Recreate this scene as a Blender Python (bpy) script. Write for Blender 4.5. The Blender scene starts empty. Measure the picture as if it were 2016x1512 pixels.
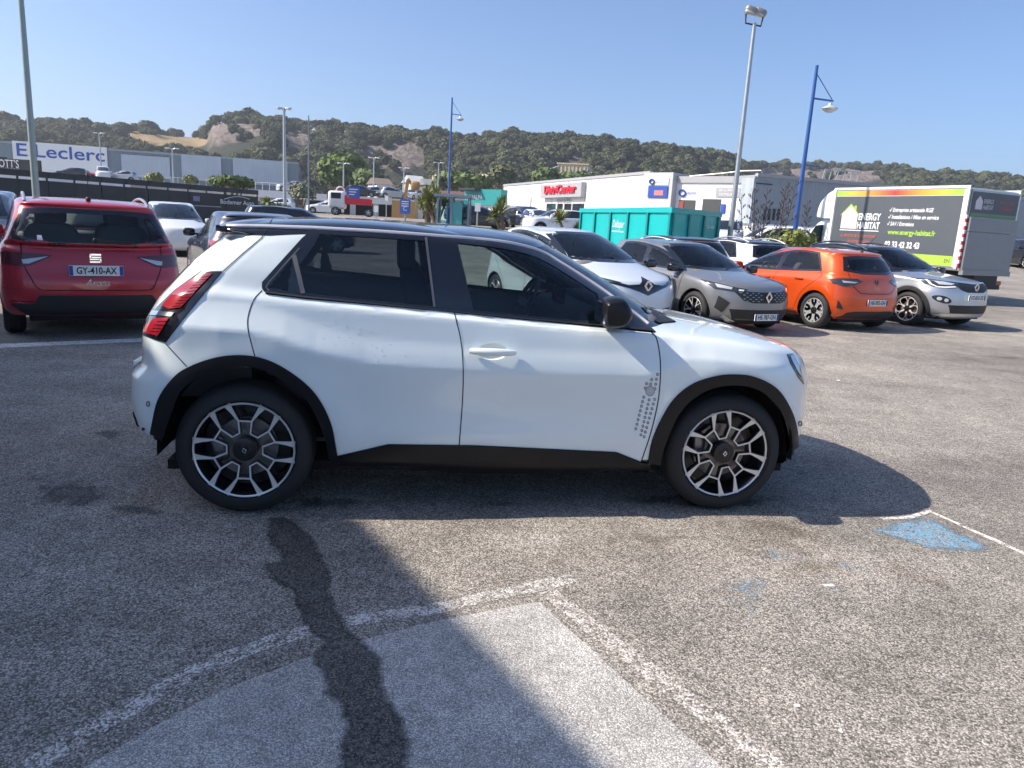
import bpy, bmesh, math, random
import numpy as np
from mathutils import Vector, Matrix
from mathutils.bvhtree import BVHTree
from mathutils.geometry import delaunay_2d_cdt, tessellate_polygon

random.seed(7); np.random.seed(7)
S = bpy.context.scene
COL = S.collection
R = math.radians
# ------------------------------------------------------------------ camera
FPX, PITCH, ROLL, CAMH = 1460.72, 0.2140, 0.0568, 1.5161
CAR_YAW = 0.1648
_fw = Vector((0, math.cos(PITCH), -math.sin(PITCH)))
_up0 = Vector((0, math.sin(PITCH), math.cos(PITCH)))
_rt0 = Vector((1, 0, 0))
_rt = _rt0 * math.cos(ROLL) + _up0 * math.sin(ROLL)
_up = -_rt0 * math.sin(ROLL) + _up0 * math.cos(ROLL)
CAMPOS = Vector((0, 0, CAMH))
cam_d = bpy.data.cameras.new('camera')
cam_d.sensor_width = 36.0
cam_d.lens = FPX / 2016 * 36.0
cam_d.clip_start = 0.05
cam_d.clip_end = 6000
cam = bpy.data.objects.new('camera', cam_d)
COL.objects.link(cam)
m3 = Matrix((_rt, _up, -_fw)).transposed()
cam.matrix_world = Matrix.Translation(CAMPOS) @ m3.to_4x4()
S.camera = cam
# ------------------------------------------------------------------ sun and sky
SUN_EL = R(41.0)
SUN_TRAVEL = CAR_YAW - R(2.0)                     # direction the light travels, from +X
sd = bpy.data.lights.new('sun', 'SUN')
sd.energy = 5.0
sd.angle = R(0.53)
sd.color = (1.0, 0.91, 0.79)
sun = bpy.data.objects.new('sun', sd)
COL.objects.link(sun)
_tr = Vector((math.cos(SUN_TRAVEL) * math.cos(SUN_EL), math.sin(SUN_TRAVEL) * math.cos(SUN_EL), -math.sin(SUN_EL)))
sun.rotation_euler = _tr.to_track_quat('-Z', 'Y').to_euler()
sun.location = (-20, -4, 25)
W = bpy.data.worlds.new('World')
S.world = W
W.use_nodes = True
wn = W.node_tree
for n in list(wn.nodes):
    wn.nodes.remove(n)
sky = wn.nodes.new('ShaderNodeTexSky')
sky.sky_type = 'NISHITA'
sky.sun_disc = False
sky.sun_elevation = SUN_EL
_toward = -_tr
sky.sun_rotation = math.atan2(_toward.x, _toward.y)
sky.altitude = 0
sky.air_density = 0.8
sky.dust_density = 1.6
sky.ozone_density = 6.0
bg = wn.nodes.new('ShaderNodeBackground')
bg.inputs['Strength'].default_value = 0.142
wo = wn.nodes.new('ShaderNodeOutputWorld')
wn.links.new(sky.outputs[0], bg.inputs[0])
wn.links.new(bg.outputs[0], wo.inputs[0])
S.view_settings.view_transform = 'Standard'
S.view_settings.look = 'None'
S.view_settings.exposure = 0.55
S.view_settings.gamma = 1.0
S.view_settings.use_curve_mapping = False
S.render.engine = 'CYCLES'
try:
    S.cycles.use_denoising = True
    S.cycles.max_bounces = 6
    S.cycles.diffuse_bounces = 3
    S.cycles.glossy_bounces = 4
    S.cycles.transparent_max_bounces = 20
    S.cycles.use_adaptive_sampling = True
    S.cycles.adaptive_threshold = 0.03
except Exception:
    pass

# ------------------------------------------------------------------ helpers
def ray(px, py):
    return _fw + _rt * ((px - 1008) / FPX) - _up * ((py - 756) / FPX)

def G(px, py, z=0.0):
    d = ray(px, py)
    return CAMPOS + d * ((z - CAMH) / d.z)

def P(px, py, depth):
    d = ray(px, py)
    return CAMPOS + d * (depth / d.y)

def X(px, depth, py=430):
    return P(px, py, depth).x

def Z(px, py, depth):
    return P(px, py, depth).z

def nd(nt, kind, **kw):
    n = nt.nodes.new(kind)
    for k, v in kw.items():
        if k.startswith('i_'):
            key = k[2:].replace('_', ' ')
            n.inputs[key].default_value = v
        else:
            setattr(n, k, v)
    return n

MATS = {}
def newmat(name):
    m = bpy.data.materials.new(name)
    m.use_nodes = True
    nt = m.node_tree
    for n in list(nt.nodes):
        nt.nodes.remove(n)
    out = nt.nodes.new('ShaderNodeOutputMaterial')
    b = nt.nodes.new('ShaderNodeBsdfPrincipled')
    nt.links.new(b.outputs[0], out.inputs[0])
    return m, nt, b, out

def mat(name, col, rough=0.5, metal=0.0, coat=0.0, var=0.08, scale=6.0, spec=0.5, bump=0.0, bscale=60.0, rvar=0.1, emit=None, coatr=0.03, ior=None):
    if name in MATS:
        return MATS[name]
    m, nt, b, out = newmat(name)
    c = tuple(col) + (1,)
    tc = nd(nt, 'ShaderNodeTexCoord')
    nz = nd(nt, 'ShaderNodeTexNoise', i_Scale=scale, i_Detail=5.0)
    nt.links.new(tc.outputs['Object'], nz.inputs['Vector'])
    mx = nd(nt, 'ShaderNodeMix', data_type='RGBA')
    mx.inputs[6].default_value = tuple(v * (1 - var) for v in col) + (1,)
    mx.inputs[7].default_value = tuple(min(1, v * (1 + var)) for v in col) + (1,)
    nt.links.new(nz.outputs[0], mx.inputs[0])
    nt.links.new(mx.outputs[2], b.inputs['Base Color'])
    mr = nd(nt, 'ShaderNodeMapRange')
    mr.inputs[3].default_value = max(0, rough * (1 - rvar))
    mr.inputs[4].default_value = min(1, rough * (1 + rvar))
    nt.links.new(nz.outputs[0], mr.inputs[0])
    nt.links.new(mr.outputs[0], b.inputs['Roughness'])
    b.inputs['Metallic'].default_value = metal
    b.inputs['Specular IOR Level'].default_value = spec
    if coat:
        b.inputs['Coat Weight'].default_value = coat
        b.inputs['Coat Roughness'].default_value = coatr
    if emit:
        b.inputs['Emission Color'].default_value = tuple(emit) + (1,)
        b.inputs['Emission Strength'].default_value = 1.0
    if bump:
        n2 = nd(nt, 'ShaderNodeTexNoise', i_Scale=bscale, i_Detail=4.0)
        nt.links.new(tc.outputs['Object'], n2.inputs['Vector'])
        bp = nd(nt, 'ShaderNodeBump', i_Strength=bump, i_Distance=0.02)
        nt.links.new(n2.outputs[0], bp.inputs['Height'])
        nt.links.new(bp.outputs[0], b.inputs['Normal'])
    MATS[name] = m
    return m

def glassmat(name, tint=(0.55, 0.62, 0.6), refl=1.0, rough=0.0):
    if name in MATS:
        return MATS[name]
    m, nt, b, out = newmat(name)
    nt.nodes.remove(b)
    tr = nd(nt, 'ShaderNodeBsdfTransparent')
    tr.inputs[0].default_value = tuple(tint) + (1,)
    gl = nd(nt, 'ShaderNodeBsdfGlossy')
    gl.inputs['Roughness'].default_value = rough
    gl.inputs[0].default_value = (refl, refl, refl, 1)
    fr = nd(nt, 'ShaderNodeFresnel')
    fr.inputs[0].default_value = 1.5
    nz = nd(nt, 'ShaderNodeTexNoise', i_Scale=3.0)
    mr = nd(nt, 'ShaderNodeMapRange')
    mr.inputs[3].default_value = 0.96; mr.inputs[4].default_value = 1.04
    nt.links.new(nz.outputs[0], mr.inputs[0])
    mul = nd(nt, 'ShaderNodeMath', operation='MULTIPLY')
    nt.links.new(fr.outputs[0], mul.inputs[0]); nt.links.new(mr.outputs[0], mul.inputs[1])
    mx = nd(nt, 'ShaderNodeMixShader')
    nt.links.new(mul.outputs[0], mx.inputs[0])
    nt.links.new(tr.outputs[0], mx.inputs[1])
    nt.links.new(gl.outputs[0], mx.inputs[2])
    nt.links.new(mx.outputs[0], out.inputs[0])
    MATS[name] = m
    return m

def tag(o, label=None, cat=None, group=None, kind=None):
    if label: o['label'] = label
    if cat: o['category'] = cat
    if group: o['group'] = group
    if kind: o['kind'] = kind
    return o

def thing(name, label, cat, loc=(0, 0, 0), rotz=0.0, group=None):
    o = bpy.data.objects.new(name, None)
    COL.objects.link(o)
    o.location = loc
    o.rotation_euler = (0, 0, rotz)
    o.empty_display_size = 0.3
    return tag(o, label, cat, group)

def mesh_obj(name, verts, faces, material, parent=None, smooth=False, normals=None, mats=None, midx=None):
    me = bpy.data.meshes.new(name)
    me.from_pydata([tuple(v) for v in verts], [], [tuple(f) for f in faces])
    if mats:
        for m in mats: me.materials.append(m)
        if midx is not None: me.polygons.foreach_set('material_index', np.asarray(midx, np.int32))
    elif material:
        me.materials.append(material)
    if smooth:
        me.polygons.foreach_set('use_smooth', np.ones(len(me.polygons), bool))
    me.update()
    if normals is not None:
        me.normals_split_custom_set_from_vertices([tuple(n) for n in normals])
    o = bpy.data.objects.new(name, me)
    COL.objects.link(o)
    if parent is not None:
        o.parent = parent
    return o

def share(name, src, parent, loc=(0, 0, 0), rot=(0, 0, 0), scale=(1, 1, 1)):
    o = bpy.data.objects.new(name, src.data)
    COL.objects.link(o)
    o.parent = parent
    o.location = loc; o.rotation_euler = rot; o.scale = scale
    return o

def copy_tree(o, parent=None):
    c = o.copy()
    COL.objects.link(c)
    c.parent = parent
    for ch in list(o.children):
        copy_tree(ch, c)
    return c

class MB:
    def __init__(s):
        s.v = []; s.f = []
    def add(s, vs, fs):
        b = len(s.v)
        s.v += [Vector(v) for v in vs]
        s.f += [tuple(i + b for i in f) for f in fs]
        return s
    def box(s, x0, x1, y0, y1, z0, z1):
        return s.add([(x0,y0,z0),(x1,y0,z0),(x1,y1,z0),(x0,y1,z0),(x0,y0,z1),(x1,y0,z1),(x1,y1,z1),(x0,y1,z1)],
                     [(0,3,2,1),(4,5,6,7),(0,1,5,4),(1,2,6,5),(2,3,7,6),(3,0,4,7)])
    def obox(s, c, dx, dy, dz):
        """box around c with half-axes dx, dy, dz (vectors)"""
        c, dx, dy, dz = Vector(c), Vector(dx), Vector(dy), Vector(dz)
        vs = [c + a*dx + b*dy + k*dz for k in (-1,1) for a, b in ((-1,-1),(1,-1),(1,1),(-1,1))]
        return s.add(vs, [(0,3,2,1),(4,5,6,7),(0,1,5,4),(1,2,6,5),(2,3,7,6),(3,0,4,7)])
    def bar(s, p0, p1, w, h, up=(0,0,1)):
        p0, p1 = Vector(p0), Vector(p1)
        d = p1 - p0
        a = d.normalized()
        u = Vector(up)
        sd_ = a.cross(u)
        if sd_.length < 1e-5: sd_ = a.cross(Vector((1,0,0)))
        sd_.normalize(); u = sd_.cross(a).normalized()
        return s.obox((p0+p1)/2, d/2, sd_*w/2, u*h/2)
    def cyl(s, p0, p1, r0, r1=None, n=12, caps=True):
        r1 = r0 if r1 is None else r1
        p0, p1 = Vector(p0), Vector(p1)
        a = (p1-p0).normalized()
        u = a.cross(Vector((0,0,1)) if abs(a.z) < .9 else Vector((1,0,0))).normalized()
        w = a.cross(u)
        vs = []
        for p, r in ((p0,r0),(p1,r1)):
            for i in range(n):
                t = 2*math.pi*i/n
                vs.append(p + u*(r*math.cos(t)) + w*(r*math.sin(t)))
        fs = [(i,(i+1)%n,n+(i+1)%n,n+i) for i in range(n)]
        if caps: fs += [tuple(range(n-1,-1,-1)), tuple(range(n,2*n))]
        return s.add(vs, fs)
    def tube(s, pts, r, n=8, caps=True):
        pts = [Vector(p) for p in pts]
        rs = r if isinstance(r, (list, tuple)) else [r]*len(pts)
        vs = []; ref = None
        for i, p in enumerate(pts):
            a = (pts[min(i+1,len(pts)-1)] - pts[max(i-1,0)]).normalized()
            if ref is None:
                ref = a.cross(Vector((0,0,1)) if abs(a.z) < .9 else Vector((1,0,0))).normalized()
            u = (ref - a*ref.dot(a)).normalized(); ref = u
            w = a.cross(u)
            for k in range(n):
                t = 2*math.pi*k/n
                vs.append(p + u*(rs[i]*math.cos(t)) + w*(rs[i]*math.sin(t)))
        fs = [(i*n+k, i*n+(k+1)%n, (i+1)*n+(k+1)%n, (i+1)*n+k) for i in range(len(pts)-1) for k in range(n)]
        if caps:
            fs += [tuple(range(n-1,-1,-1)), tuple(range((len(pts)-1)*n, len(pts)*n))]
        return s.add(vs, fs)
    def lathe(s, prof, c=(0,0,0), axis='y', n=32, a0=0.0, a1=2*math.pi):
        """prof: (radius, along axis)"""
        full = abs(a1-a0-2*math.pi) < 1e-6
        m = n if full else n+1
        c = Vector(c); vs = []
        for rr, h in prof:
            for k in range(m):
                t = a0 + (a1-a0)*k/n
                cs, sn = rr*math.cos(t), rr*math.sin(t)
                vs.append(c + (Vector((cs,h,sn)) if axis=='y' else Vector((cs,sn,h)) if axis=='z' else Vector((h,cs,sn))))
        fs = []
        for i in range(len(prof)-1):
            for k in range(n):
                k2 = (k+1) % m
                fs.append((i*m+k, i*m+k2, (i+1)*m+k2, (i+1)*m+k))
        return s.add(vs, fs)
    def rbox(s, c, size, e=0.35, n=16, rot=None):
        """rounded box: superellipsoid"""
        vs = []; fs = []
        nu, nv = n*2, n
        sg = lambda x, p: math.copysign(abs(x)**p, x)
        for j in range(nv+1):
            ph = -math.pi/2 + math.pi*j/nv
            for i in range(nu):
                th = 2*math.pi*i/nu
                v = Vector((sg(math.cos(ph),e)*sg(math.cos(th),e)*size[0]/2, sg(math.cos(ph),e)*sg(math.sin(th),e)*size[1]/2, sg(math.sin(ph),e)*size[2]/2))
                if rot is not None: v = rot @ v
                vs.append(Vector(c)+v)
        for j in range(nv):
            for i in range(nu):
                fs.append((j*nu+i, j*nu+(i+1)%nu, (j+1)*nu+(i+1)%nu, (j+1)*nu+i))
        return s.add(vs, fs)
    def prism(s, poly, o, ux, uy, depth):
        """polygon in plane (o,ux,uy), extruded by vector depth"""
        o, ux, uy, depth = Vector(o), Vector(ux), Vector(uy), Vector(depth)
        n = len(poly)
        a = [o + ux*p[0] + uy*p[1] for p in poly]
        b = [p + depth for p in a]
        tris = tessellate_polygon([[Vector((p[0],p[1],0)) for p in poly]])
        fs = [tuple(t) for t in tris] + [tuple(n+i for i in reversed(t)) for t in tris]
        fs += [(i,(i+1)%n,n+(i+1)%n,n+i) for i in range(n)]
        return s.add(a+b, fs)
    def build(s, name, material, parent=None, smooth=False, fix=True):
        o = mesh_obj(name, s.v, s.f, material, parent, smooth)
        if fix:
            bm = bmesh.new(); bm.from_mesh(o.data)
            bmesh.ops.recalc_face_normals(bm, faces=bm.faces)
            bm.to_mesh(o.data); bm.free()
        if smooth:
            try:
                o.data.set_sharp_from_angle(angle=R(38))
            except Exception:
                pass
        return o

def text_mesh(body, size, bold=0.0, shear=0.0, space=1.0, depth=0.0, align='CENTER'):
    cu = bpy.data.curves.new('lettering', 'FONT')
    cu.body = body; cu.size = size; cu.align_x = align; cu.align_y = 'CENTER'
    cu.offset = bold; cu.shear = shear; cu.space_character = space; cu.extrude = depth
    cu.resolution_u = 3
    o = bpy.data.objects.new('lettering_tmp', cu)
    COL.objects.link(o)
    me = bpy.data.meshes.new_from_object(o)
    bpy.data.objects.remove(o); bpy.data.curves.remove(cu)
    return me

def text(name, body, size, material, o, ux, uy, parent=None, bold=0.0, shear=0.0, space=1.0, depth=0.0, align='CENTER', width=None):
    """flat lettering in the plane through o spanned by unit vectors ux, uy"""
    me = text_mesh(body, size, bold, shear, space, depth, align)
    ux, uy = Vector(ux).normalized(), Vector(uy).normalized()
    nz = ux.cross(uy)
    n = len(me.vertices)
    co = np.zeros(n*3); me.vertices.foreach_get('co', co); co = co.reshape(-1,3)
    if width and n:
        w = co[:,0].max()-co[:,0].min()
        co[:,0] *= width/w
    out = np.array(o)[None] + co[:,:1]*np.array(ux) + co[:,1:2]*np.array(uy) + co[:,2:3]*np.array(nz)
    me.vertices.foreach_set('co', out.ravel()); me.update()
    me.materials.clear(); me.materials.append(material)
    ob = bpy.data.objects.new(name, me)
    COL.objects.link(ob)
    if parent: ob.parent = parent
    return ob

def in_poly(pts, poly):
    pts = np.asarray(pts, float); poly = np.asarray(poly, float)
    x, y = pts[:,0], pts[:,1]
    ins = np.zeros(len(pts), bool)
    n = len(poly); j = n-1
    for i in range(n):
        xi, yi = poly[i]; xj, yj = poly[j]
        c = ((yi > y) != (yj > y)) & (x < (xj-xi)*(y-yi)/((yj-yi) if yj != yi else 1e-12) + xi)
        ins ^= c
        j = i
    return ins

def resample(poly, step, closed=True):
    pts = [np.array(p, float) for p in poly]
    out = []
    n = len(pts)
    for i in range(n if closed else n-1):
        a, b = pts[i], pts[(i+1) % n]
        k = max(1, int(math.ceil(np.linalg.norm(b-a)/step)))
        for q in range(k):
            out.append(a+(b-a)*q/k)
    if not closed: out.append(pts[-1])
    return np.array(out)

def spl(pts, n=6, closed=False):
    """Catmull-Rom through points"""
    p = [np.array(q, float) for q in pts]
    N = len(p); out = []
    rng = range(N if closed else N-1)
    for i in rng:
        p1, p2 = p[i], p[(i+1) % N]
        p0 = p[(i-1) % N] if (closed or i > 0) else 2*p1-p2
        p3 = p[(i+2) % N] if (closed or i < N-2) else 2*p2-p1
        for k in range(n):
            t = k/n
            out.append(0.5*((2*p1)+(-p0+p2)*t+(2*p0-5*p1+4*p2-p3)*t*t+(-p0+3*p1-3*p2+p3)*t**3))
    if not closed: out.append(p[-1])
    return [tuple(q) for q in out]

def strip(path, w):
    """closed polygon of constant width round an open 2D path"""
    p = np.array(path, float)
    d = np.gradient(p, axis=0)
    d /= np.linalg.norm(d, axis=1)[:,None]+1e-12
    nrm = np.stack([-d[:,1], d[:,0]], -1)*w/2
    return [tuple(q) for q in np.vstack([p+nrm, (p-nrm)[::-1]])]

def arc(cx, cz, r, a0, a1, n=24):
    return [(cx+r*math.cos(R(a0+(a1-a0)*i/n)), cz+r*math.sin(R(a0+(a1-a0)*i/n))) for i in range(n+1)]

def tri2d(outer, holes, step):
    outer = resample(outer, step); holes = [resample(h, step) for h in holes]
    lo, hi = outer.min(0), outer.max(0)
    pts = [outer] + holes
    edges = []; b = 0
    for p in pts:
        n = len(p)
        edges += [(b+i, b+(i+1) % n) for i in range(n)]
        b += n
    gx = np.arange(lo[0]+step/2, hi[0], step); gy = np.arange(lo[1]+step/2, hi[1], step)
    if len(gx) and len(gy):
        g = np.stack(np.meshgrid(gx, gy), -1).reshape(-1, 2)
        k = in_poly(g, outer)
        for h in holes: k &= ~in_poly(g, h)
        g = g[k]
        if len(g):
            allb = np.vstack(pts)
            dmin = np.sqrt(((g[:,None]-allb[None])**2).sum(-1)).min(1)
            g = g[dmin > step*0.45]
        if len(g): pts.append(g)
    V = np.vstack(pts)
    r = delaunay_2d_cdt([Vector((float(a), float(c))) for a, c in V], edges, [], 0, 1e-7)
    V = np.array([[v.x, v.y] for v in r[0]])
    F = [f for f in r[2]]
    cen = np.array([V[list(f)].mean(0) for f in F])
    k = in_poly(cen, outer)
    for h in holes: k &= ~in_poly(cen, h)
    F = [f for f, q in zip(F, k) if q]
    return V, F

def pchip(xk, yk, x):
    xk = np.asarray(xk, float); yk = np.asarray(yk, float); x = np.asarray(x, float)
    h = np.diff(xk); dl = np.diff(yk)/h
    d = np.zeros_like(yk)
    for i in range(1, len(xk)-1):
        if dl[i-1]*dl[i] > 0:
            w1 = 2*h[i]+h[i-1]; w2 = h[i]+2*h[i-1]
            d[i] = (w1+w2)/(w1/dl[i-1]+w2/dl[i])
    d[0] = dl[0]; d[-1] = dl[-1]
    i = np.clip(np.searchsorted(xk, x)-1, 0, len(xk)-2)
    t = (x-xk[i])/h[i]
    return yk[i]*(1+2*t)*(1-t)**2 + h[i]*d[i]*t*(1-t)**2 + yk[i+1]*t*t*(3-2*t) + h[i]*d[i+1]*t*t*(t-1)
# ------------------------------------------------------------------ car construction kit
KEYN = ('xf','zf','xr','zr','W','Wr','Wf','zsr','zsm','zsf','Lr','Lf','nr','nf')

class Body:
    def __init__(s, keys, nl=90, ns=110, nc=30, disp=None):
        K = {n: np.array([k[i] for k in keys], float) for i, n in enumerate(KEYN)}
        dist = np.sqrt(np.diff(K['W'])**2 + np.diff(K['zsm'])**2) + 0.35*np.sqrt(np.diff(K['xf'])**2+np.diff(K['zf'])**2) + 0.02
        tk = np.concatenate([[0], np.cumsum(dist)])
        s.tk = tk
        t = []
        per = tk[-1]/nl
        for i in range(len(tk)-1):
            k = max(2, int(round((tk[i+1]-tk[i])/per)))
            t += list(tk[i] + (tk[i+1]-tk[i])*np.arange(k)/k)
        t.append(tk[-1]); t = np.array(t)
        s.t = t
        V = {n: pchip(tk, K[n], t) for n in KEYN}
        a = np.linspace(0, math.pi/2, nc+1)
        rows = []
        for i in range(len(t)):
            g = {n: V[n][i] for n in KEYN}
            xa, xb = g['xr']+g['Lr'], g['xf']-g['Lf']
            if xb < xa+0.02:
                m = (xa+xb)/2; xa, xb = m-0.01, m+0.01
            Lr, Lf = xa-g['xr'], g['xf']-xb
            xrear = xa - Lr*np.cos(a)**(2/g['nr']); frear = np.sin(a)**(2/g['nr'])
            xs = np.linspace(xa, xb, ns+1)[1:-1]
            xfr = xb + Lf*np.sin(a)**(2/g['nf']); ffr = np.cos(a)**(2/g['nf'])
            x = np.concatenate([xrear, xs, xfr])
            fac = np.concatenate([frear, np.ones(len(xs)), ffr])
            u = (x-xa)/(xb-xa)*2-1
            uc = np.clip(u, -1.0, 1.0)
            def quad(l, m, r, uu): return m + (r-l)/2*uu + ((r+l)/2-m)*uu*uu
            y = quad(g['Wr'], g['W'], g['Wf'], np.clip(u, -1.4, 1.4))*fac
            z = quad(g['zsr'], g['zsm'], g['zsf'], uc)
            sr = np.clip((xa-x)/max(Lr,1e-6), 0, 1); sf = np.clip((x-xb)/max(Lf,1e-6), 0, 1)
            z = z + (g['zr']-g['zsr'])*sr**2 + (g['zf']-g['zsf'])*sf**2
            rows.append(np.stack([x, y, z], -1))
        Gd = np.array(rows)
        if disp is not None:
            Gd = disp(Gd)
        nI, nJ = Gd.shape[:2]
        right = Gd[:, 1:-1][:, ::-1].copy(); right[..., 1] *= -1
        ring = np.concatenate([Gd, right], 1)
        n = ring.shape[1]
        s.V = ring.reshape(-1, 3)
        ii, jj = np.meshgrid(np.arange(nI-1), np.arange(n), indexing='ij')
        j2 = (jj+1) % n
        F = np.stack([ii*n+jj, (ii+1)*n+jj, (ii+1)*n+j2, ii*n+j2], -1).reshape(-1, 4)
        c = s.V[F].mean(1)
        nr = np.cross(s.V[F[:,2]]-s.V[F[:,0]], s.V[F[:,3]]-s.V[F[:,1]])
        k = np.argmax(c[:,1])
        if nr[k,1] < 0:
            F = F[:, ::-1]; nr = -nr
        s.F = F; s.C = c
        s.ft = (0.5*(t[:-1]+t[1:]))[ii.ravel()]
        N = np.zeros_like(s.V)
        for q in range(4): np.add.at(N, F[:,q], nr)
        N /= np.linalg.norm(N, axis=1)[:,None]+1e-12
        s.N = N
        s.FN = nr/(np.linalg.norm(nr,axis=1)[:,None]+1e-12)
        s.T = np.vstack([F[:,[0,1,2]], F[:,[0,2,3]]])
        s.bvh = BVHTree.FromPolygons([tuple(v) for v in s.V], [tuple(f) for f in s.T])
        s.keep = np.ones(len(F), bool)
        s.mi = np.zeros(len(F), int)
        s.Vout = s.V.copy()
        s.camray = None

    def hit(s, o, d):
        loc, nrm, idx, dist = s.bvh.ray_cast(Vector(o), Vector(d))
        if loc is None: return None
        t = s.T[idx]
        a, b, c = s.V[t]
        p = np.array(loc)
        v0, v1, v2 = b-a, c-a, p-a
        d00, d01, d11, d20, d21 = v0@v0, v0@v1, v1@v1, v2@v0, v2@v1
        den = d00*d11-d01*d01
        if abs(den) < 1e-16: n = np.array(nrm)
        else:
            v = (d11*d20-d01*d21)/den; w = (d00*d21-d01*d20)/den
            n = s.N[t[0]]*(1-v-w)+s.N[t[1]]*v+s.N[t[2]]*w
            n = n/(np.linalg.norm(n)+1e-12)
        return p, n

    def cast(s, p, mode):
        a, b = float(p[0]), float(p[1])
        if mode == 'side': return s.hit((a,-4,b), (0,1,0))
        if mode == 'front': return s.hit((9,a,b), (-1,0,0))
        if mode == 'rear': return s.hit((-6,a,b), (1,0,0))
        if mode == 'top': return s.hit((a,b,5), (0,0,-1))
        o, d = s.camray(a, b)
        return s.hit(o, d)

    def decal(s, name, outer, material, parent, mode='side', holes=(), step=0.03, off=0.003, sides='R', skirt=0.006, flat=None):
        V, F = tri2d(outer, list(holes), step)
        pos = np.zeros((len(V),3)); nor = np.zeros((len(V),3)); ok = np.zeros(len(V), bool)
        for i, p in enumerate(V):
            h = s.cast(p, mode)
            if h is not None:
                pos[i] = h[0]+h[1]*off; nor[i] = h[1]; ok[i] = True
        F = [f for f in F if all(ok[list(f)])]
        # drop faces stretched over a silhouette
        F = [f for f in F if max(np.linalg.norm(pos[f[i]]-pos[f[i-1]]) for i in range(3)) < 0.35]
        cnt = {}
        for f in F:
            for i in range(3):
                e = (f[i], f[(i+1)%3]); k = tuple(sorted(e))
                cnt.setdefault(k, []).append(e)
        vs = list(pos); ns = list(nor); fs = []
        for f in F:
            a, b, c = (pos[q] for q in f)
            g = np.cross(b-a, c-a)
            fs.append(tuple(f) if g@nor[f[0]] >= 0 else tuple(reversed(f)))
        if skirt:
            for k, e in cnt.items():
                if len(e) == 1:
                    i, j = e[0]
                    b = len(vs)
                    dd = pos[j]-pos[i]
                    out = np.cross(dd, nor[i]); out /= np.linalg.norm(out)+1e-12
                    vs += [pos[i], pos[j], pos[j]-nor[j]*skirt, pos[i]-nor[i]*skirt]
                    ns += [out]*4
                    fs.append((b, b+1, b+2, b+3))
        res = []
        for sd_ in sides:
            if sd_ == 'R':
                res.append(mesh_obj(name, vs, fs, material, parent, True, ns))
            else:
                v2 = [(p[0], -p[1], p[2]) for p in vs]; n2 = [(p[0], -p[1], p[2]) for p in ns]
                res.append(mesh_obj(name, v2, [tuple(reversed(f)) for f in fs], material, parent, True, n2))
        return res

    def pt(s, p, mode='side', off=0.0):
        h = s.cast(p, mode)
        return None if h is None else Vector(h[0]+h[1]*off)

    def hole(s, poly, mode='side'):
        if mode == 'side': q = s.C[:, [0,2]]; f = np.abs(s.C[:,1]) > 0.35
        elif mode == 'front': q = s.C[:, [1,2]]; f = s.FN[:,0] > 0.05
        elif mode == 'rear': q = s.C[:, [1,2]]; f = s.FN[:,0] < -0.05
        s.keep &= ~(in_poly(q, poly) & f)

    def hole_px(s, poly, M):
        """M: world matrix of the car; near side only, mirrored"""
        c = s.C.copy(); c[:,1] = -np.abs(c[:,1])
        w = np.array([(M @ Vector(p)) for p in c]) - np.array(CAMPOS)
        z = w@np.array(_fw)
        px = np.stack([1008+FPX*(w@np.array(_rt))/z, 756-FPX*(w@np.array(_up))/z], -1)
        s.keep &= ~(in_poly(px, poly) & (np.abs(s.C[:,1]) > 0.35))

    def arch(s, cx, cz, r, zmin=-1):
        d = np.hypot(s.V[:,0]-cx, s.V[:,2]-cz)
        side = np.abs(s.V[:,1]) > 0.45
        ins = (d < r) & side
        fin = ins[s.F]
        allin = fin.all(1); some = fin.any(1) & ~allin
        mv = np.unique(s.F[some][fin[some]])
        k = r/np.maximum(d[mv], 1e-6)
        s.Vout[mv,0] = cx+(s.V[mv,0]-cx)*k
        s.Vout[mv,2] = cz+(s.V[mv,2]-cz)*k
        s.keep &= ~allin

    def make(s, name, mats, parent, sel=None):
        m = s.keep if sel is None else (s.keep & sel)
        F = s.F[m]
        u, inv = np.unique(F, return_inverse=True)
        return mesh_obj(name, s.Vout[u], inv.reshape(-1,4), None, parent, True, s.N[u], mats=mats, midx=s.mi[m])

# ---- shared car materials
PLASTIC = mat('black_plastic', (0.018,0.018,0.02), 0.55, var=0.15, scale=20)
SATINBLK = mat('satin_black', (0.010,0.010,0.012), 0.3, var=0.1, spec=0.3)
GLOSSBLK = mat('gloss_black', (0.006,0.006,0.008), 0.12, coat=1.0, var=0.1)
RUBBER = mat('tyre_rubber', (0.018,0.018,0.019), 0.72, var=0.25, scale=25, bump=0.15, bscale=90)
SEAM = mat('seam_dark', (0.004,0.004,0.005), 0.8)
ALU = mat('machined_alloy', (0.74,0.72,0.69), 0.3, metal=0.45, var=0.05)
SILVERP = mat('silver_wheel_paint', (0.55,0.56,0.57), 0.3, metal=0.5, coat=0.5)
DARKALU = mat('dark_alloy', (0.012,0.012,0.014), 0.35, metal=0.3, coat=0.4)
STEEL = mat('brake_steel', (0.25,0.24,0.23), 0.35, metal=0.9)
CHROME = mat('chrome', (0.75,0.76,0.78), 0.1, metal=1.0, var=0.02)
LAMPGLASS = glassmat('lamp_glass', (0.9,0.92,0.95))
CLEARGLASS = glassmat('car_glass', (0.76,0.84,0.81))
TINTGLASS = glassmat('privacy_glass', (0.30,0.34,0.37))
DARKGLASS = mat('far_car_glass', (0.012,0.016,0.02), 0.06, coat=1.0)
REDLAMP = mat('red_lamp', (0.36,0.010,0.018), 0.12, coat=1.0)
DARKRED = mat('dark_red_lamp', (0.09,0.006,0.012), 0.12, coat=1.0)
SMOKE = mat('smoked_lamp', (0.035,0.035,0.04), 0.12, coat=1.0)
WHITELAMP = mat('white_lamp', (0.55,0.56,0.58), 0.15, coat=1.0, metal=0.2)
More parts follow.
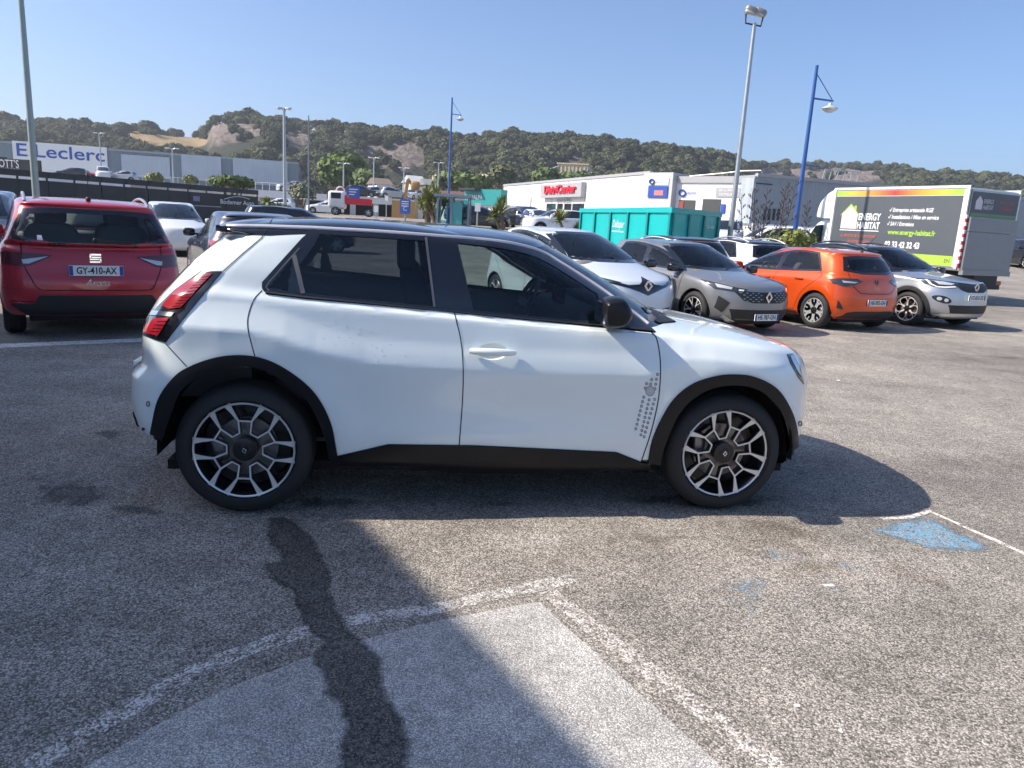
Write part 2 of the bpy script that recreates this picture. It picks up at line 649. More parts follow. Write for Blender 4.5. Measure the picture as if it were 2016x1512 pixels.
CABIN = mat('cabin_fabric', (0.075,0.076,0.08), 0.85, var=0.2, scale=30)
CABING = mat('cabin_grey', (0.15,0.15,0.155), 0.7)
PLATEW = mat('plate_white', (0.82,0.82,0.80), 0.35, var=0.04)
PLATEB = mat('plate_blue', (0.02,0.06,0.32), 0.35)
INK = mat('black_ink', (0.01,0.01,0.012), 0.5)
WHITEINK = mat('white_print', (0.78,0.78,0.78), 0.5, var=0.03)
RAILM = mat('roof_rail_silver', (0.45,0.45,0.45), .35, metal=.8)

def paint(name, col, metal=0.25, rough=0.32, var=0.03):
    return mat(name, col, rough, metal=metal, coat=1.0, var=var, scale=2.5, coatr=0.02)

_WH = {}
def wheel_protos(style, Rt, Rr, width, elems, nfold, face_mat, back_mat, cap=0.27, lip=0.955, rot=0):
    """builds (once) the meshes of one wheel, returns dict of objects not linked to a car"""
    w2 = width/2
    tp = [(Rr+0.001,-w2+0.02),(Rr+0.012,-w2),(Rr+0.03,-w2-0.006),(Rt-0.055,-w2-0.008),(Rt-0.022,-w2+0.006),(Rt-0.006,-w2+0.028)]
    for g in (-0.45,0,0.45):
        c = g*(w2-0.02)
        tp += [(Rt,c-0.014),(Rt,c-0.006),(Rt-0.007,c-0.004),(Rt-0.007,c+0.004),(Rt,c+0.006),(Rt,c+0.014)]
    tp += [(Rt-0.006,w2-0.028),(Rt-0.022,w2-0.006),(Rt-0.055,w2+0.008),(Rt-0.075,w2+0.0075),(Rt-0.0755,w2+0.0055),(Rr+0.03,w2+0.006),(Rr+0.008,w2),(Rr+0.001,w2-0.02)]
    m = {}
    # +y is the outside of the wheel
    m['tyre'] = (MB().lathe(tp, n=64), RUBBER)
    b = MB().lathe([(Rr*0.985,w2-0.014),(Rr*0.93,w2-0.03),(Rr*0.9,w2-0.08),(Rr*0.88,-w2+0.02),(Rr*0.98,-w2+0.015)], n=48)
    b.lathe([(0.0,w2-0.11),(Rr*0.86,w2-0.115),(Rr*0.88,w2-0.14)], n=48)
    m['wheel'] = (b, DARKALU)
    br = MB().lathe([(0.05,w2-0.085),(Rr*0.62,w2-0.085),(Rr*0.62,w2-0.10)], n=40)
    br.rbox((Rr*0.52,w2-0.085,Rr*0.12),(0.07,0.05,0.14),0.5,8)
    m['brake_disc'] = (br, STEEL)
    face = MB(); back = MB()
    yo = w2-0.004
    dish = 0.022
    for k in range(nfold):
        ph0 = rot + 360*k/nfold
        for el in elems:
            for wx, dep, mb, dy in ((0.0,0.004,face,0.0),(0.006,0.03,back,-0.0035)):
                cen = [np.array((r_*Rr*math.cos(R(90-(p_+ph0))), r_*Rr*math.sin(R(90-(p_+ph0))))) for r_, p_, _ in el]
                ws = [q[2]*Rr+wx for q in el]
                cl = np.array(cen); d = np.gradient(cl, axis=0); d /= np.linalg.norm(d,axis=1)[:,None]+1e-9
                nn = np.stack([-d[:,1], d[:,0]], -1)
                vs = []; fs = []
                for i in range(len(el)):
                    yy = yo + dy - dish*(1-el[i][0])*0.9
                    for sg in (1,-1):
                        q = cl[i]+nn[i]*sg*ws[i]/2
                        vs.append((q[0], yy, q[1])); vs.append((q[0], yy-dep, q[1]))
                for i in range(len(el)-1):
                    a = 4*i; c = 4*(i+1)
                    fs += [(a,c,c+2,a+2),(a,a+1,c+1,c),(a+2,c+2,c+3,a+3)]
                fs += [(0,2,3,1),(4*(len(el)-1),4*(len(el)-1)+1,4*(len(el)-1)+3,4*(len(el)-1)+2)]
                mb.add(vs, fs)
    face.lathe([(Rr*lip,yo-0.002),(Rr*lip+0.002,yo+0.001),(Rr*0.985,yo+0.003),(Rr,yo),(Rr*0.995,yo-0.012)], n=64)
    m['rim'] = (face, face_mat)
    m['rim_back'] = (back, back_mat)
    cy = yo-dish*0.75
    c = MB().lathe([(0.0,cy+0.012),(cap*Rr*0.45,cy+0.012),(cap*Rr*0.5,cy+0.009),(cap*Rr*0.55,cy+0.009),(cap*Rr,cy+0.004),(cap*Rr*1.02,cy-0.03)], n=32)
    m['hub_cap'] = (c, back_mat if back_mat is not face_mat else face_mat)
    out = {}
    for k, (mb, mt) in m.items():
        o = mb.build(k, mt, None, True)
        out[k] = o.data
        bpy.data.objects.remove(o)
    return out

def put_wheel(parent, meshes, x, y, z, sgn, emblem=None, toe=0.0, spin=0.0):
    w = bpy.data.objects.new('wheel', meshes['wheel'])
    COL.objects.link(w); w.parent = parent
    w.location = (x, y, z)
    w.rotation_euler = (0, spin, (0 if sgn > 0 else math.pi)+toe)
    for k in ('tyre','rim','rim_back','hub_cap','brake_disc'):
        o = bpy.data.objects.new(k, meshes[k])
        COL.objects.link(o); o.parent = w
    return w

def wheel_well(parent, x, z, r, y0, y1):
    for s_ in (1,-1):
        mb = MB().lathe([(r,y1*s_),(r*1.0,y0*s_)], (x,0,z), n=32, a0=R(-4), a1=R(184))
        mb.lathe([(r,y0*s_),(0.05,y0*s_)], (x,0,z), n=32, a0=R(-4), a1=R(184))
        mb.build('wheel_well', SEAM, parent, True)

def seat(parent, x, y, z, w=0.5, m=CABIN, head=True):
    o = MB().rbox((x+0.02,y,z+0.08),(0.5,w,0.18),0.5,10)
    o.rbox((x-0.27,y,z+0.42),(0.16,w*0.92,0.62),0.5,10, Matrix.Rotation(R(-14),3,'Y'))
    s_ = o.build('seat', m, parent, True)
    if head:
        MB().rbox((x-0.37,y,z+0.80),(0.10,w*0.52,0.19),0.5,8).build('headrest', m, s_, True)

def cabin(parent, xs, hw, zfloor, xdash, zdash, xst, left=True, hip=0.42, seatmat=CABIN, xback=None):
    MB().box(xs[-1]-0.5 if xback is None else xback, xdash+0.3, -hw, hw, zfloor-0.02, zfloor).build('cabin_floor', CABIN, parent)
    for i, x in enumerate(xs):
        if i == 0 or len(xs) == 1:
            for y in (-0.36, 0.36): seat(parent, x, y, hip, 0.5, seatmat)
        else:
            for y in (-0.36, 0.36): seat(parent, x, y, hip, 0.6, seatmat)
    MB().rbox((xdash,0,zdash-0.14),(0.55,hw*1.9,0.3),0.35,12).build('dashboard', CABING, parent, True)
    sy = 0.36 if left else -0.36
    c = Vector((xst, sy, zdash-0.06)); ax = Vector((-0.88,0,0.47)).normalized()
    u = Vector((0,1,0)); w = ax.cross(u)
    pts = [c+u*(0.185*math.cos(t))+w*(0.185*math.sin(t)) for t in np.linspace(0,2*math.pi,25)]
    mb = MB().tube(pts, 0.016, 8, False)
    mb.bar(c-u*0.18, c+u*0.18, 0.05, 0.02, ax); mb.bar(c, c-w*0.17, 0.04, 0.02, ax)
    mb.bar(c, c-ax*0.3, 0.06, 0.06)
    mb.build('steering_wheel', CABING, parent, True)

def plate(parent, o, ux, txt, w=0.52, h=0.11, uy=(0,0,1)):
    """licence plate centred at o, text direction ux"""
    o, ux, uy = Vector(o), Vector(ux).normalized(), Vector(uy).normalized()
    n = ux.cross(uy)
    p = MB().obox(o, ux*w/2, uy*h/2, n*0.006).build('license_plate', PLATEW, parent)
    for s_ in (-1,1):
        MB().obox(o+ux*s_*(w/2-0.020)+n*0.0075, ux*0.018, uy*(h/2-0.004), n*0.001).build('plate_band', PLATEB, p)
    if txt: text('plate_lettering', txt, h*0.92, INK, o+n*0.009-uy*0.002, ux, uy, p, bold=0.002, width=w*0.74)
    return p

def mirror_pair(parent, x, y, z, m, size=(0.13,0.2,0.15), sides=(1,-1)):
    for s_ in sides:
        o = MB().rbox((x,s_*(y+size[1]/2),z),size,0.55,10)
        o.build('wing_mirror', m, parent, True)
        MB().bar((x+0.02,s_*(y-0.08),z-0.04),(x+0.01,s_*(y+0.06),z-0.03),0.05,0.04).build('mirror_stalk', PLASTIC, parent)

def diamond(parent, o, n, uz, h, m=CHROME, name='emblem', t=0.012):
    """lozenge badge: ring of four bars, normal n"""
    o, n, uz = Vector(o), Vector(n).normalized(), Vector(uz).normalized()
    ux = uz.cross(n).normalized()
    w = h*0.76
    out = [(0,-h/2),(w/2,0),(0,h/2),(-w/2,0)]
    k = 0.52
    mb = MB()
    for i in range(4):
        a, b = out[i], out[(i+1)%4]
        mb.prism([a, b, (b[0]*k,b[1]*k), (a[0]*k,a[1]*k)], o, ux, uz, n*t)
    return mb.build(name, m, parent)
# ------------------------------------------------------------------ ground
def asphalt(name, lo, hi, paintc=None, wear=0.5, rough=0.9, wscale=9.0, gain=1.0, fine=1.0, bump=0.6, wet=0.0, stains=False, fade=None):
    m, nt, b, out = newmat(name)
    L = nt.links.new
    tc = nd(nt, 'ShaderNodeTexCoord')
    vo = nd(nt, 'ShaderNodeTexVoronoi', i_Scale=155.0*fine)
    nzw = nd(nt, 'ShaderNodeTexNoise', i_Scale=40.0, i_Detail=2.0)
    L(tc.outputs['Object'], nzw.inputs['Vector'])
    mxv = nd(nt, 'ShaderNodeMix', data_type='VECTOR'); mxv.inputs[0].default_value = 0.012
    L(tc.outputs['Object'], mxv.inputs[4]); L(nzw.outputs['Color'], mxv.inputs[5])
    L(mxv.outputs[1], vo.inputs['Vector'])
    sep = nd(nt, 'ShaderNodeSeparateColor'); L(vo.outputs['Color'], sep.inputs[0])
    ramp = nd(nt, 'ShaderNodeValToRGB')
    e = ramp.color_ramp.elements
    e[0].position = 0.0; e[0].color = tuple(lo)+(1,)
    e[1].position = 1.0; e[1].color = tuple(hi)+(1,)
    mid = e.new(0.42); mid.color = tuple(a*0.62+b_*0.38 for a, b_ in zip(lo, hi))+(1,)
    L(sep.outputs[0], ramp.inputs[0])
    # crevice darkness between stones, put into the colour
    mr = nd(nt, 'ShaderNodeMapRange'); mr.inputs[1].default_value = 0.30; mr.inputs[2].default_value = 0.62; mr.inputs[3].default_value = 1.0; mr.inputs[4].default_value = 0.52
    L(vo.outputs['Distance'], mr.inputs[0])
    mul = nd(nt, 'ShaderNodeMix', data_type='RGBA', blend_type='MULTIPLY'); mul.inputs[0].default_value = 1.0
    L(ramp.outputs[0], mul.inputs[6]); L(mr.outputs[0], mul.inputs[7])
    col = mul.outputs[2]
    # broad tone drift
    for sc, lo_, hi_, det in ((0.35,0.74,1.20,5.0),(2.3,0.80,1.15,6.0),(14.0,0.86,1.12,3.0)):
        nz = nd(nt, 'ShaderNodeTexNoise', i_Scale=sc, i_Detail=det); L(tc.outputs['Object'], nz.inputs['Vector'])
        m2 = nd(nt, 'ShaderNodeMapRange'); m2.inputs[1].default_value = 0.3; m2.inputs[2].default_value = 0.7; m2.inputs[3].default_value = lo_*gain if sc == 0.35 else lo_; m2.inputs[4].default_value = hi_*gain if sc == 0.35 else hi_
        L(nz.outputs[0], m2.inputs[0])
        mm = nd(nt, 'ShaderNodeMix', data_type='RGBA', blend_type='MULTIPLY'); mm.inputs[0].default_value = 1.0
        L(col, mm.inputs[6]); L(m2.outputs[0], mm.inputs[7]); col = mm.outputs[2]
    if stains:
        nz = nd(nt, 'ShaderNodeTexNoise', i_Scale=0.9, i_Detail=7.0, i_Roughness=0.65, i_Distortion=0.6); L(tc.outputs['Object'], nz.inputs['Vector'])
        m2 = nd(nt, 'ShaderNodeMapRange'); m2.inputs[1].default_value = 0.60; m2.inputs[2].default_value = 0.70; L(nz.outputs[0], m2.inputs[0])
        mm = nd(nt, 'ShaderNodeMix', data_type='RGBA', blend_type='MULTIPLY'); L(m2.outputs[0], mm.inputs[0]); L(col, mm.inputs[6])
        mm.inputs[7].default_value = (0.62,0.56,0.50,1); col = mm.outputs[2]
        # small oil drips, scattered
        vd = nd(nt, 'ShaderNodeTexVoronoi', i_Scale=3.2); L(tc.outputs['Object'], vd.inputs['Vector'])
        sd2 = nd(nt, 'ShaderNodeSeparateColor'); L(vd.outputs['Color'], sd2.inputs[0])
        th = nd(nt, 'ShaderNodeMath', operation='MULTIPLY'); L(sd2.outputs[0], th.inputs[0]); th.inputs[1].default_value = 0.085
        lt = nd(nt, 'ShaderNodeMath', operation='SUBTRACT'); L(th.outputs[0], lt.inputs[0]); L(vd.outputs['Distance'], lt.inputs[1])
        m2 = nd(nt, 'ShaderNodeMapRange'); m2.inputs[1].default_value = 0.0; m2.inputs[2].default_value = 0.03; m2.inputs[4].default_value = 0.6; L(lt.outputs[0], m2.inputs[0])
        mm = nd(nt, 'ShaderNodeMix', data_type='RGBA', blend_type='MULTIPLY'); L(m2.outputs[0], mm.inputs[0]); L(col, mm.inputs[6])
        mm.inputs[7].default_value = (0.42,0.40,0.38,1); col = mm.outputs[2]
        # long tyre-polished streaks
        mp = nd(nt, 'ShaderNodeMapping'); mp.inputs['Rotation'].default_value = (0,0,R(-28)); mp.inputs['Scale'].default_value = (0.12,1.6,1)
        L(tc.outputs['Object'], mp.inputs[0])
        nz = nd(nt, 'ShaderNodeTexNoise', i_Scale=1.0, i_Detail=4.0); L(mp.outputs[0], nz.inputs['Vector'])
        m2 = nd(nt, 'ShaderNodeMapRange'); m2.inputs[1].default_value = 0.35; m2.inputs[2].default_value = 0.75; m2.inputs[3].default_value = 0.9; m2.inputs[4].default_value = 1.12; L(nz.outputs[0], m2.inputs[0])
        mm = nd(nt, 'ShaderNodeMix', data_type='RGBA', blend_type='MULTIPLY'); mm.inputs[0].default_value = 1.0
        L(col, mm.inputs[6]); L(m2.outputs[0], mm.inputs[7]); col = mm.outputs[2]
    if paintc is not None:
        nz = nd(nt, 'ShaderNodeTexNoise', i_Scale=wscale, i_Detail=8.0, i_Roughness=0.7); L(tc.outputs['Object'], nz.inputs['Vector'])
        ad = nd(nt, 'ShaderNodeMath', operation='MULTIPLY_ADD'); L(sep.outputs[1], ad.inputs[0]); ad.inputs[1].default_value = 0.35; L(nz.outputs[0], ad.inputs[2])
        m2 = nd(nt, 'ShaderNodeMapRange'); m2.inputs[1].default_value = wear+0.10; m2.inputs[2].default_value = wear+0.22; L(ad.outputs[0], m2.inputs[0])
        mm = nd(nt, 'ShaderNodeMix', data_type='RGBA'); L(m2.outputs[0], mm.inputs[0]); L(col, mm.inputs[6])
        mm.inputs[7].default_value = tuple(paintc)+(1,); col = mm.outputs[2]
    L(col, b.inputs['Base Color'])
    b.inputs['Roughness'].default_value = rough
    b.inputs['Specular IOR Level'].default_value = 0.25 + wet
    bp = nd(nt, 'ShaderNodeBump', i_Strength=bump, i_Distance=0.004, invert=True)
    L(vo.outputs['Distance'], bp.inputs['Height']); L(bp.outputs[0], b.inputs['Normal'])
    if fade is not None:
        tr = nd(nt, 'ShaderNodeBsdfTransparent'); mx = nd(nt, 'ShaderNodeMixShader')
        nz = nd(nt, 'ShaderNodeTexNoise', i_Scale=fade[0], i_Detail=6.0, i_Roughness=0.65); L(tc.outputs['Object'], nz.inputs['Vector'])
        at = nd(nt, 'ShaderNodeAttribute', attribute_name='edge')
        ad = nd(nt, 'ShaderNodeMath', operation='ADD'); L(nz.outputs[0], ad.inputs[0]); L(at.outputs['Fac'], ad.inputs[1])
        m2 = nd(nt, 'ShaderNodeMapRange'); m2.inputs[1].default_value = fade[1]; m2.inputs[2].default_value = fade[2]; L(ad.outputs[0], m2.inputs[0])
        L(m2.outputs[0], mx.inputs[0]); L(tr.outputs[0], mx.inputs[1]); L(b.outputs[0], mx.inputs[2]); L(mx.outputs[0], out.inputs[0])
    MATS[name] = m
    return m

LO, HI = (0.150,0.135,0.118), (0.71,0.642,0.565)
ASPH = asphalt('asphalt', LO, HI, stains=True)
def gz(y):
    t = np.clip((np.asarray(y, float)-28)/34, 0, 1)
    return 1.3*t*t*(3-2*t)
_ys = [-1500,-60,-8,0,4,8,12,16,20,24] + list(np.linspace(26,64,20)) + [80,120,200,300,500,1000,3500]
_xs = [-3000,-300,-60,-15,-6,0,6,15,60,300,3000]
gv = [(x,y,float(gz(y))) for y in _ys for x in _xs]
nx_ = len(_xs)
gf = [(j*nx_+i, j*nx_+i+1, (j+1)*nx_+i+1, (j+1)*nx_+i) for j in range(len(_ys)-1) for i in range(nx_-1)]
tag(mesh_obj('ground', gv, gf, ASPH, smooth=True), kind='structure')

def sheet(name, poly, m, z, jag=0.0, step=0.05, edge=None):
    """thin sheet on the ground; edge = metres over which the 'edge' attribute rises from 0 to 1"""
    p = resample(poly, step); z = z*0.22
    if jag:
        rs = np.random.RandomState(len(p))
        n = len(p); t = np.arange(n)
        j = sum(rs.randn()*np.sin(2*math.pi*(k*t/n+rs.rand()))/k**0.6 for k in range(3, 40))*0.45
        c = np.roll(p,-1,0)-np.roll(p,1,0); nn = np.stack([-c[:,1],c[:,0]],-1); nn /= np.linalg.norm(nn,axis=1)[:,None]+1e-9
        p = p + nn*(j*jag)[:,None]
    if edge is None:
        V = [(a,b_,z) for a, b_ in p]
        F = [tuple(t) for t in tessellate_polygon([[Vector((a,b_,0)) for a, b_ in p]])]
        o = mesh_obj(name, V, F, m)
    else:
        V2, F = tri2d(p, [], step)
        o = mesh_obj(name, [(a,b_,z) for a, b_ in V2], F, m)
        d = np.sqrt(((V2[:,None]-p[None])**2).sum(-1)).min(1)
        at = o.data.attributes.new('edge', 'FLOAT', 'POINT')
        at.data.foreach_set('value', np.clip(d/edge, 0, 1).astype(np.float32))
    # upward faces
    if len(o.data.polygons) and o.data.polygons[0].normal.z < 0:
        o.data.flip_normals()
    return tag(o, kind='structure')

# pale resurfaced patch at the bottom of the picture
patch_m = asphalt('pale_patch', (0.42,0.40,0.375), (0.88,0.84,0.785), fine=1.25, gain=1.0)
def gx(*pts): return [(G(*p).x, G(*p).y) for p in pts]
def below(p, dx, dy): return [(p[-1][0]+dx, p[-1][1]+dy)]
pr_ = gx((1050,1186),(1064,1187),(1420,1512)); pl_ = gx(*spl([(165,1512),(350,1405),(500,1335),(650,1280),(850,1225),(1050,1186)],5))
sheet('pale_paving_patch', pr_ + [(1.25,.85),(1.6,0.0),(-1.9,0.0),(-1.45,1.15)] + pl_, patch_m, 0.004, 0.005)
# dark joint round the patch
joint_m = asphalt('joint_asphalt', (0.04,0.038,0.036), (0.30,0.28,0.26), gain=0.85)
# faded white lines beside the patch
worn_m = asphalt('worn_white_line', LO, HI, (0.70,0.645,0.60), wear=0.59, wscale=22)
worn2_m = asphalt('half_worn_white_line', LO, HI, (0.68,0.65,0.61), wear=0.58, wscale=16)
def band(path, w): return strip(np.array(path), w)
sheet('worn_road_marking', band(gx((1065,1150),(1083,1168),(1208,1268),(1358,1380),(1505,1495))+[(1.45,.8)], 0.085), worn_m, 0.0046, 0.006)
sheet('worn_road_marking', band(gx(*spl([(1130,1138),(1000,1166),(850,1198),(650,1232),(500,1275),(350,1340),(200,1428),(65,1505)],5))+[(-1.6,1.1)], 0.08), worn2_m, 0.0052, 0.006)
sheet('worn_road_marking', gx((1045,1150),(1085,1147),(1088,1164),(1050,1167)), worn2_m, 0.0094, 0.008, 0.02)
# white line and blue paint, right
wl_m = asphalt('white_line', LO, HI, (0.78,0.72,0.66), wear=0.44, wscale=20)
bl_m = asphalt('blue_paint', LO, HI, (0.15,0.37,0.55), wear=0.53, wscale=18, fade=(7.0,0.55,0.95))
sheet('road_marking', band(gx((1735,1021),(1790,1019),(1830,1006),(1910,1042),(2016,1090),(2200,1172)), 0.036), wl_m, 0.0042, 0.006)
sheet('blue_road_marking', gx((1700,1045),(1790,1016),(1835,1020),(1955,1078),(1935,1090),(1850,1085),(1760,1062)), bl_m, 0.0082, 0.0, 0.04, 0.14)
for c, r_ in ((gx((1530,1090))[0],.13),(gx((1490,1160))[0],.13),(gx((1635,1163))[0],.06),(gx((1440,1190))[0],.10),(gx((1740,1115))[0],.07),(gx((1680,1118))[0],.08)):
    sheet('blue_road_marking', [(c[0]+r_*math.cos(t)*1.3, c[1]+r_*math.sin(t)) for t in np.linspace(0,2*math.pi,15)[:-1]], bl_m, 0.0082, 0.03, 0.03, 0.9)
# paint scraps
sp_m = mat('white_paint_scrap', (0.72,0.71,0.68), 0.7)
for px, py, w_, h_ in ((1630,1153,26,5),(1568,1390,14,6),(1655,1440,9,9),(1945,1120,4,4),(1650,749,8,2.2),(1465,1180,5,3)):
    a = [G(px-w_*.5,py-h_*.4),G(px+w_*.3,py-h_*.5),G(px+w_*.55,py+h_*.5),G(px-w_*.2,py+h_*.45)]
    sheet('paint_scrap', [(q.x,q.y) for q in a], sp_m, 0.0125, 0.004, 0.015)
# wet trail from under the car
wet_m = asphalt('wet_asphalt', (0.036,0.033,0.030), (0.36,0.33,0.295), rough=0.6, wet=0.1, gain=0.8, fade=(13.0,0.46,0.88))
wetp = [G(*p) for p in spl([(525,1019),(520,1060),(548,1100),(520,1120),(548,1150),(575,1170),(590,1230),(640,1262),(605,1290),(640,1350),(635,1370),(668,1420),(668,1512),(665,1600)],3)] + \
       [G(*p) for p in spl([(835,1600),(815,1512),(795,1440),(775,1390),(755,1330),(745,1290),(725,1265),(700,1245),(665,1180),(645,1120),(620,1075),(590,1030),(560,1016)],3)]
sheet('wet_trail', [(q.x,q.y) for q in wetp], wet_m, 0.0092, 0.016, 0.03, 0.09)
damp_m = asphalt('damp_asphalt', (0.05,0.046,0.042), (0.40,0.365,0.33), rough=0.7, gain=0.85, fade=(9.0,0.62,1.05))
BZ = [0.0130]
def blob(px, py, rx, ry, name='oil_stain', m=None):
    pl = []
    rs = np.random.RandomState(int(px+py))
    for t in np.linspace(0,2*math.pi,41)[:-1]:
        k = 1+0.14*math.sin(3*t+rs.rand()*6)+0.10*math.sin(5*t+rs.rand()*6)
        q = G(px+rx*k*math.cos(t), py+ry*k*math.sin(t)); pl.append((q.x,q.y))
    BZ[0] += 0.0004
    sheet(name, pl, m or damp_m, BZ[0], 0, 0.04, 0.20)
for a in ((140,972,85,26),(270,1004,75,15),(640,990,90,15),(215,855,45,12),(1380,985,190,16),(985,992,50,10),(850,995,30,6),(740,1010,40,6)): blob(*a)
tan_m = asphalt('stained_asphalt', (0.085,0.07,0.052), (0.60,0.50,0.38), rough=0.9, fade=(8.0,0.85,1.7))
for a in ((1600,1055,60,14),(1600,1120,120,34),(1080,1105,90,22),(1760,1195,90,26),(1300,1060,200,20),(960,1040,220,16)): blob(*a, m=tan_m)
dm2 = asphalt('dark_patch_asphalt', (0.075,0.07,0.066), (0.50,0.46,0.42), fade=(7.0,0.85,1.7))
blob(1750,1200,80,30,m=dm2)
# parking line by the red car and other bays
pk_m = asphalt('parking_line', LO, HI, (0.80,0.78,0.75), wear=0.40, wscale=12)
sheet('parking_line', band(gx((-300,706),(0,681),(285,669),(600,650)), 0.24), pk_m, 0.0042, 0.01, 0.2)
# ------------------------------------------------------------------ wooded hill
def hor(px): return 380.8 + 0.0568*px
SKY = np.array([(-1500,232),(-300,225),(0,222),(100,228),(240,241),(300,241),(405,252),(425,222),(470,215),(550,225),(620,232),(700,235),(760,246),(850,258),(900,249),(1000,250),(1100,255),(1200,262),(1300,278),(1400,290),(1450,308),(1500,331),(1600,333),(1700,336),(1750,326),(1800,322),(1900,331),(2016,338),(2400,352),(3600,380)], float)
RIDGE = np.array([(-1500,430),(0,420),(400,430),(430,390),(900,380),(1300,390),(1450,430),(1520,560),(1700,560),(1760,480),(2016,470),(3600,470)], float)
FOOT = np.array([(-1500,190),(0,190),(600,215),(1000,225),(1450,250),(1520,300),(2016,300),(3600,300)], float)
rock_polys = [[(405,284),(414,255),(428,236),(460,241),(500,246),(526,250),(520,265),(490,270),(440,288)],
              [(542,292),(552,266),(575,253),(620,258),(614,280),(585,289),(565,287)],
              [(718,300),(730,280),(757,278),(766,296),(790,280),(820,281),(845,303),(840,324),(808,330),(790,345),(768,332),(740,322)],
              [(1118,302),(1135,294),(1150,315),(1140,323),(1128,313)],
              [(1470,352),(1500,330),(1745,334),(1735,352),(1700,362),(1480,362)]]
field_poly = [(232,262),(262,257),(330,264),(400,269),(414,277),(395,290),(350,289),(300,283),(245,277)]
TREE_H = 8.0
npx, nrow = 330, 64
PXS = np.linspace(-1400, 3400, npx)
SS = np.concatenate([np.linspace(-0.15, 1.0, nrow-10), np.linspace(1.05, 3.0, 10)])
rs = np.random.RandomState(3)
def vnoise(x, y, seed=0):
    """smooth value noise, vectorised"""
    def hsh(i, j): 
        v = np.sin(i*127.1+j*311.7+seed*74.7)*43758.5453
        return v-np.floor(v)
    xi, yi = np.floor(x), np.floor(y); fx, fy = x-xi, y-yi
    fx, fy = fx*fx*(3-2*fx), fy*fy*(3-2*fy)
    return (hsh(xi,yi)*(1-fx)+hsh(xi+1,yi)*fx)*(1-fy)+(hsh(xi,yi+1)*(1-fx)+hsh(xi+1,yi+1)*fx)*fy
def hill_z(px, s_):
    ys = np.interp(px, SKY[:,0], SKY[:,1]); rd = np.interp(px, RIDGE[:,0], RIDGE[:,1]); ft = np.interp(px, FOOT[:,0], FOOT[:,1])
    zr = (hor(px)-ys)/FPX*rd*0.985 + CAMH - np.interp(px, [1440,1510,1720,1770], [TREE_H,1.0,1.0,TREE_H])
    dep = ft+(rd-ft)*s_
    t = np.clip(s_, 0, 1)
    prof = 0.55*t+0.45*t*t*(3-2*t)
    prof = np.where(s_ > 1, 1-0.02*(s_-1), prof)
    n = (vnoise(px/60, s_*6, 1)-.5)*5+(vnoise(px/22, s_*14, 2)-.5)*2.5
    z = zr*prof + n*np.clip(s_*3,0,1)*np.clip((1.02-s_)*6,0,1) + 1.3*(1-t)
    return dep, z
pp, ssg = np.meshgrid(PXS, SS)
dep, zz = hill_z(pp, ssg)
XX = np.array([[_fw.x+_rt.x*((p-1008)/FPX) for p in PXS]]*len(SS))
dirs = []
for p in PXS:
    d = ray(p, hor(p)); dirs.append(d.x/d.y)
XX = np.array(dirs)[None]*dep
HV = np.stack([XX, dep, zz], -1).reshape(-1, 3)
HF = [(j*npx+i, j*npx+i+1, (j+1)*npx+i+1, (j+1)*npx+i) for j in range(len(SS)-1) for i in range(npx-1)]
def topx(V):
    w = V-np.array(CAMPOS); z = w@np.array(_fw)
    return np.stack([1008+FPX*(w@np.array(_rt))/z, 756-FPX*(w@np.array(_up))/z], -1)
hpx = topx(HV)
ROCK = np.zeros(len(HV)); 
for pl in rock_polys: ROCK[in_poly(hpx, pl) & (ssg.ravel() <= 1.0)] = 1
FIELD = (in_poly(hpx, field_poly) & (ssg.ravel() <= 1.0)).astype(float)
# craggy displacement on rock
HV[:,2] += ROCK*((vnoise(HV[:,0]/3.0, HV[:,1]/5.0, 5)-.5)*4)
m, nt, b, out = newmat('hill_ground')
L = nt.links.new
tc = nd(nt,'ShaderNodeTexCoord')
nz = nd(nt,'ShaderNodeTexNoise', i_Scale=0.35, i_Detail=8.0, i_Roughness=0.7); L(tc.outputs['Object'], nz.inputs['Vector'])
r1 = nd(nt,'ShaderNodeValToRGB'); r1.color_ramp.elements[0].position=.35; r1.color_ramp.elements[0].color=(.10,.08,.07,1); r1.color_ramp.elements[1].position=.65; r1.color_ramp.elements[1].color=(.30,.245,.21,1); L(nz.outputs[0], r1.inputs[0])
r2 = nd(nt,'ShaderNodeValToRGB'); r2.color_ramp.elements[0].position=.35; r2.color_ramp.elements[0].color=(.24,.17,.08,1); r2.color_ramp.elements[1].position=.65; r2.color_ramp.elements[1].color=(.42,.31,.16,1); L(nz.outputs[0], r2.inputs[0])
a1 = nd(nt,'ShaderNodeAttribute', attribute_name='rock'); a2 = nd(nt,'ShaderNodeAttribute', attribute_name='field')
x1 = nd(nt,'ShaderNodeMix', data_type='RGBA'); x1.inputs[6].default_value=(.035,.042,.022,1); L(a1.outputs['Fac'], x1.inputs[0]); L(r1.outputs[0], x1.inputs[7])
x2 = nd(nt,'ShaderNodeMix', data_type='RGBA'); L(a2.outputs['Fac'], x2.inputs[0]); L(x1.outputs[2], x2.inputs[6]); L(r2.outputs[0], x2.inputs[7])
L(x2.outputs[2], b.inputs['Base Color']); b.inputs['Roughness'].default_value=.95
bp = nd(nt,'ShaderNodeBump', i_Strength=1.0, i_Distance=2.0); L(nz.outputs[0], bp.inputs['Height']); L(bp.outputs[0], b.inputs['Normal'])
hill = mesh_obj('hill', HV, HF, m, smooth=True)
for nme, arr_ in (('rock',ROCK),('field',FIELD)):
    at = hill.data.attributes.new(nme,'FLOAT','POINT'); at.data.foreach_set('value', arr_.astype(np.float32))
tag(hill, kind='structure')

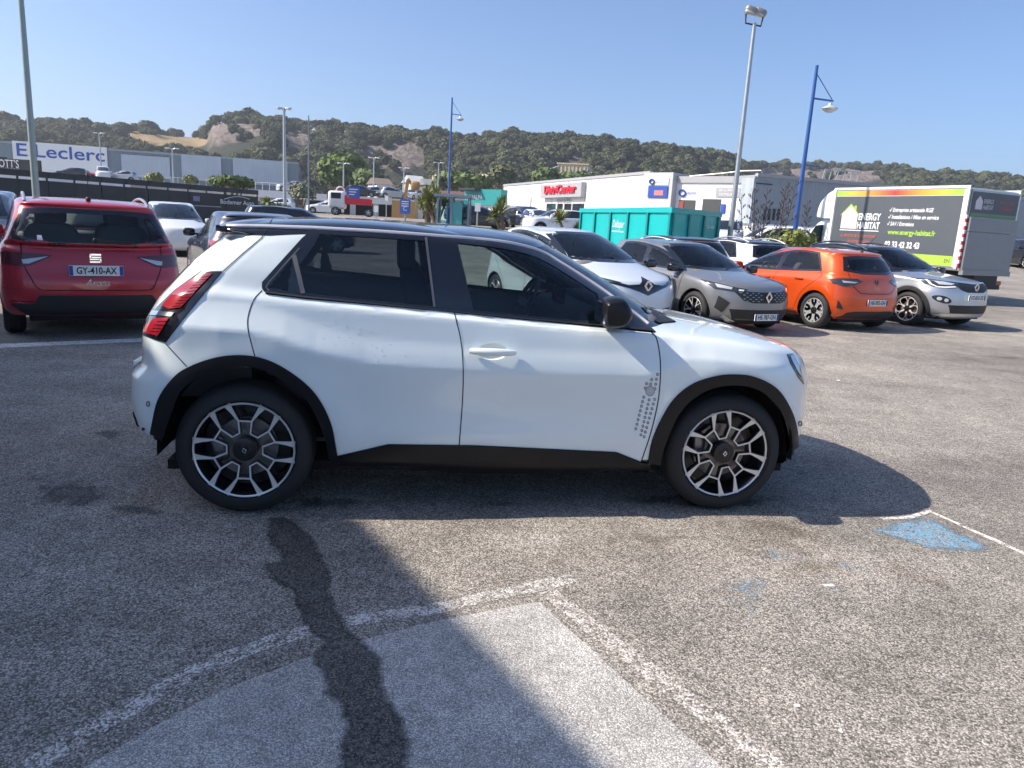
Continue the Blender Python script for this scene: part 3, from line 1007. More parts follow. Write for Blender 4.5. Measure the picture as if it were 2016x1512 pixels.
# ---- foliage helpers
def leafmat(name, c1, c2, rough=.75):
    if name in MATS: return MATS[name]
    m, nt, b, out = newmat(name)
    at = nd(nt,'ShaderNodeAttribute', attribute_name='tone')
    mx = nd(nt,'ShaderNodeMix', data_type='RGBA'); mx.inputs[6].default_value=tuple(c1)+(1,); mx.inputs[7].default_value=tuple(c2)+(1,)
    nt.links.new(at.outputs['Fac'], mx.inputs[0]); nt.links.new(mx.outputs[2], b.inputs['Base Color'])
    b.inputs['Roughness'].default_value=rough; b.inputs['Specular IOR Level'].default_value=.3
    MATS[name]=m
    return m

def np_mesh(name, V, T, material, tone=None, parent=None):
    me = bpy.data.meshes.new(name)
    nV, nT = len(V), len(T)
    me.vertices.add(nV); me.vertices.foreach_set('co', np.ascontiguousarray(V, np.float32).ravel())
    me.loops.add(nT*3); me.loops.foreach_set('vertex_index', np.ascontiguousarray(T, np.int32).ravel())
    me.polygons.add(nT); me.polygons.foreach_set('loop_start', np.arange(0,nT*3,3,dtype=np.int32))
    me.update(calc_edges=True)
    if tone is not None:
        at = me.attributes.new('tone','FLOAT','POINT'); at.data.foreach_set('value', np.asarray(tone,np.float32))
    me.materials.append(material)
    o = bpy.data.objects.new(name, me); COL.objects.link(o)
    if parent is not None: o.parent = parent
    return o

def crown_arrays(n, r, leaf, seed, shell=.55, lump=.35):
    """leaf-clump cloud in an uneven ellipsoid; returns verts, tris, tone"""
    q = np.random.RandomState(seed)
    lob = q.randn(9,3); lob /= np.linalg.norm(lob,axis=1)[:,None]; lob[:,2] = np.abs(lob[:,2])*.8
    d = q.randn(n,3); d /= np.linalg.norm(d,axis=1)[:,None]
    d[:,2] = np.where(d[:,2] < -.4, -d[:,2]*.5, d[:,2])
    k = 1+lump*(np.max(d@lob.T,axis=1)-.75)*2
    rad = (shell+(1-shell)*q.rand(n)**.6)*k
    c = d*rad[:,None]*np.array(r)
    s_ = leaf*(.6+.8*q.rand(n))
    a = q.randn(n,3); a -= d*(a*d).sum(1)[:,None]*.6; a /= np.linalg.norm(a,axis=1)[:,None]
    b_ = np.cross(d+.4*q.randn(n,3), a); b_ /= np.linalg.norm(b_,axis=1)[:,None]+1e-9
    V = np.stack([c-a*s_[:,None]-b_*s_[:,None]*.5, c+a*s_[:,None]*.9-b_*s_[:,None]*.6, c+a*s_[:,None]+b_*s_[:,None]*.5+d*s_[:,None]*.3, c-a*s_[:,None]*.8+b_*s_[:,None]*.7], 1).reshape(-1,3)
    i = np.arange(n)*4
    T = np.concatenate([np.stack([i,i+1,i+2],-1), np.stack([i,i+2,i+3],-1)])
    tone = np.repeat(np.clip(.5+.25*q.randn(n),0,1),4)
    return V, T, tone

# the wood on the hill: thousands of crowns read as one mass, instanced on one point cloud
WOOD = leafmat('hill_foliage', (.034,.044,.020), (.150,.160,.080), .9)
nt = WOOD.node_tree
oi = nd(nt,'ShaderNodeObjectInfo'); mxn = [n for n in nt.nodes if n.type == 'MIX'][0]; atn = [n for n in nt.nodes if n.type == 'ATTRIBUTE'][0]
mth = nd(nt,'ShaderNodeMath', operation='MULTIPLY_ADD'); mth.inputs[1].default_value = .45
sub_ = nd(nt,'ShaderNodeMath', operation='MULTIPLY_ADD'); sub_.inputs[1].default_value = .75; sub_.inputs[2].default_value = -.15
nt.links.new(oi.outputs['Random'], sub_.inputs[0]); nt.links.new(atn.outputs['Fac'], mth.inputs[0]); nt.links.new(sub_.outputs[0], mth.inputs[2]); nt.links.new(mth.outputs[0], mxn.inputs[0])
pcol = bpy.data.collections.new('tree_shapes')
for i in range(6):
    V, T, tn = crown_arrays(620, (1,1,.9+.1*(i%3)), .125, 100+i, .62, .55)
    V2, T2, tn2 = crown_arrays(120, (.78,.78,.75), .28, 200+i, .9, .4)
    o = np_mesh('crown_shape', np.vstack([V,V2]), np.vstack([T,T2+len(V)]), WOOD, np.concatenate([tn,tn2*.4]))
    COL.objects.unlink(o); pcol.objects.link(o)
cnt = 9500
tp = rs.uniform(-700, 2700, cnt*2); ts = rs.uniform(-.05, 1.02, cnt*2)**.9
d_, z_ = hill_z(tp, ts)
dx_ = np.interp(tp, PXS, np.array(dirs))*d_
base = np.stack([dx_, d_, z_], -1)
bpx = topx(base+np.array([0,0,1.0])); tpx = topx(base+np.array([0,0,4.0])); upx = topx(base+np.array([0,0,6.5]))
ok = np.ones(len(base), bool)
for pl in rock_polys: ok &= ~((in_poly(bpx, pl) | in_poly(tpx, pl) | in_poly(upx, pl)) & (rs.rand(len(base)) < .95))
ok &= ~((in_poly(bpx, field_poly) | in_poly(tpx, field_poly)) & (rs.rand(len(base)) < .97))
base = base[ok][:cnt]
scl = rs.uniform(1.3,2.7,len(base))*np.where(rs.rand(len(base)) < .88, 1.0, 1.45)
base[:,2] += scl*.6
wm_ = bpy.data.meshes.new('woodland'); wm_.vertices.add(len(base)); wm_.vertices.foreach_set('co', base.astype(np.float32).ravel()); wm_.update()
at = wm_.attributes.new('scl','FLOAT','POINT'); at.data.foreach_set('value', scl.astype(np.float32))
wood = bpy.data.objects.new('woodland', wm_); COL.objects.link(wood)
ng = bpy.data.node_groups.new('scatter_crowns','GeometryNodeTree')
ng.interface.new_socket('Geometry', in_out='INPUT', socket_type='NodeSocketGeometry'); ng.interface.new_socket('Geometry', in_out='OUTPUT', socket_type='NodeSocketGeometry')
gi, go = ng.nodes.new('NodeGroupInput'), ng.nodes.new('NodeGroupOutput')
ci = ng.nodes.new('GeometryNodeCollectionInfo'); ci.inputs[0].default_value = pcol; ci.inputs[1].default_value = True; ci.inputs[2].default_value = True
m2p = ng.nodes.new('GeometryNodeMeshToPoints')
ip = ng.nodes.new('GeometryNodeInstanceOnPoints'); ip.inputs['Pick Instance'].default_value = True
ri = ng.nodes.new('FunctionNodeRandomValue'); ri.data_type = 'INT'
for s_ in ri.inputs:
    if s_.type == 'INT' and s_.name == 'Max': s_.default_value = 5
    if s_.type == 'INT' and s_.name == 'Min': s_.default_value = 0
rr_ = ng.nodes.new('FunctionNodeRandomValue'); rr_.data_type = 'FLOAT_VECTOR'
rr_.inputs[0].default_value = (-.15,-.15,0); rr_.inputs[1].default_value = (.15,.15,6.283)
na = ng.nodes.new('GeometryNodeInputNamedAttribute'); na.data_type = 'FLOAT'; na.inputs[0].default_value = 'scl'
lk = ng.links.new
lk(gi.outputs[0], m2p.inputs[0]); lk(m2p.outputs[0], ip.inputs['Points']); lk(ci.outputs[0], ip.inputs['Instance'])
lk([o for o in ri.outputs if o.type == 'INT'][0], ip.inputs['Instance Index']); lk([o for o in rr_.outputs if o.type == 'VECTOR'][0], ip.inputs['Rotation'])
lk(na.outputs[0], ip.inputs['Scale']); lk(ip.outputs[0], go.inputs[0])
md = wood.modifiers.new('scatter','NODES'); md.node_group = ng
tag(wood, 'dense green woodland covering the hillside', 'woodland', kind='stuff')

# ---- facade helper
class Facade:
    def __init__(s, A, B):
        s.A, s.B = Vector((A[0],A[1],0)), Vector((B[0],B[1],0))
        s.u = (s.B-s.A).normalized(); s.len = (s.B-s.A).length
        s.n = Vector((s.u.y,-s.u.x,0))
        if (CAMPOS-s.A).dot(s.n) < 0: s.n = -s.n
    def hit(s, px, py):
        d = ray(px,py); t = (s.A-CAMPOS).dot(s.n)/d.dot(s.n)
        p = CAMPOS+d*t
        return (p-s.A).dot(s.u), p.z
    def rect(s, l, r, t, b_):
        s0 = s.hit(l,(t+b_)/2)[0]; s1 = s.hit(r,(t+b_)/2)[0]
        return s0, s1, s.hit((l+r)/2,b_)[1], s.hit((l+r)/2,t)[1]
    def pt(s, a, z, off=0.): return s.A+s.u*a+s.n*off+Vector((0,0,z))
    def box(s, name, s0, s1, z0, z1, off, th, m, parent=None):
        """outer face at `off` in front of the wall plane, thickness th"""
        c = s.pt((s0+s1)/2, (z0+z1)/2, off-th/2)
        return MB().obox(c, s.u*abs(s1-s0)/2, s.n*th/2, Vector((0,0,abs(z1-z0)/2))).build(name, m, parent)
    def pbox(s, name, l, r, t, b_, off, th, m, parent=None):
        return s.box(name, *s.rect(l,r,t,b_), off, th, m, parent)
    def txt(s, name, body, px, py, hpx, m, off, parent, wpx=None, **k):
        a, z = s.hit(px,py); z1 = s.hit(px,py-hpx/2)[1]; z0 = s.hit(px,py+hpx/2)[1]
        w = None
        if wpx: w = abs(s.hit(px+wpx/2,py)[0]-s.hit(px-wpx/2,py)[0])
        ux = s.u if s.u.dot(_rt) > 0 else -s.u
        return text(name, body, (z1-z0)*1.35, m, s.pt(a,z,off), ux, (0,0,1), parent, width=w, **k)

def cladmat(name, col, pitch=.3, rough=.5, axis='X', depth=.4, metal=0.0):
    """ribbed sheet cladding"""
    if name in MATS: return MATS[name]
    m, nt, b, out = newmat(name)
    tc = nd(nt,'ShaderNodeTexCoord'); wv = nd(nt,'ShaderNodeTexWave', i_Scale=1/pitch/ (2*math.pi)*6.283*.5)
    wv.bands_direction = axis
    nt.links.new(tc.outputs['Object'], wv.inputs['Vector'])
    nz = nd(nt,'ShaderNodeTexNoise', i_Scale=.6, i_Detail=6.0); nt.links.new(tc.outputs['Object'], nz.inputs['Vector'])
    mx = nd(nt,'ShaderNodeMix', data_type='RGBA'); mx.inputs[6].default_value=tuple(c*.88 for c in col)+(1,); mx.inputs[7].default_value=tuple(min(1,c*1.08) for c in col)+(1,)
    nt.links.new(nz.outputs[0], mx.inputs[0]); nt.links.new(mx.outputs[2], b.inputs['Base Color'])
    b.inputs['Roughness'].default_value=rough; b.inputs['Metallic'].default_value=metal
    bp = nd(nt,'ShaderNodeBump', i_Strength=depth, i_Distance=.05); nt.links.new(wv.outputs[0], bp.inputs['Height']); nt.links.new(bp.outputs[0], b.inputs['Normal'])
    MATS[name]=m
    return m
CLADW = cladmat('white_cladding', (.74,.74,.74), .4, axis='Z')
CLADG = cladmat('grey_cladding', (.30,.33,.36), .5, axis='X')
CLADBG = cladmat('blue_grey_cladding', (.17,.215,.25), .5, axis='X')
CLADLG = cladmat('pale_grey_cladding', (.42,.47,.53), .6, axis='X')
CONC = mat('pale_render', (.62,.60,.57), .8, var=.1, scale=.8)
WHITEW = mat('white_render', (.78,.78,.77), .7, var=.04)
DARKW = mat('dark_cladding', (.022,.025,.032), .45, var=.15)
WINGL = mat('shop_window', (.02,.025,.03), .08, coat=1)
TEAL = mat('teal_panel', (.01,.24,.24), .45)
BLUEP = mat('royal_blue_print', (.02,.075,.36), .45)
REDP = mat('red_print', (.62,.015,.04), .45)
GREYS = mat('sign_grey', (.36,.36,.37), .5)
ROOFG = mat('flat_roof', (.22,.22,.22), .9)

def block(f, name, s0, s1, z0, z1, depthm, m, parent, roof=True):
    o = f.box(name, s0, s1, z0, z1, 0, depthm, m, parent)
    if roof: f.box('roof', s0+.1, s1-.1, z1-.02, z1+.02, -.2, depthm-.4, ROOFG, parent)
    return o

# ---- supermarket on the left
f = Facade((X(-420,118,340),118), (X(588,138,345),138))
zb = Z(400,362,134); zt = Z(300,300,131)
mk = thing('supermarket_building', 'long blue-grey supermarket with white panels and large blue letters on its wall', 'building', f.pt(f.len/2,zb-2))
def wp(name, fn, parent):      # parts are given in world space: cancel the parent's offset
    pass
mk.location = (0,0,0)
block(f, 'wall', 0, f.len, 0, zt, 40, CLADBG, mk)
f.pbox('sign_panel', 28, 212, 284, 346, .35, .3, WHITEW, mk)
f.pbox('wall_panel', 240, 335, 307, 350, .25, .2, CLADLG, mk)
f.pbox('wall_panel', 358, 436, 307, 356, .25, .2, CLADLG, mk)
f.pbox('wall_panel', 459, 566, 315, 364, .25, .2, CLADLG, mk)
f.box('parapet', 0, f.len, zt-.15, zt+.15, .12, .3, CLADG, mk)
f.txt('lettering', 'E.Leclerc', 121, 302, 26, BLUEP, .40, mk, wpx=172, bold=.03)
# terrace with its own parking in front of the supermarket
tz = Z(300,352,112)-.9
tr = MB().box(X(-500,104,360), X(600,104,380), 104, 132, 0.5, tz).build('terrace', mat('terrace_concrete',(.40,.39,.37),.9))
tag(tr, kind='structure')
# railing of the terrace
rl_ = thing('terrace_railing', 'pale railing along the supermarket terrace edge', 'railing')
x0, x1 = X(60,103.8,350), X(600,103.8,370)
for k in range(40):
    x = x0+(x1-x0)*k/39
    MB().cyl((x,103.8,tz),(x,103.8,tz+1.0),.03,n=6).build('post', CONC, rl_)
MB().bar((x0,103.8,tz+1.0),(x1,103.8,tz+1.0),.06,.06).build('handrail', CONC, rl_)

# ---- restaurant sign building, far left
f = Facade((X(-120,62,340),62), (X(82,62,340),62))
sc = thing('restaurant_building', 'dark low restaurant block with white lettering at far left edge', 'building')
block(f, 'wall', 0, f.len, 1.0, Z(40,340,62), 14, WHITEW, sc)
f.pbox('fascia', -110, 82, 311, 339, .3, .3, DARKW, sc)
f.pbox('upper_fascia', -110, 12, 306, 312, .2, .3, DARKW, sc)
f.txt('lettering', "SCOTT'S", 14, 323, 16, WHITEINK, .33, sc, wpx=56)
f.txt('lettering', 'RESTAURANT', 14, 333, 6, GREYS, .33, sc, wpx=60)

# ---- black fence with dealer banner
f = Facade((X(-160,26,400),26), (X(508,41,400),41))
fe = thing('hoarding_fence', 'long black hoarding with open slit and white dealer lettering behind the red car', 'fence')
zt1 = f.hit(500,374)[1]; zt2 = f.hit(500,383)[1]; zt3 = f.hit(500,387)[1]
n = 14
for k in range(n):
    a, b_ = f.len*k/n, f.len*(k+1)/n
    f.box('panel', a+.012, b_-.012, 0, zt3, .02 if k%2 else .03, .06, DARKW, fe)
    f.box('top_panel', a+.012, b_-.012, zt2, zt1, .05, .08, DARKW, fe)
    MB().cyl(f.pt(a,0,-.06), f.pt(a,zt1,-.06), .04, n=8).build('post', PLASTIC, fe)
MB().cyl(f.pt(f.len,0,-.06), f.pt(f.len,zt1,-.06), .04, n=8).build('post', PLASTIC, fe)
f.txt('lettering', 'Bodemer Auto', 466, 399, 9, WHITEINK, .06, fe, wpx=66, bold=.004)
f.pbox('print_line', 382, 434, 405, 407, .045, .01, GREYS, fe)
f.pbox('poster', 379, 392, 386, 396, .05, .02, mat('grey_violet_print',(.28,.22,.36),.5), fe)
aa = [f.pt(f.hit(440+50*t, 392-5*math.sin(math.pi*t))[0], f.hit(440+50*t, 392-5*math.sin(math.pi*t))[1], .055) for t in np.linspace(0,1,9)]
MB().tube(aa, .018, 6).build('logo_swoosh', WHITEINK, fe)

# ---- low white parking building in the middle
f = Facade((X(505,96,395),96), (X(872,104,400),104))
pk = thing('parking_building', 'low white car park with open bays and cars on its deck', 'building')
zt = f.hit(700,386)[1]; zd = f.hit(700,399)[1]
f.box('deck', 0, f.len, zd, zt, 0, 26, WHITEW, pk)
for k in range(9):
    a = f.len*k/8.
    f.box('pillar', max(0,a-.35), min(f.len,a+.35), 1.0, zd, -.3, .6, CONC, pk)
f.box('back_wall', 0, f.len, 1.0, zd, -12, .3, DARKW, pk)
f.pbox('sign_board', 657, 681, 367, 391, .6, .15, mat('brown_print',(.27,.075,.04),.5), pk)
f.pbox('sign_board', 682, 707, 368, 391, .6, .15, mat('blue_print',(.03,.10,.42),.5), pk)
for k in range(3): f.pbox('sign_stripe', 686, 703-3*k, 372+5*k, 374+5*k, .62, .02, WHITEINK, pk)
rr = [f.pt(f.hit(669+8*math.cos(t),376+8*math.sin(t))[0], f.hit(669+8*math.cos(t),376+8*math.sin(t))[1], .62) for t in np.linspace(0,2*math.pi,17)]
MB().tube(rr, .12, 6, False).build('sign_emblem', WHITEINK, pk)
zdeck = zt
DECKY = 100

# ---- teal shop
f = Facade((X(916,86,400),86), (X(992,82,400),82))
mb_ = thing('kitchen_shop_building', 'teal-fronted shop with white lettering left of the long white store', 'building')
block(f, 'wall', 0, f.len, 1.0, f.hit(955,402)[1], 12, WHITEW, mb_)
f.pbox('fascia', 918, 990, 373, 404, .3, 1.0, TEAL, mb_)
f.txt('lettering', 'MOBALPA', 937, 389, 9, WHITEINK, .34, mb_, wpx=34, bold=.02)
f.pbox('shop_window', 922, 960, 408, 436, .06, .1, WINGL, mb_)
f.pbox('door', 944, 952, 408, 440, .09, .1, TEAL, mb_)
f.pbox('dark_canopy', 918, 950, 371, 375, 1.2, 1.4, DARKW, mb_)

# ---- long white store
A, B = (X(990,91,400),91), (X(1276,58,400),58)
f = Facade(A, B)
ds = thing('white_store_building', 'long white ribbed store with red lettering on a grey fascia', 'building')
zt = f.hit(1130,353)[1]
block(f, 'wall', 0, f.len, 1.0, zt, 30, CLADW, ds)
f.box('parapet', 0, f.len, zt-.1, zt+.12, .08, .3, GREYS, ds)
n = 9
for k in range(1,n):
    a = f.len*k/n
    f.box('panel_joint', a-.03, a+.03, 1.2, zt-.15, .02, .03, GREYS, ds)
f.pbox('fascia', 1073, 1154, 362, 389, .5, .5, GREYS, ds)
f.txt('lettering', 'DistriCenter', 1112, 374, 16, REDP, .6, ds, wpx=62, bold=.03, depth=.06)
f.txt('lettering', 'noz', 1111, 394, 8, GREYS, .10, ds, wpx=28, bold=.02)
for l, r in ((1077,1094),(1098,1108),(1112,1125),(1128,1150)): f.pbox('shop_window', l, r, 401, 418, .08, .1, WINGL, ds)
f.pbox('poster_board', 1022, 1046, 389, 412, .15, .1, WHITEW, ds)

# ---- car centre with tower
f2 = Facade((X(1274,58,400),58), (X(1482,52,400),52))
ac = thing('car_workshop_building', 'white car workshop with square sign tower and open dark bays', 'building')
zt2 = f2.hit(1420,350)[1]; ztw = f2.hit(1302,341)[1]
block(f2, 'wall', f2.hit(1330,380)[0], f2.len, 1.0, zt2, 30, WHITEW, ac)
f2.box('tower', f2.hit(1274,380)[0], f2.hit(1331,380)[0], 1.0, ztw, .6, 5, mat('tower_grey',(.50,.51,.52),.6), ac)
f2.pbox('corner_panel', 1458, 1482, 351, 440, .15, .3, CLADLG, ac)
f2.box('parapet', f2.hit(1331,380)[0], f2.len, zt2-.35, zt2+.1, .12, .4, GREYS, ac)
f2.pbox('tower_sign', 1286, 1324, 368, 390, .68, .06, BLUEP, ac)
f2.pbox('tower_sign', 1286, 1326, 352, 366, .66, .04, WHITEW, ac)
f2.txt('lettering', 'auto', 1312, 359, 5, GREYS, .70, ac, wpx=22)
f2.pbox('sign_hand', 1298, 1316, 376, 386, .70, .02, mat('pink_print',(.55,.2,.2),.5), ac)
f2.txt('lettering', 'auto', 1362, 379, 9, BLUEP, .06, ac, wpx=18)
for c in ((1344,380),(1294,359)):
    k = 6 if c[0] > 1300 else 4.5
    ring = [f2.pt(f2.hit(c[0]+k*math.cos(t),c[1]+k*math.sin(t))[0], f2.hit(c[0]+k*math.cos(t),c[1]+k*math.sin(t))[1], .07 if c[0]>1300 else .72) for t in np.linspace(0,2*math.pi,15)]
    MB().tube(ring, .06, 6, False).build('round_logo', BLUEP, ac)
f2.pbox('fascia_sign', 1410, 1458, 370, 388, .06, .05, GREYS, ac)
f2.txt('lettering', 'DECALAMINAGE', 1436, 375, 5, WHITEINK, .07, ac, wpx=40)
f2.txt('lettering', 'MOTEUR', 1430, 383, 5, WHITEINK, .07, ac, wpx=26)
f2.pbox('garage_door', 1336, 1368, 394, 425, .05, .04, WINGL, ac)
f2.pbox('garage_door', 1383, 1418, 392, 425, .05, .04, WINGL, ac)
f2.pbox('door_frame', 1337, 1346, 396, 425, .09, .06, mat('brick_red_frame',(.30,.05,.04),.5), ac)
f2.pbox('poster_board', 1420, 1428, 402, 420, .08, .05, BLUEP, ac)
# roof handrail
hr = MB(); 
pts_ = [f2.pt(f2.hit(px,py)[0], f2.hit(px,py)[1], -1.5) for px, py in ((1332,344),(1400,338),(1440,333),(1478,332),(1484,345))]
hr.tube(pts_, .05, 6); hr.build('roof_handrail', RAILM, ac)

# ---- big grey shed on the right
f3 = Facade((X(1484,52,400),52), (X(2300,66,420),66))
gs = thing('warehouse_building', 'large plain grey warehouse wall behind the lettered van', 'building')
zt3 = f3.hit(1560,350)[1]
block(f3, 'wall', .05, f3.len, 0.8, zt3, 40, CLADG, gs)
f3.box('base_wall', 0, f3.len, .8, f3.hit(1560,444)[1], .15, .2, WHITEW, gs)
f3.box('roof_edge', 0, f3.len, zt3-.12, zt3+.1, .1, .3, GREYS, gs)
f3.pbox('vent_slot', 1488, 1520, 361, 363, .06, .05, DARKW, gs)
for k in range(4): f3.pbox('window', 1503+9*k, 1507+9*k, 411, 434, .06, .05, DARKW, gs)
hr = thing('roof_guardrail', 'thin metal guardrail on the grey warehouse roof', 'railing')
for k in range(6):
    a = f3.hit(1655+14*k,358)[0]; MB().cyl(f3.pt(a,zt3,-2), f3.pt(a+.25,zt3+1.0,-2), .04, n=6).build('post', RAILM, hr)
a, b_ = f3.hit(1655,358)[0], f3.hit(1655+14*5,358)[0]
MB().bar(f3.pt(a+.25,zt3+1.0,-2), f3.pt(b_+.25,zt3+1.0,-2), .05,.05).build('rail', RAILM, hr)

# ---- quarry plant on the slope
f = Facade((X(1097,215,340),215), (X(1157,213,340),213))
qp = thing('quarry_hopper_building', 'cream ribbed hopper building on the wooded slope', 'building')
CREAM = cladmat('cream_cladding', (.55,.47,.32), .9, axis='X', depth=.6)
z0, z1 = f.hit(1127,352)[1], f.hit(1127,323)[1]
f.box('wall', 0, f.len, z0-6, z1, 0, 7, CREAM, qp)
for k in range(8): f.box('rib', f.len*k/8+.15, f.len*k/8+.30, z0-6, z1-.5, .2, .3, CREAM, qp)
f.box('roof', -.2, f.len+.2, z1-.1, z1+.25, .3, 7.6, CREAM, qp)
def Pz(px,py,d): return P(px,py,d)
MB().bar(Pz(1098,330,214), Pz(1050,347,210), 1.0, .8).build('conveyor', GREYS, qp)
MB().bar(Pz(1157,336,214), Pz(1180,352,212), .7, .6).build('conveyor', GREYS, qp)
SAND = mat('sand', (.50,.41,.28), .95, var=.15, scale=2, bump=.5, bscale=3)
mb = MB(); n = 26
tops = [Pz(852+(972-852)*k/(n-1), 345-4*math.sin(math.pi*k/(n-1))**.4+ (k%3)*.6, 190) for k in range(n)]
bots = [Pz(848+(980-848)*k/(n-1), 362, 182) for k in range(n)]
back = [Pz(852+(972-852)*k/(n-1), 352, 200) for k in range(n)]
mb.add(tops+bots+back, [(k,k+1,n+k+1,n+k) for k in range(n-1)]+[(k+1,k,2*n+k,2*n+k+1) for k in range(n-1)])
tag(mb.build('sand_heap', SAND, None, True), 'pale sand heap at the foot of the wooded hill', 'sand heap')
# small houses at the foot of the hill
def house(px0, px1, py_t, py_b, d, label, wallm, roofm):
    f = Facade((X(px0,d,py_b),d), (X(px1,d+1.5,py_b),d+1.5))
    h_ = thing('house', label, 'house')
    z0, z1 = f.hit((px0+px1)/2,py_b)[1]-4, f.hit((px0+px1)/2,(py_t*.45+py_b*.55))[1]
    zr = f.hit((px0+px1)/2,py_t)[1]
    f.box('wall', 0, f.len, z0, z1, 0, 6, wallm, h_)
    a, b_, c_, d_ = f.pt(-.3,z1,.3), f.pt(f.len+.3,z1,.3), f.pt(f.len+.3,z1,-6.3), f.pt(-.3,z1,-6.3)
    r0, r1 = f.pt(-.3,zr,-3), f.pt(f.len+.3,zr,-3)
    MB().add([a,b_,c_,d_,r0,r1],[(0,1,5,4),(2,3,4,5),(0,4,3),(1,2,5)]).build('roof', roofm, h_)
    for k in range(3):
        s0 = f.len*(.15+.3*k); f.box('window', s0, s0+f.len*.1, z1-1.4, z1-.5, .04, .05, WINGL, h_)
TILE = mat('brown_roof', (.20,.15,.12), .8, var=.2)
house(742,772,350,374,150,'small white house with grey-brown roof below the rock face',WHITEW,TILE)
house(812,838,345,372,165,'small house with pale roof beside the excavator arm',CONC,mat('pale_roof',(.5,.5,.5),.7))
house(838,880,352,376,150,'grey quarry shed with dark windows below the sand heap',mat('shed_grey',(.16,.17,.18),.7),ROOFG)
house(884,935,376,400,100,'red-brown roofed house left of the teal shop',CONC,mat('red_brown_roof',(.16,.09,.075),.8,var=.2))

# excavator arm
ex = thing('excavator', 'yellow-brown excavator arm rising behind the car park', 'excavator')
EXM = mat('excavator_ochre', (.30,.17,.05), .5)
pt = lambda px,py: P(px,py,92)
MB().bar(pt(797,392), pt(803,355), .35,.35).build('boom', EXM, ex)
MB().bar(pt(803,352), pt(817,372), .3,.3).build('stick', EXM, ex)
MB().rbox(pt(818,366),(1.1,1.0,1.1),.6,8).build('bucket', EXM, ex)
MB().box(pt(797,398).x-1.4,pt(797,398).x+1.4,91,94,gz(92),pt(797,396).z).build('cab', EXM, ex)

# ---- dealership building out of the frame on the left: throws the big shade
dl = thing('dealership_building', 'pale grey dealership building beside the parking, left of the frame', 'building')
Hd = 6.2
shift = Hd/math.tan(SUN_EL)*Vector((math.cos(SUN_TRAVEL), math.sin(SUN_TRAVEL)))
B0, A0, C0, D0 = G(1155,1505).xy, G(690,1020).xy, G(292,652).xy, G(8,618).xy
ft_ = [B0+(B0-A0).normalized()*2.5-shift, A0-shift, C0-shift, D0-shift, Vector((-42,15)), Vector((-42,-14)), Vector((-10,-12))]
DEAL = mat('dealer_cladding',(.45,.46,.48),.5,var=.06)
MB().prism([(p.x,p.y) for p in ft_], (0,0,0), (1,0,0), (0,1,0), (0,0,Hd)).build('wall', DEAL, dl)
for a_, b_, n_ in ((ft_[0],ft_[1],1),(ft_[1],ft_[2],2)):
    f = Facade(a_, b_)
    nn = Vector((f.u.y,-f.u.x,0))
    if nn.dot(Vector((1,.9,0))) < 0: nn = -nn
    f.n = nn
    for k in range(n_):
        w_ = (f.len-.6)/n_
        f.box('shop_window', .3+k*w_, .3+(k+.94)*w_, .35, 3.0, .04, .06, WINGL, dl)
    f.box('fascia', .1, f.len-.1, 4.4, 5.4, .10, .1, GREYS, dl)
    f.box('parapet', .05, f.len-.05, Hd-.3, Hd-.002, .05, .4, PLASTIC, dl)
# ------------------------------------------------------------------ the white hatchback in front
HERO = thing('hatchback_car', 'white electric hatchback with black roof seen side-on in the foreground', 'car')
_cy = Vector((-math.sin(CAR_YAW), math.cos(CAR_YAW), 0))
HERO.location = Vector((-1.3094, 3.5145, 0)) + _cy*0.865
HERO.rotation_euler = (0, 0, CAR_YAW)
HM = Matrix.Translation(HERO.location) @ Matrix.Rotation(CAR_YAW, 4, 'Z')
HMI = HM.inverted()
WHITE = paint('pearl_white_paint', (0.79,0.85,0.84), metal=0.0, rough=0.25, var=0.012)

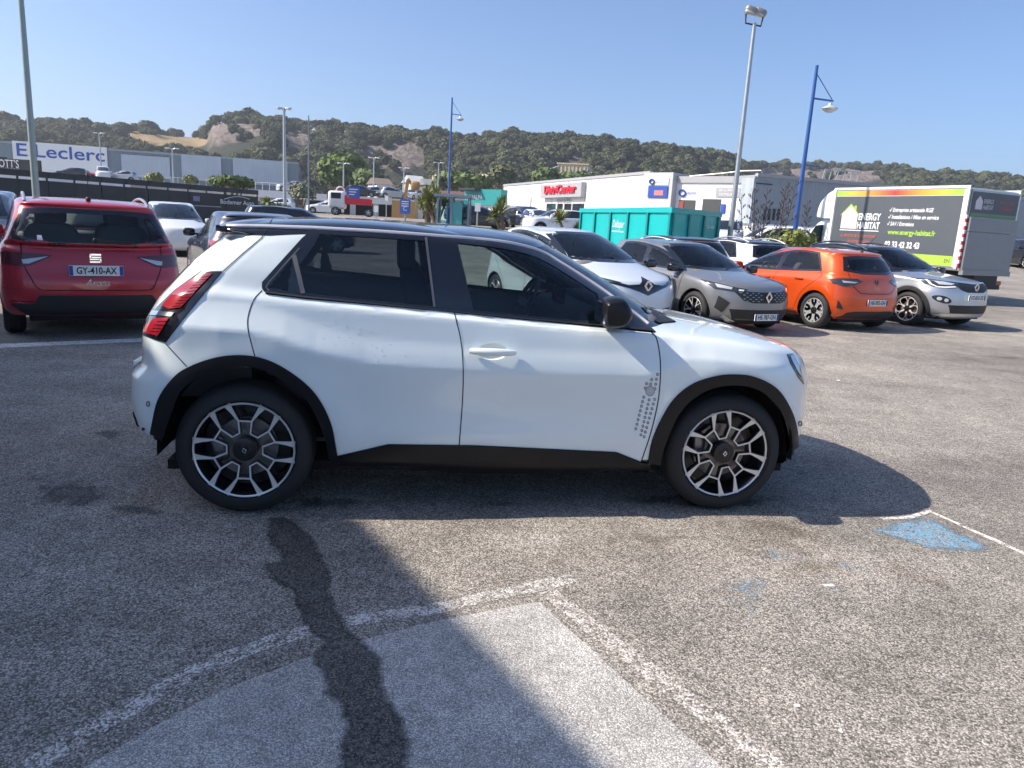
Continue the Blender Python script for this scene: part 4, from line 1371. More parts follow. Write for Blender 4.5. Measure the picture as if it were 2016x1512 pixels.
#        xf    zf    xr     zr    W     Wr    Wf    zsr   zsm   zsf   Lr   Lf   nr   nf
hk = [ (3.10, .19, -.46,  .27, .800, .790, .790, .31,  .20,  .245,  .40, .50, 2.4, 2.4),
       (3.22, .235,-.575, .34, .845, .835, .835, .345, .26,  .275,  .40, .55, 2.5, 2.4),
       (3.255,.34, -.655, .42, .868, .862, .858, .40,  .36,  .34,  .38, .60, 2.5, 2.4),
       (3.262,.50, -.668, .55, .880, .875, .872, .53,  .50,  .50,  .38, .62, 2.5, 2.4),
       (3.258,.62, -.662, .655,.884, .878, .876, .66,  .64,  .64,  .38, .62, 2.5, 2.4),
       (3.250,.70, -.600, .725,.884, .876, .876, .76,  .73,  .73,  .36, .62, 2.6, 2.4),
       (3.230,.77, -.590, .84, .882, .870, .872, .87,  .82,  .81,  .36, .62, 2.7, 2.4),
       (3.190,.835,-.570, .915,.872, .860, .860, .955, .895, .875, .36, .62, 2.8, 2.4),
       (3.100,.885,-.535, .985,.862, .848, .845, 1.02, .965, .925, .36, .58, 2.8, 2.5),
       (2.850,.950,-.500,1.04, .852, .834, .824, 1.095,1.022, .966, .36, .52, 2.8, 2.5),
       (2.330,1.030,-.455,1.10,.818, .795, .784, 1.15, 1.058, .998,.36, .42, 2.8, 2.4),
       (2.080,1.155,-.370,1.20,.790, .765, .745, 1.235,1.165, 1.12,.34, .42, 2.8, 2.4),
       (1.835,1.290,-.265,1.30,.745, .722, .695, 1.325,1.29,  1.25,.32, .42, 2.8, 2.4),
       (1.600,1.405,-.190,1.375,.700,.690, .645, 1.385,1.415, 1.375,.30, .40, 2.8, 2.4),
       (1.540,1.432,-.215,1.395,.668,.665, .610, 1.41, 1.443, 1.41,.22, .40, 3.4, 2.4),
       (1.440,1.455,-.200,1.420,.610,.615, .550, 1.437,1.466, 1.44,.22, .38, 3.4, 2.3),
       (1.250,1.478,-.080,1.455,.440,.450, .400, 1.466,1.485, 1.468,.22, .34, 3.0, 2.2),
       (1.000,1.490, .200,1.482,.0001,.0001,.0001,1.484,1.491,1.488,.1, .1, 2.0, 2.0) ]

_cr = np.array([(-.7,.955),(-.33,.955),(.033,.945),(.20,.914),(.344,.856),(.587,.80),(1.058,.778),(1.6,.765),(2.0,.775),(2.12,.80),(2.23,.864),(2.39,.869),(2.68,.84),(3.3,.80)])
def hero_disp(g):
    x, y, z = g[...,0], g[...,1], g[...,2]
    side = np.clip((y-0.62)/0.16, 0, 1)
    side = side*side*(3-2*side)
    zc = np.interp(x, _cr[:,0], _cr[:,1])
    amp = np.interp(x, [-.7,-.4,-.1,.3,.6,1.1,1.9,2.15,2.4,2.8,3.1], [0,.022,.042,.040,.022,.017,.017,.024,.036,.024,0])
    dz = z-zc
    pr = np.where(dz > 0, np.clip(1-dz/0.125,0,1)**1.15, np.exp(-(np.abs(dz)/0.17)**1.15))
    add = amp*pr
    for wx, A in ((0.02,.020),(2.53,.022)):
        d = np.hypot(x-wx, z-0.33)
        add = add + A*np.exp(-((d-0.45)/0.11)**2)*(z > 0.1)
    # waist pulled in along the lower door
    add = add - 0.016*np.exp(-((x-1.27)/0.55)**2)*np.exp(-((z-0.58)/0.12)**2)
    add = add + 0.006*np.exp(-((x-1.27)/0.6)**2)*np.exp(-((z-0.42)/0.05)**2)
    g = g.copy(); g[...,1] = y + add*side
    return g

HB = Body(hk, nl=150, ns=190, nc=46, disp=hero_disp)
def _hr(px, py):
    d = ray(px, py)
    o = HMI @ CAMPOS
    return o, (HMI.to_3x3() @ d)
HB.camray = _hr

t_belt, t_rail = HB.tk[10], HB.tk[13]
arr = HB.C
gh = (HB.ft > t_belt) & (HB.ft <= t_rail) & (arr[:,0] > 0.42)
HB.mi[gh] = 1
ROOF = HB.ft > t_rail
HB.mi[ROOF] = 1
HB.mi[(arr[:,2] < 0.305)] = 1

# outlines as seen in the photograph, in photo pixels on the near side
dlo = spl([(516,556),(517,570),(527,579)],4) + [(600,587.5),(719,598),(893.6,615),(1000,626),(1123,638),(1192,644.5),(1281,654),(1291,654),(1272,637),(1238,612),(1182,570)] + \
      spl([(1182,570),(1108,522.5),(1058,495.5),(984,478.5),(866,468)],5)[1:] + [(740,459),(616,451),(594,470)]
g_q = [(529,567),(576,511),(567,574)]
g_r = [(598,577),(589,524),(618,484),(630,462),(740,469),(836,475),(853,603),(740,592)]
g_f = spl([(900,480),(985,490),(1050,506),(1100,532),(1175,580)],5) + [(1187,627),(1187,634),(1100,628),(1000,618),(932,611)]
for pl in (g_q, g_r, g_f): HB.hole_px(pl, HM)
HB.arch(0.02, 0.335, 0.435); HB.arch(2.53, 0.325, 0.42)

# windscreen and rear window openings (front / rear projection)
ws = [(-.60,1.06),(-.50,1.385),(-.25,1.405),(.25,1.405),(.50,1.385),(.60,1.06),(.3,1.045),(-.3,1.045)]
ws_out = [(-.70,1.04),(-.575,1.395),(-.3,1.425),(.3,1.425),(.575,1.395),(.70,1.04),(.35,1.02),(-.35,1.02)]
rw = [(-.50,1.10),(-.46,1.32),(.46,1.32),(.50,1.10)]
rw_out = [(-.56,1.07),(-.51,1.355),(.51,1.355),(.56,1.07)]
HB.hole(ws, 'front'); HB.hole(rw, 'rear')

HB.hole_px([(970+33*math.cos(t), 692+20*math.sin(t)) for t in np.linspace(0,2*math.pi,33)[:-1]], HM)
HB.make('body', [WHITE, GLOSSBLK], HERO, ~ROOF)
HB.make('roof', [GLOSSBLK, GLOSSBLK], HERO, ROOF)
HB.decal('windscreen_frame', ws_out, GLOSSBLK, HERO, 'front', [ws], 0.05, 0.002)
HB.decal('windscreen', ws, CLEARGLASS, HERO, 'front', (), 0.05, 0.001, skirt=0)
HB.decal('rear_window_frame', rw_out, GLOSSBLK, HERO, 'rear', [rw], 0.05, 0.002)
HB.decal('rear_window', rw, TINTGLASS, HERO, 'rear', (), 0.05, 0.001, skirt=0)

# doors, with the seams round them
rarc_o = spl([(298.7,851),(313,787),(343,743),(374.6,721),(423.5,704),(472.5,699),(521,706.5),(570,731),(619,772.6),(651,831),(664.5,897)],5)
farc_o = spl([(1275,910),(1287,857),(1320,794),(1358.6,758.6),(1403,742),(1442,737),(1486.5,742),(1528,764.5),(1555,806),(1567,848),(1569,885),(1567,908)],5)
s_r = spl([(516,572.6),(500,590.5),(489,622),(488,644),(492,664),(502,701)],5)
s_b = spl([(894,614),(899,634),(907,668),(911.6,717.6),(910.8,782),(904,876)],5)
s_f = spl([(1282,655),(1293,669),(1300,717.6),(1296.5,782),(1282,848),(1262,909)],5)
belt_r = [(526,580),(600,588.5),(719,599),(894,614)]
belt_f = [(894,614),(1000,627),(1123,639),(1192,645.5),(1282,655)]
arc_door = [p for p in rarc_o if p[0] > 502]
sill_top = [(664.5,897),(764.7,874),(904,876),(930,876),(1180,888),(1213,889.5),(1262,909)]
door_r = s_r + arc_door + sill_top[:3] + s_b[::-1] + belt_r[::-1][1:]
rec = [(970+30*math.cos(t), 692+17*math.sin(t)) for t in np.linspace(0,2*math.pi,33)[:-1]]
door_f = s_b + sill_top[3:] + s_f[::-1] + belt_f[::-1][1:-1]
DR = HB.decal('rear_door', door_r, WHITE, HERO, 'px', (), 9, 0.0015, 'RL', 0.002)
DF = HB.decal('front_door', door_f, WHITE, HERO, 'px', [rec], 9, 0.0015, 'RL', 0.002)
for path, w in ((s_r,2.1),(s_b,2.1),(s_f,2.1),([(866,466),(880,540),(894,614)],2.6),
                (spl([(327,677),(346,698),(368,722)],4),1.5),([(540,424),(529,445),(516,468),(478,500),(439,535)],1.9)):
    HB.decal('panel_gap', strip(resample(path,6,False), w), SEAM, HERO, 'px', (), 6, 0.0026, 'RL', 0)

# side glazing
WF = HB.decal('window_surround', dlo, GLOSSBLK, HERO, 'px', [g_q, g_r, g_f], 9, 0.005, 'RL', 0.008)
HB.decal('quarter_window', g_q, TINTGLASS, HERO, 'px', (), 9, 0.002, 'RL', 0)
HB.decal('rear_door_window', g_r, TINTGLASS, HERO, 'px', (), 9, 0.002, 'RL', 0)
HB.decal('front_door_window', g_f, glassmat('front_door_glass',(.50,.58,.58)), HERO, 'px', (), 9, 0.002, 'RL', 0)
TRIM = mat('satin_trim', (0.16,0.15,0.15), 0.4, metal=0.4)
for path, w in (([(838,469),(855,604)],4.5),([(579,503),(597,578)],9),([(590,489),(530,556),(524,566),(530,573)],2.5)):
    HB.decal('window_divider', strip(resample(path,6,False), w), TRIM, HERO, 'px', (), 6, 0.008, 'RL', 0.006)
HB.decal('waist_moulding', strip(resample([(523,577),(600,587),(719,597.5),(894,614),(1000,625),(1123,637),(1192,643.5),(1284,653)],8,False), 4), PLASTIC, HERO, 'px', (), 8, 0.012, 'RL', 0.012)
# pale bead along the roof edge, sky reflection put into its colour
bead = [(449,446),(520,447),(615,450)] + spl([(615,450),(740,457),(866,466.5),(984,477),(1058,494),(1108,521.5),(1182,569),(1250,619),(1276,639)],5)[1:]
BEADM = mat('roof_reflection', (0.66,0.64,0.68), 0.35, metal=0.3, coat=0.3)
bp_ = [HB.pt(p, 'px', 0.004) for p in resample(bead, 12, False)]
for s_ in (1,-1):
    MB().tube([(p.x, p.y*s_, p.z) for p in bp_ if p is not None], 0.0105, 8).build('roof_reflection_bead', BEADM, HERO, True)
# black mirror sail and cowl at the foot of the pillar
HB.decal('scuttle_trim', [(1262,606),(1280,608),(1330,634),(1296,637),(1288,632)], PLASTIC, HERO, 'px', (), 8, 0.006, 'RL', 0.006)
# black side skirt and arch cladding
HB.decal('side_skirt', sill_top + [(1275,911),(1296,940),(1240,932),(640,925),(650,905)], SATINBLK, HERO, 'px', (), 9, 0.010, 'RL', 0.02)
rarc_i = spl([(321,866),(336,820),(360,765),(411,734),(485,721),(546,741),(607,790),(640,860),(647,900)],5)
farc_i = spl([(1299,914),(1306,880),(1338,810),(1385,770),(1442,757),(1495,768),(1535,808),(1550,860),(1552,890),(1548,910)],5)
HB.decal('wheel_arch_cladding', rarc_o + [(662,902)] + rarc_i[::-1], SATINBLK, HERO, 'px', (), 8, 0.012, 'RL', 0.03)
HB.decal('wheel_arch_cladding', farc_o + farc_i[::-1], SATINBLK, HERO, 'px', (), 8, 0.012, 'RL', 0.03)
HB.decal('rear_valance', [(262,820),(275,838),(298,852),(316,868),(300,868),(272,842)], PLASTIC, HERO, 'px', (), 8, 0.006, 'RL', 0.01)
HB.decal('rear_valance', [(-.66,.33),(.66,.33),(.70,.45),(-.70,.45)], PLASTIC, HERO, 'rear', (), 0.05, 0.006)
HB.decal('front_grille', [(-.55,.24),(.55,.24),(.48,.44),(-.48,.44)], PLASTIC, HERO, 'front', (), 0.05, 0.005)
HB.decal('front_skid', [(-.78,.17),(.78,.17),(.78,.215),(-.78,.215)], ALU, HERO, 'front', (), 0.05, 0.006)
# tail lamp
TL = HB.decal('tail_light', [(396,535),(438,534.5),(405,575),(364,625),(341,655),(327,674),(305,668),(282,659),(288,634),(301,614),(345,572)], GLOSSBLK, HERO, 'px', (), 6, 0.006, 'RL', 0.01)
for i in range(2):
    q = 'RL'[i]
    HB.decal('red_lens', [(398,541),(420,540),(358,607),(335,610),(322,603),(352,570)], REDLAMP, TL[i], 'px', (), 6, 0.012, q, 0.01)
    HB.decal('chrome_bar', [(303,613),(346,617),(340,625),(299,622)], CHROME, TL[i], 'px', (), 6, 0.011, q, 0.008)
    HB.decal('red_lens', [(307,628),(335,628),(314,661),(286,654),(292,641)], REDLAMP, TL[i], 'px', (), 6, 0.012, q, 0.01)
    for k in range(11):
        f = k/10
        a = (396-56*f, 547+58*f); b = (415-56*f, 546+58*f)
        HB.decal('lamp_rib', [(a[0]+3,a[1]),(b[0],b[1]-1),(b[0],b[1]+.3),(a[0]+3,a[1]+1.4)], DARKRED, TL[i], 'px', (), 6, 0.0138, q, 0.003)
    for k in range(4):
        yy = 634+6*k; xx = 318-4.5*k
        HB.decal('lamp_rib', [(xx-4,yy),(xx+12,yy),(xx+11,yy+1.5),(xx-5,yy+1.5)], DARKRED, TL[i], 'px', (), 6, 0.0138, q, 0.003)
# head lamp
HL = HB.decal('headlight', [(1549,698),(1560,696),(1574,722),(1582,756),(1572,744),(1556,716)], GLOSSBLK, HERO, 'px', (), 5, 0.004, 'RL', 0.006)
for i in range(2):
    HB.decal('lamp_reflector', [(1554,702),(1560,701),(1572,724),(1576,742),(1570,734),(1559,714)], WHITELAMP, HL[i], 'px', (), 5, 0.007, 'RL'[i], 0.004)
# parking sensors
for c in ((292,795),(1575,834)):
    ring = [(c[0]+4.6*math.cos(t)*0.8, c[1]+5.6*math.sin(t)) for t in np.linspace(0,2*math.pi,17)[:-1]]
    inn = [(c[0]+2.9*math.cos(t)*0.8, c[1]+3.6*math.sin(t)) for t in np.linspace(0,2*math.pi,17)[:-1]]
    HB.decal('parking_sensor', ring, CABING, HERO, 'px', [inn], 3, 0.003, 'RL', 0.002)
# dotted charge emblem on the front door
DOTM = mat('grey_print', (0.16,0.165,0.17), 0.4)
cols = [[(1294,737),(1292,746.5),(1290.5,756),(1289,765)],[(1282.5,747),(1280.5,756)],[(1272.5,755),(1270,764)]]
dots = [p for c in cols for p in c]
for k in range(9): dots.append((1288.5-2.6*k, 786+9.2*k))
for k in range(9): dots.append((1277.5-2.0*k, 787+8.6*k))
for k in range(8): dots.append((1267-2.2*k, 781.5+8.9*k))
dmb = []
for c in dots:
    ring = [(c[0]+2.7*math.cos(t), c[1]+3.1*math.sin(t)) for t in np.linspace(0,2*math.pi,13)[:-1]]
    inn = [(c[0]+1.2*math.cos(t), c[1]+1.4*math.sin(t)) for t in np.linspace(0,2*math.pi,9)[:-1]]
    HB.decal('door_dot', ring, DOTM, DF[0], 'px', [inn], 3, 0.0032, 'R', 0)
for r0, r1 in ((9.3,7.9),(6.4,5.4),(3.4,2.2)):
    HB.decal('door_dot', [(1279.5+r0*math.cos(t), 769.5+r0*1.08*math.sin(t)) for t in np.linspace(0,2*math.pi,25)[:-1]], DOTM, DF[0], 'px',
             [[(1279.5+r1*math.cos(t), 769.5+r1*1.08*math.sin(t)) for t in np.linspace(0,2*math.pi,25)[:-1]]], 3, 0.0032, 'R', 0)
# door handles, both sides
hp = [HB.pt((922+94*f, 687+4*f+2), 'px') for f in (0.02,0.5,0.98)]
for s_, dd in ((1,DF[0]),(-1,DF[1])):
    c = hp[1].copy(); ax = (hp[2]-hp[0])
    mb = MB(); n = 14
    pts = [hp[0]+ax*(k/n)+Vector((0,-0.022-0.016*math.sin(math.pi*k/n),0)) for k in range(n+1)]
    rr_ = [0.012+0.009*math.sin(math.pi*min(1,max(0,k/n)))**0.5 for k in range(n+1)]
    mb.tube(pts, rr_, 10)
    if s_ < 0:
        for v in mb.v: v.y *= -1
    mb.build('door_handle', WHITE, dd, True)
    vs = []; nr_ = 7; nt_ = 32
    for k in range(nr_):
        f_ = 1-k/(nr_-1)
        for t in np.linspace(0,2*math.pi,nt_+1)[:-1]:
            h_ = HB.cast((970+30*f_*math.cos(t), 692+17*f_*math.sin(t)), 'px')
            q_ = h_[0]+h_[1]*(0.0014-0.032*(1-f_*f_)**0.8)
            vs.append((q_[0], q_[1]*s_, q_[2]))
    mesh_obj('handle_recess', vs, [(k*nt_+i, k*nt_+(i+1)%nt_, (k+1)*nt_+(i+1)%nt_, (k+1)*nt_+i) for k in range(nr_-1) for i in range(nt_)], WHITE, dd, True)
# wing mirrors
for s_ in (-1,1):
    rot = Matrix.Rotation(R(6), 3, 'Z')
    mb = MB()
    pr = [(1.755,1.135),(1.775,1.172),(1.86,1.178),(1.905,1.13),(1.915,1.085),(1.885,1.040),(1.83,1.024),(1.77,1.034)]
    pr = spl(pr, 3, True)
    cx_, cz_ = 1.835, 1.10
    rings = [(-.80,.55),(-.815,.80),(-.84,.95),(-.90,1.0),(-.96,.98),(-1.0,.90),(-1.02,.74),(-1.026,.5)]
    vs = []; n = len(pr)
    for yy, k in rings:
        for p in pr: vs.append((cx_+(p[0]-cx_)*k-(abs(yy)-.9)*0.15, yy if s_ < 0 else -yy, cz_+(p[1]-cz_)*k))
    fs = [(i*n+k, i*n+(k+1)%n, (i+1)*n+(k+1)%n, (i+1)*n+k) for i in range(len(rings)-1) for k in range(n)]
    fs += [tuple(range(n)), tuple((len(rings)-1)*n+k for k in range(n))]
    mb.add(vs, fs)
    wm = mb.build('wing_mirror', SATINBLK, HERO, True)
    MB().obox((1.752,s_*.905,1.10),(0.003,0.008*s_,0),(0,0.085,0),(0,0,0.05)).build('mirror_glass', CHROME, wm)
    MB().rbox((1.86,s_*.80,1.03),(0.12,0.12,0.05),0.5,8).build('mirror_stalk', PLASTIC, HERO, True)
# shark-fin style spoiler tail lip (thin black blade behind the roof)
lip = [(-.08,-.645),(-.135,-.63),(-.185,-.5),(-.20,-.3),(-.205,0),(-.20,.3),(-.185,.5),(-.135,.63),(-.08,.645),(.05,.56),(.05,-.56)]
MB().prism(lip, (0,0,1.392), (1,0,0), (0,1,0), (0,0,0.028)).build('roof_spoiler', GLOSSBLK, HERO)
# wheels
cell = [[(1.0,-9.6,.135),(.84,-12.5,.08),(.62,-18,.036),(.36,-13,.036),(.355,13,.036),(.62,18,.036),(.84,12.5,.08),(1.0,9.6,.135)],
        [(.62,18,.034),(.605,30,.034),(.62,42,.034)], [(.36,13,.028),(.2,30,.02)]]
HWM = wheel_protos('hero', 0.336, 0.2465, 0.20, cell[:2], 6, ALU, DARKALU, cap=0.235, rot=12)
LOGO = mat('badge_silver', (0.7,0.7,0.72), 0.2, metal=0.9)
for wx in (0.0, 2.54):
    for s_ in (-1,1):
        w = put_wheel(HERO, HWM, wx, s_*0.767, 0.336, s_, spin=(0.0 if wx else 0.28))
        diamond(w, (0,0.094,0), (0,1,0), (0,0,1), 0.034, LOGO, 'badge', 0.003)
        bl = MB()
        for k in range(12):
            t = 2*math.pi*k/12
            bl.cyl((0.042*math.cos(t),0.078,0.042*math.sin(t)),(0.042*math.cos(t),0.0835,0.042*math.sin(t)),0.0045,n=8)
        bl.lathe([(0.034,0.0845),(0.052,0.0825),(0.053,0.079)], n=32)
        bl.build('hub_bolt', mat('hub_grey',(0.11,0.115,0.13),0.4,metal=0.4), w)
wheel_well(HERO, 0.02, 0.335, 0.43, 0.50, 0.858)
wheel_well(HERO, 2.53, 0.325, 0.415, 0.50, 0.853)
MB().box(-.42,3.0,-.66,.66,.17,.22).build('underbody', SEAM, HERO)
cabin(HERO, [1.15,0.32], 0.70, 0.36, 1.95, 1.06, 1.58, True, hip=0.52)
MB().box(-.40,.0,-.62,.62,.55,.9).build('boot_trim', CABIN, HERO)
MB().rbox((1.95,0,0.9),(0.2,1.45,0.4),0.35,10).build('dash_panel', CABIN, HERO, True)
MB().obox((1.72,-0.05,1.07),(0.012,0,0.02),(0,0.14,0),(0.0,0,0.075)).build('centre_screen', SMOKE, HERO)
diamond(HERO, HB.pt((0,.74),'front',0.004), (1,0,0), (0,0,1), 0.13, SMOKE)
plate(HERO, HB.pt((0,.40),'front',0.02), (0,1,0), '')
plate(HERO, HB.pt((0,.60),'rear',0.02), (0,-1,0), '')

# drops of water left on the rear door
q_ = np.random.RandomState(5); dv = MB()
for k in range(75):
    t_ = q_.rand()
    px_, py_ = 640+150*t_+q_.randn()*28, 640+70*t_+q_.randn()*22
    if not in_poly([(px_,py_)], door_r)[0]: continue
    h_ = HB.cast((px_,py_),'px'); r_ = q_.uniform(.0011,.0027)
    dv.rbox(h_[0]+h_[1]*.0018, (r_*2,r_*1.2,r_*2.2), 1.0, 4)
wd = dv.build('water_drops', mat('water_drop',(.75,.80,.85),.05,coat=1.0), DR[0], True)
wd['kind'] = 'stuff'
# ------------------------------------------------------------------ the other cars
def gen_keys(p):
    xf, xr, W, H = p['xf'], p['xr'], p['W'], p['H']
    hz_, xc, zc, xw, zw = p['hood'], p['xc'], p['zc'], p['xw'], p['zw']
    xrr, zrr, xt, zt = p['xrr'], p['zrr'], p['xt'], p['zt']
    b0, b1, b2 = p['belt']
    r0, r1, r2 = p['rail']
    Wr = p.get('Wroof', W*0.73)
    g = p.get('clear', .20)
    nf = p.get('nf', 2.5); nr = p.get('nr', 2.8)
    Lf = p.get('Lf', .60); Lr = p.get('Lr', .45)
    sh = p.get('tuck', .0)
    def row(xf_, zf_, xr_, zr_, w, zs, lr=Lr, lf=Lf, kr=.985, kf=.975):
        return (xf_, zf_, xr_, zr_, w, w*kr, w*kf, zs[0], zs[1], zs[2], lr, lf, nr, nf)
    zt_ = zt
    k = [row(xf-.16,g,xr+.16,g+.04,W*.925,(g+.05,g,g+.03)),
         row(xf-.04,g+.08,xr+.05,g+.12,W*.97,(g+.12,g+.07,g+.10)),
         row(xf,.45,xr,.50,W*.992,(.48,.44,.45)),
         row(xf-.005,.58,xr+.005,.62,W*1.0,(.62,.58,.59)),
         row(xf-.03,hz_-.13,xr+.035,.74,W*1.0,(.76,.70,.70)),
         row(xf-.075,hz_-.045,xr+.06,.86,W*.992,(.86,.80,.80)),
         row(xf-.16,hz_,xr+.085,.94,W*.975,(b0-.09,b1-.10,b2-.09)),
         row(xc+(xf-.16-xc)*.55,hz_+(zc-hz_)*.52,xr+.11,(.94+zt_)/2,W*.955,(b0-.045,b1-.045,b2-.04)),
         row(xc,zc,xt,zt_,W*.93,(b0,b1,b2),Lr*.85,.45,.975,.955),
         row(xc+(xw-xc)*.36,zc+(zw-zc)*.40,xt+(xrr-xt)*.36,zt_+(zrr-zt_)*.40,W*.93+(Wr-W*.93)*.40,(b0+(r0-b0)*.40,b1+(r1-b1)*.40,b2+(r2-b2)*.40),Lr*.8,.45,.97,.94),
         row(xc+(xw-xc)*.72,zc+(zw-zc)*.76,xt+(xrr-xt)*.72,zt_+(zrr-zt_)*.76,W*.93+(Wr-W*.93)*.75,(b0+(r0-b0)*.76,b1+(r1-b1)*.76,b2+(r2-b2)*.76),Lr*.75,.45,.97,.93),
         row(xw,zw,xrr,zrr,Wr,(r0,r1,r2),Lr*.7,.42,.97,.92),
         row(xw-.05,zw+.018,xrr-.015,zrr+.02,Wr*.955,(r0+.022,r1+.022,r2+.022),Lr*.6,.42,.97,.91),
         row(xw-.16,zw+(H-zw)*.62,xrr+.02,zrr+(H-zrr)*.45,Wr*.86,(r0+.04,r1+(H-r1)*.72,r2+.04),Lr*.6,.40,.97,.9),
         row(xw-.36,H-.012,xrr+.25,H-.02,Wr*.60,(H-.022,H-.008,H-.018),.3,.35,.97,.9),
         row(xw-.62,H-.002,xrr+.6,H-.004,.0001,(H-.006,H,H-.004),.1,.1)]
    return k

def gen_disp(p):
    WBx = p['WB']; A = p.get('flare', .018); Rw = p['Rw']; W_ = p['W']
    def f(g):
        x, y, z = g[...,0], g[...,1], g[...,2]
        side = np.clip((y-W_*.72)/(W_*.18), 0, 1); side = side*side*(3-2*side)
        add = 0
        for wx in (0., WBx):
            d = np.hypot(x-wx, z-Rw)
            add = add + A*np.exp(-((d-Rw*1.3)/0.12)**2)
        b1 = p['belt'][1]
        zc = b1-.13+.05*(1-(x-WBx*.2)/WBx)*.6
        add = add + .008*np.exp(-np.abs(z-zc)/.05)
        add = add - p.get('waist',.022)*np.exp(-((x-WBx*.5)/.75)**2)*np.exp(-((z-(b1-.40))/.11)**2)
        g = g.copy(); g[...,1] = y+add*side
        return g
    return f

def dlo_polys(p):
    """side window outlines in (x,z): surround, rear glass, front glass, optional quarter"""
    b0, b1, b2 = p['belt']; r0, r1, r2 = p['rail']
    xa = p['xr']+p.get('Lr',.45); xb = p['xc']-.45
    def belt(x):
        u = np.clip((x-xa)/(xb-xa)*2-1,-1,1); return b1+(b2-b0)/2*u+((b2+b0)/2-b1)*u*u
    def rail(x):
        xa2, xb2 = p['xrr']+.3, p['xw']-.42
        u = np.clip((x-xa2)/(xb2-xa2)*2-1,-1,1); return r1+(r2-r0)/2*u+((r2+r0)/2-r1)*u*u
    x0, x0t = p['dlo_r']
    xf_b = p['xc']-.26; xf_t = p['xw']-.24
    xbp = p['xb']
    zt_ = lambda x: rail(x)-.015
    bt = lambda x: belt(x)+.012
    xs = np.linspace(x0, xf_b, 14)
    out = [(x, bt(x)) for x in xs]
    front = spl([(xf_b, bt(xf_b)),(xf_b+(xf_t-xf_b)*.5, bt(xf_b)+(zt_(xf_t)-bt(xf_b))*.58),(xf_t+.02, zt_(xf_t)-.035),(xf_t-.18, zt_(xf_t-.18))], 4)
    out += front[1:]
    out += [(x, zt_(x)) for x in np.linspace(xf_t-.28, x0t, 8)]
    if p.get('kick'): out += [(x0-.03+.0, bt(x0)+.12)]
    m = .032
    gl = []
    # rear glass
    xr_g, xrt_g = x0+m*1.6, x0t+m*1.2
    q = p.get('xq')
    if q:
        gl.append(('quarter_window', [(xr_g, bt(xr_g)+m), (q-.03, bt(q)+m), (q-.05, zt_(q)-m), (max(xrt_g,q-.28), zt_(xrt_g)-m)]))
        xr_g = q+.03; xrt_g = q+.01
    gl.append(('rear_door_window', [(xr_g, bt(xr_g)+m)]+[(x, bt(x)+m) for x in np.linspace(xr_g+.15, xbp-.05, 4)]+[(xbp-.09, zt_(xbp)-m),((xbp+xrt_g)/2, zt_(.5*(xbp+xrt_g))-m),(xrt_g, zt_(xrt_g)-m)]))
    xs2 = xf_b-.16
    gl.append(('front_door_window', [(xbp+.06, bt(xbp)+m),((xbp+xs2)/2, bt((xbp+xs2)/2)+m),(xs2, bt(xs2)+m),(xs2-.02, bt(xs2)+.10)]+
               [(a-.05, b_-.035) for a, b_ in front[4:]][:] + [(xbp+.03, zt_(xbp)-m)]))
    return out, gl, belt, rail

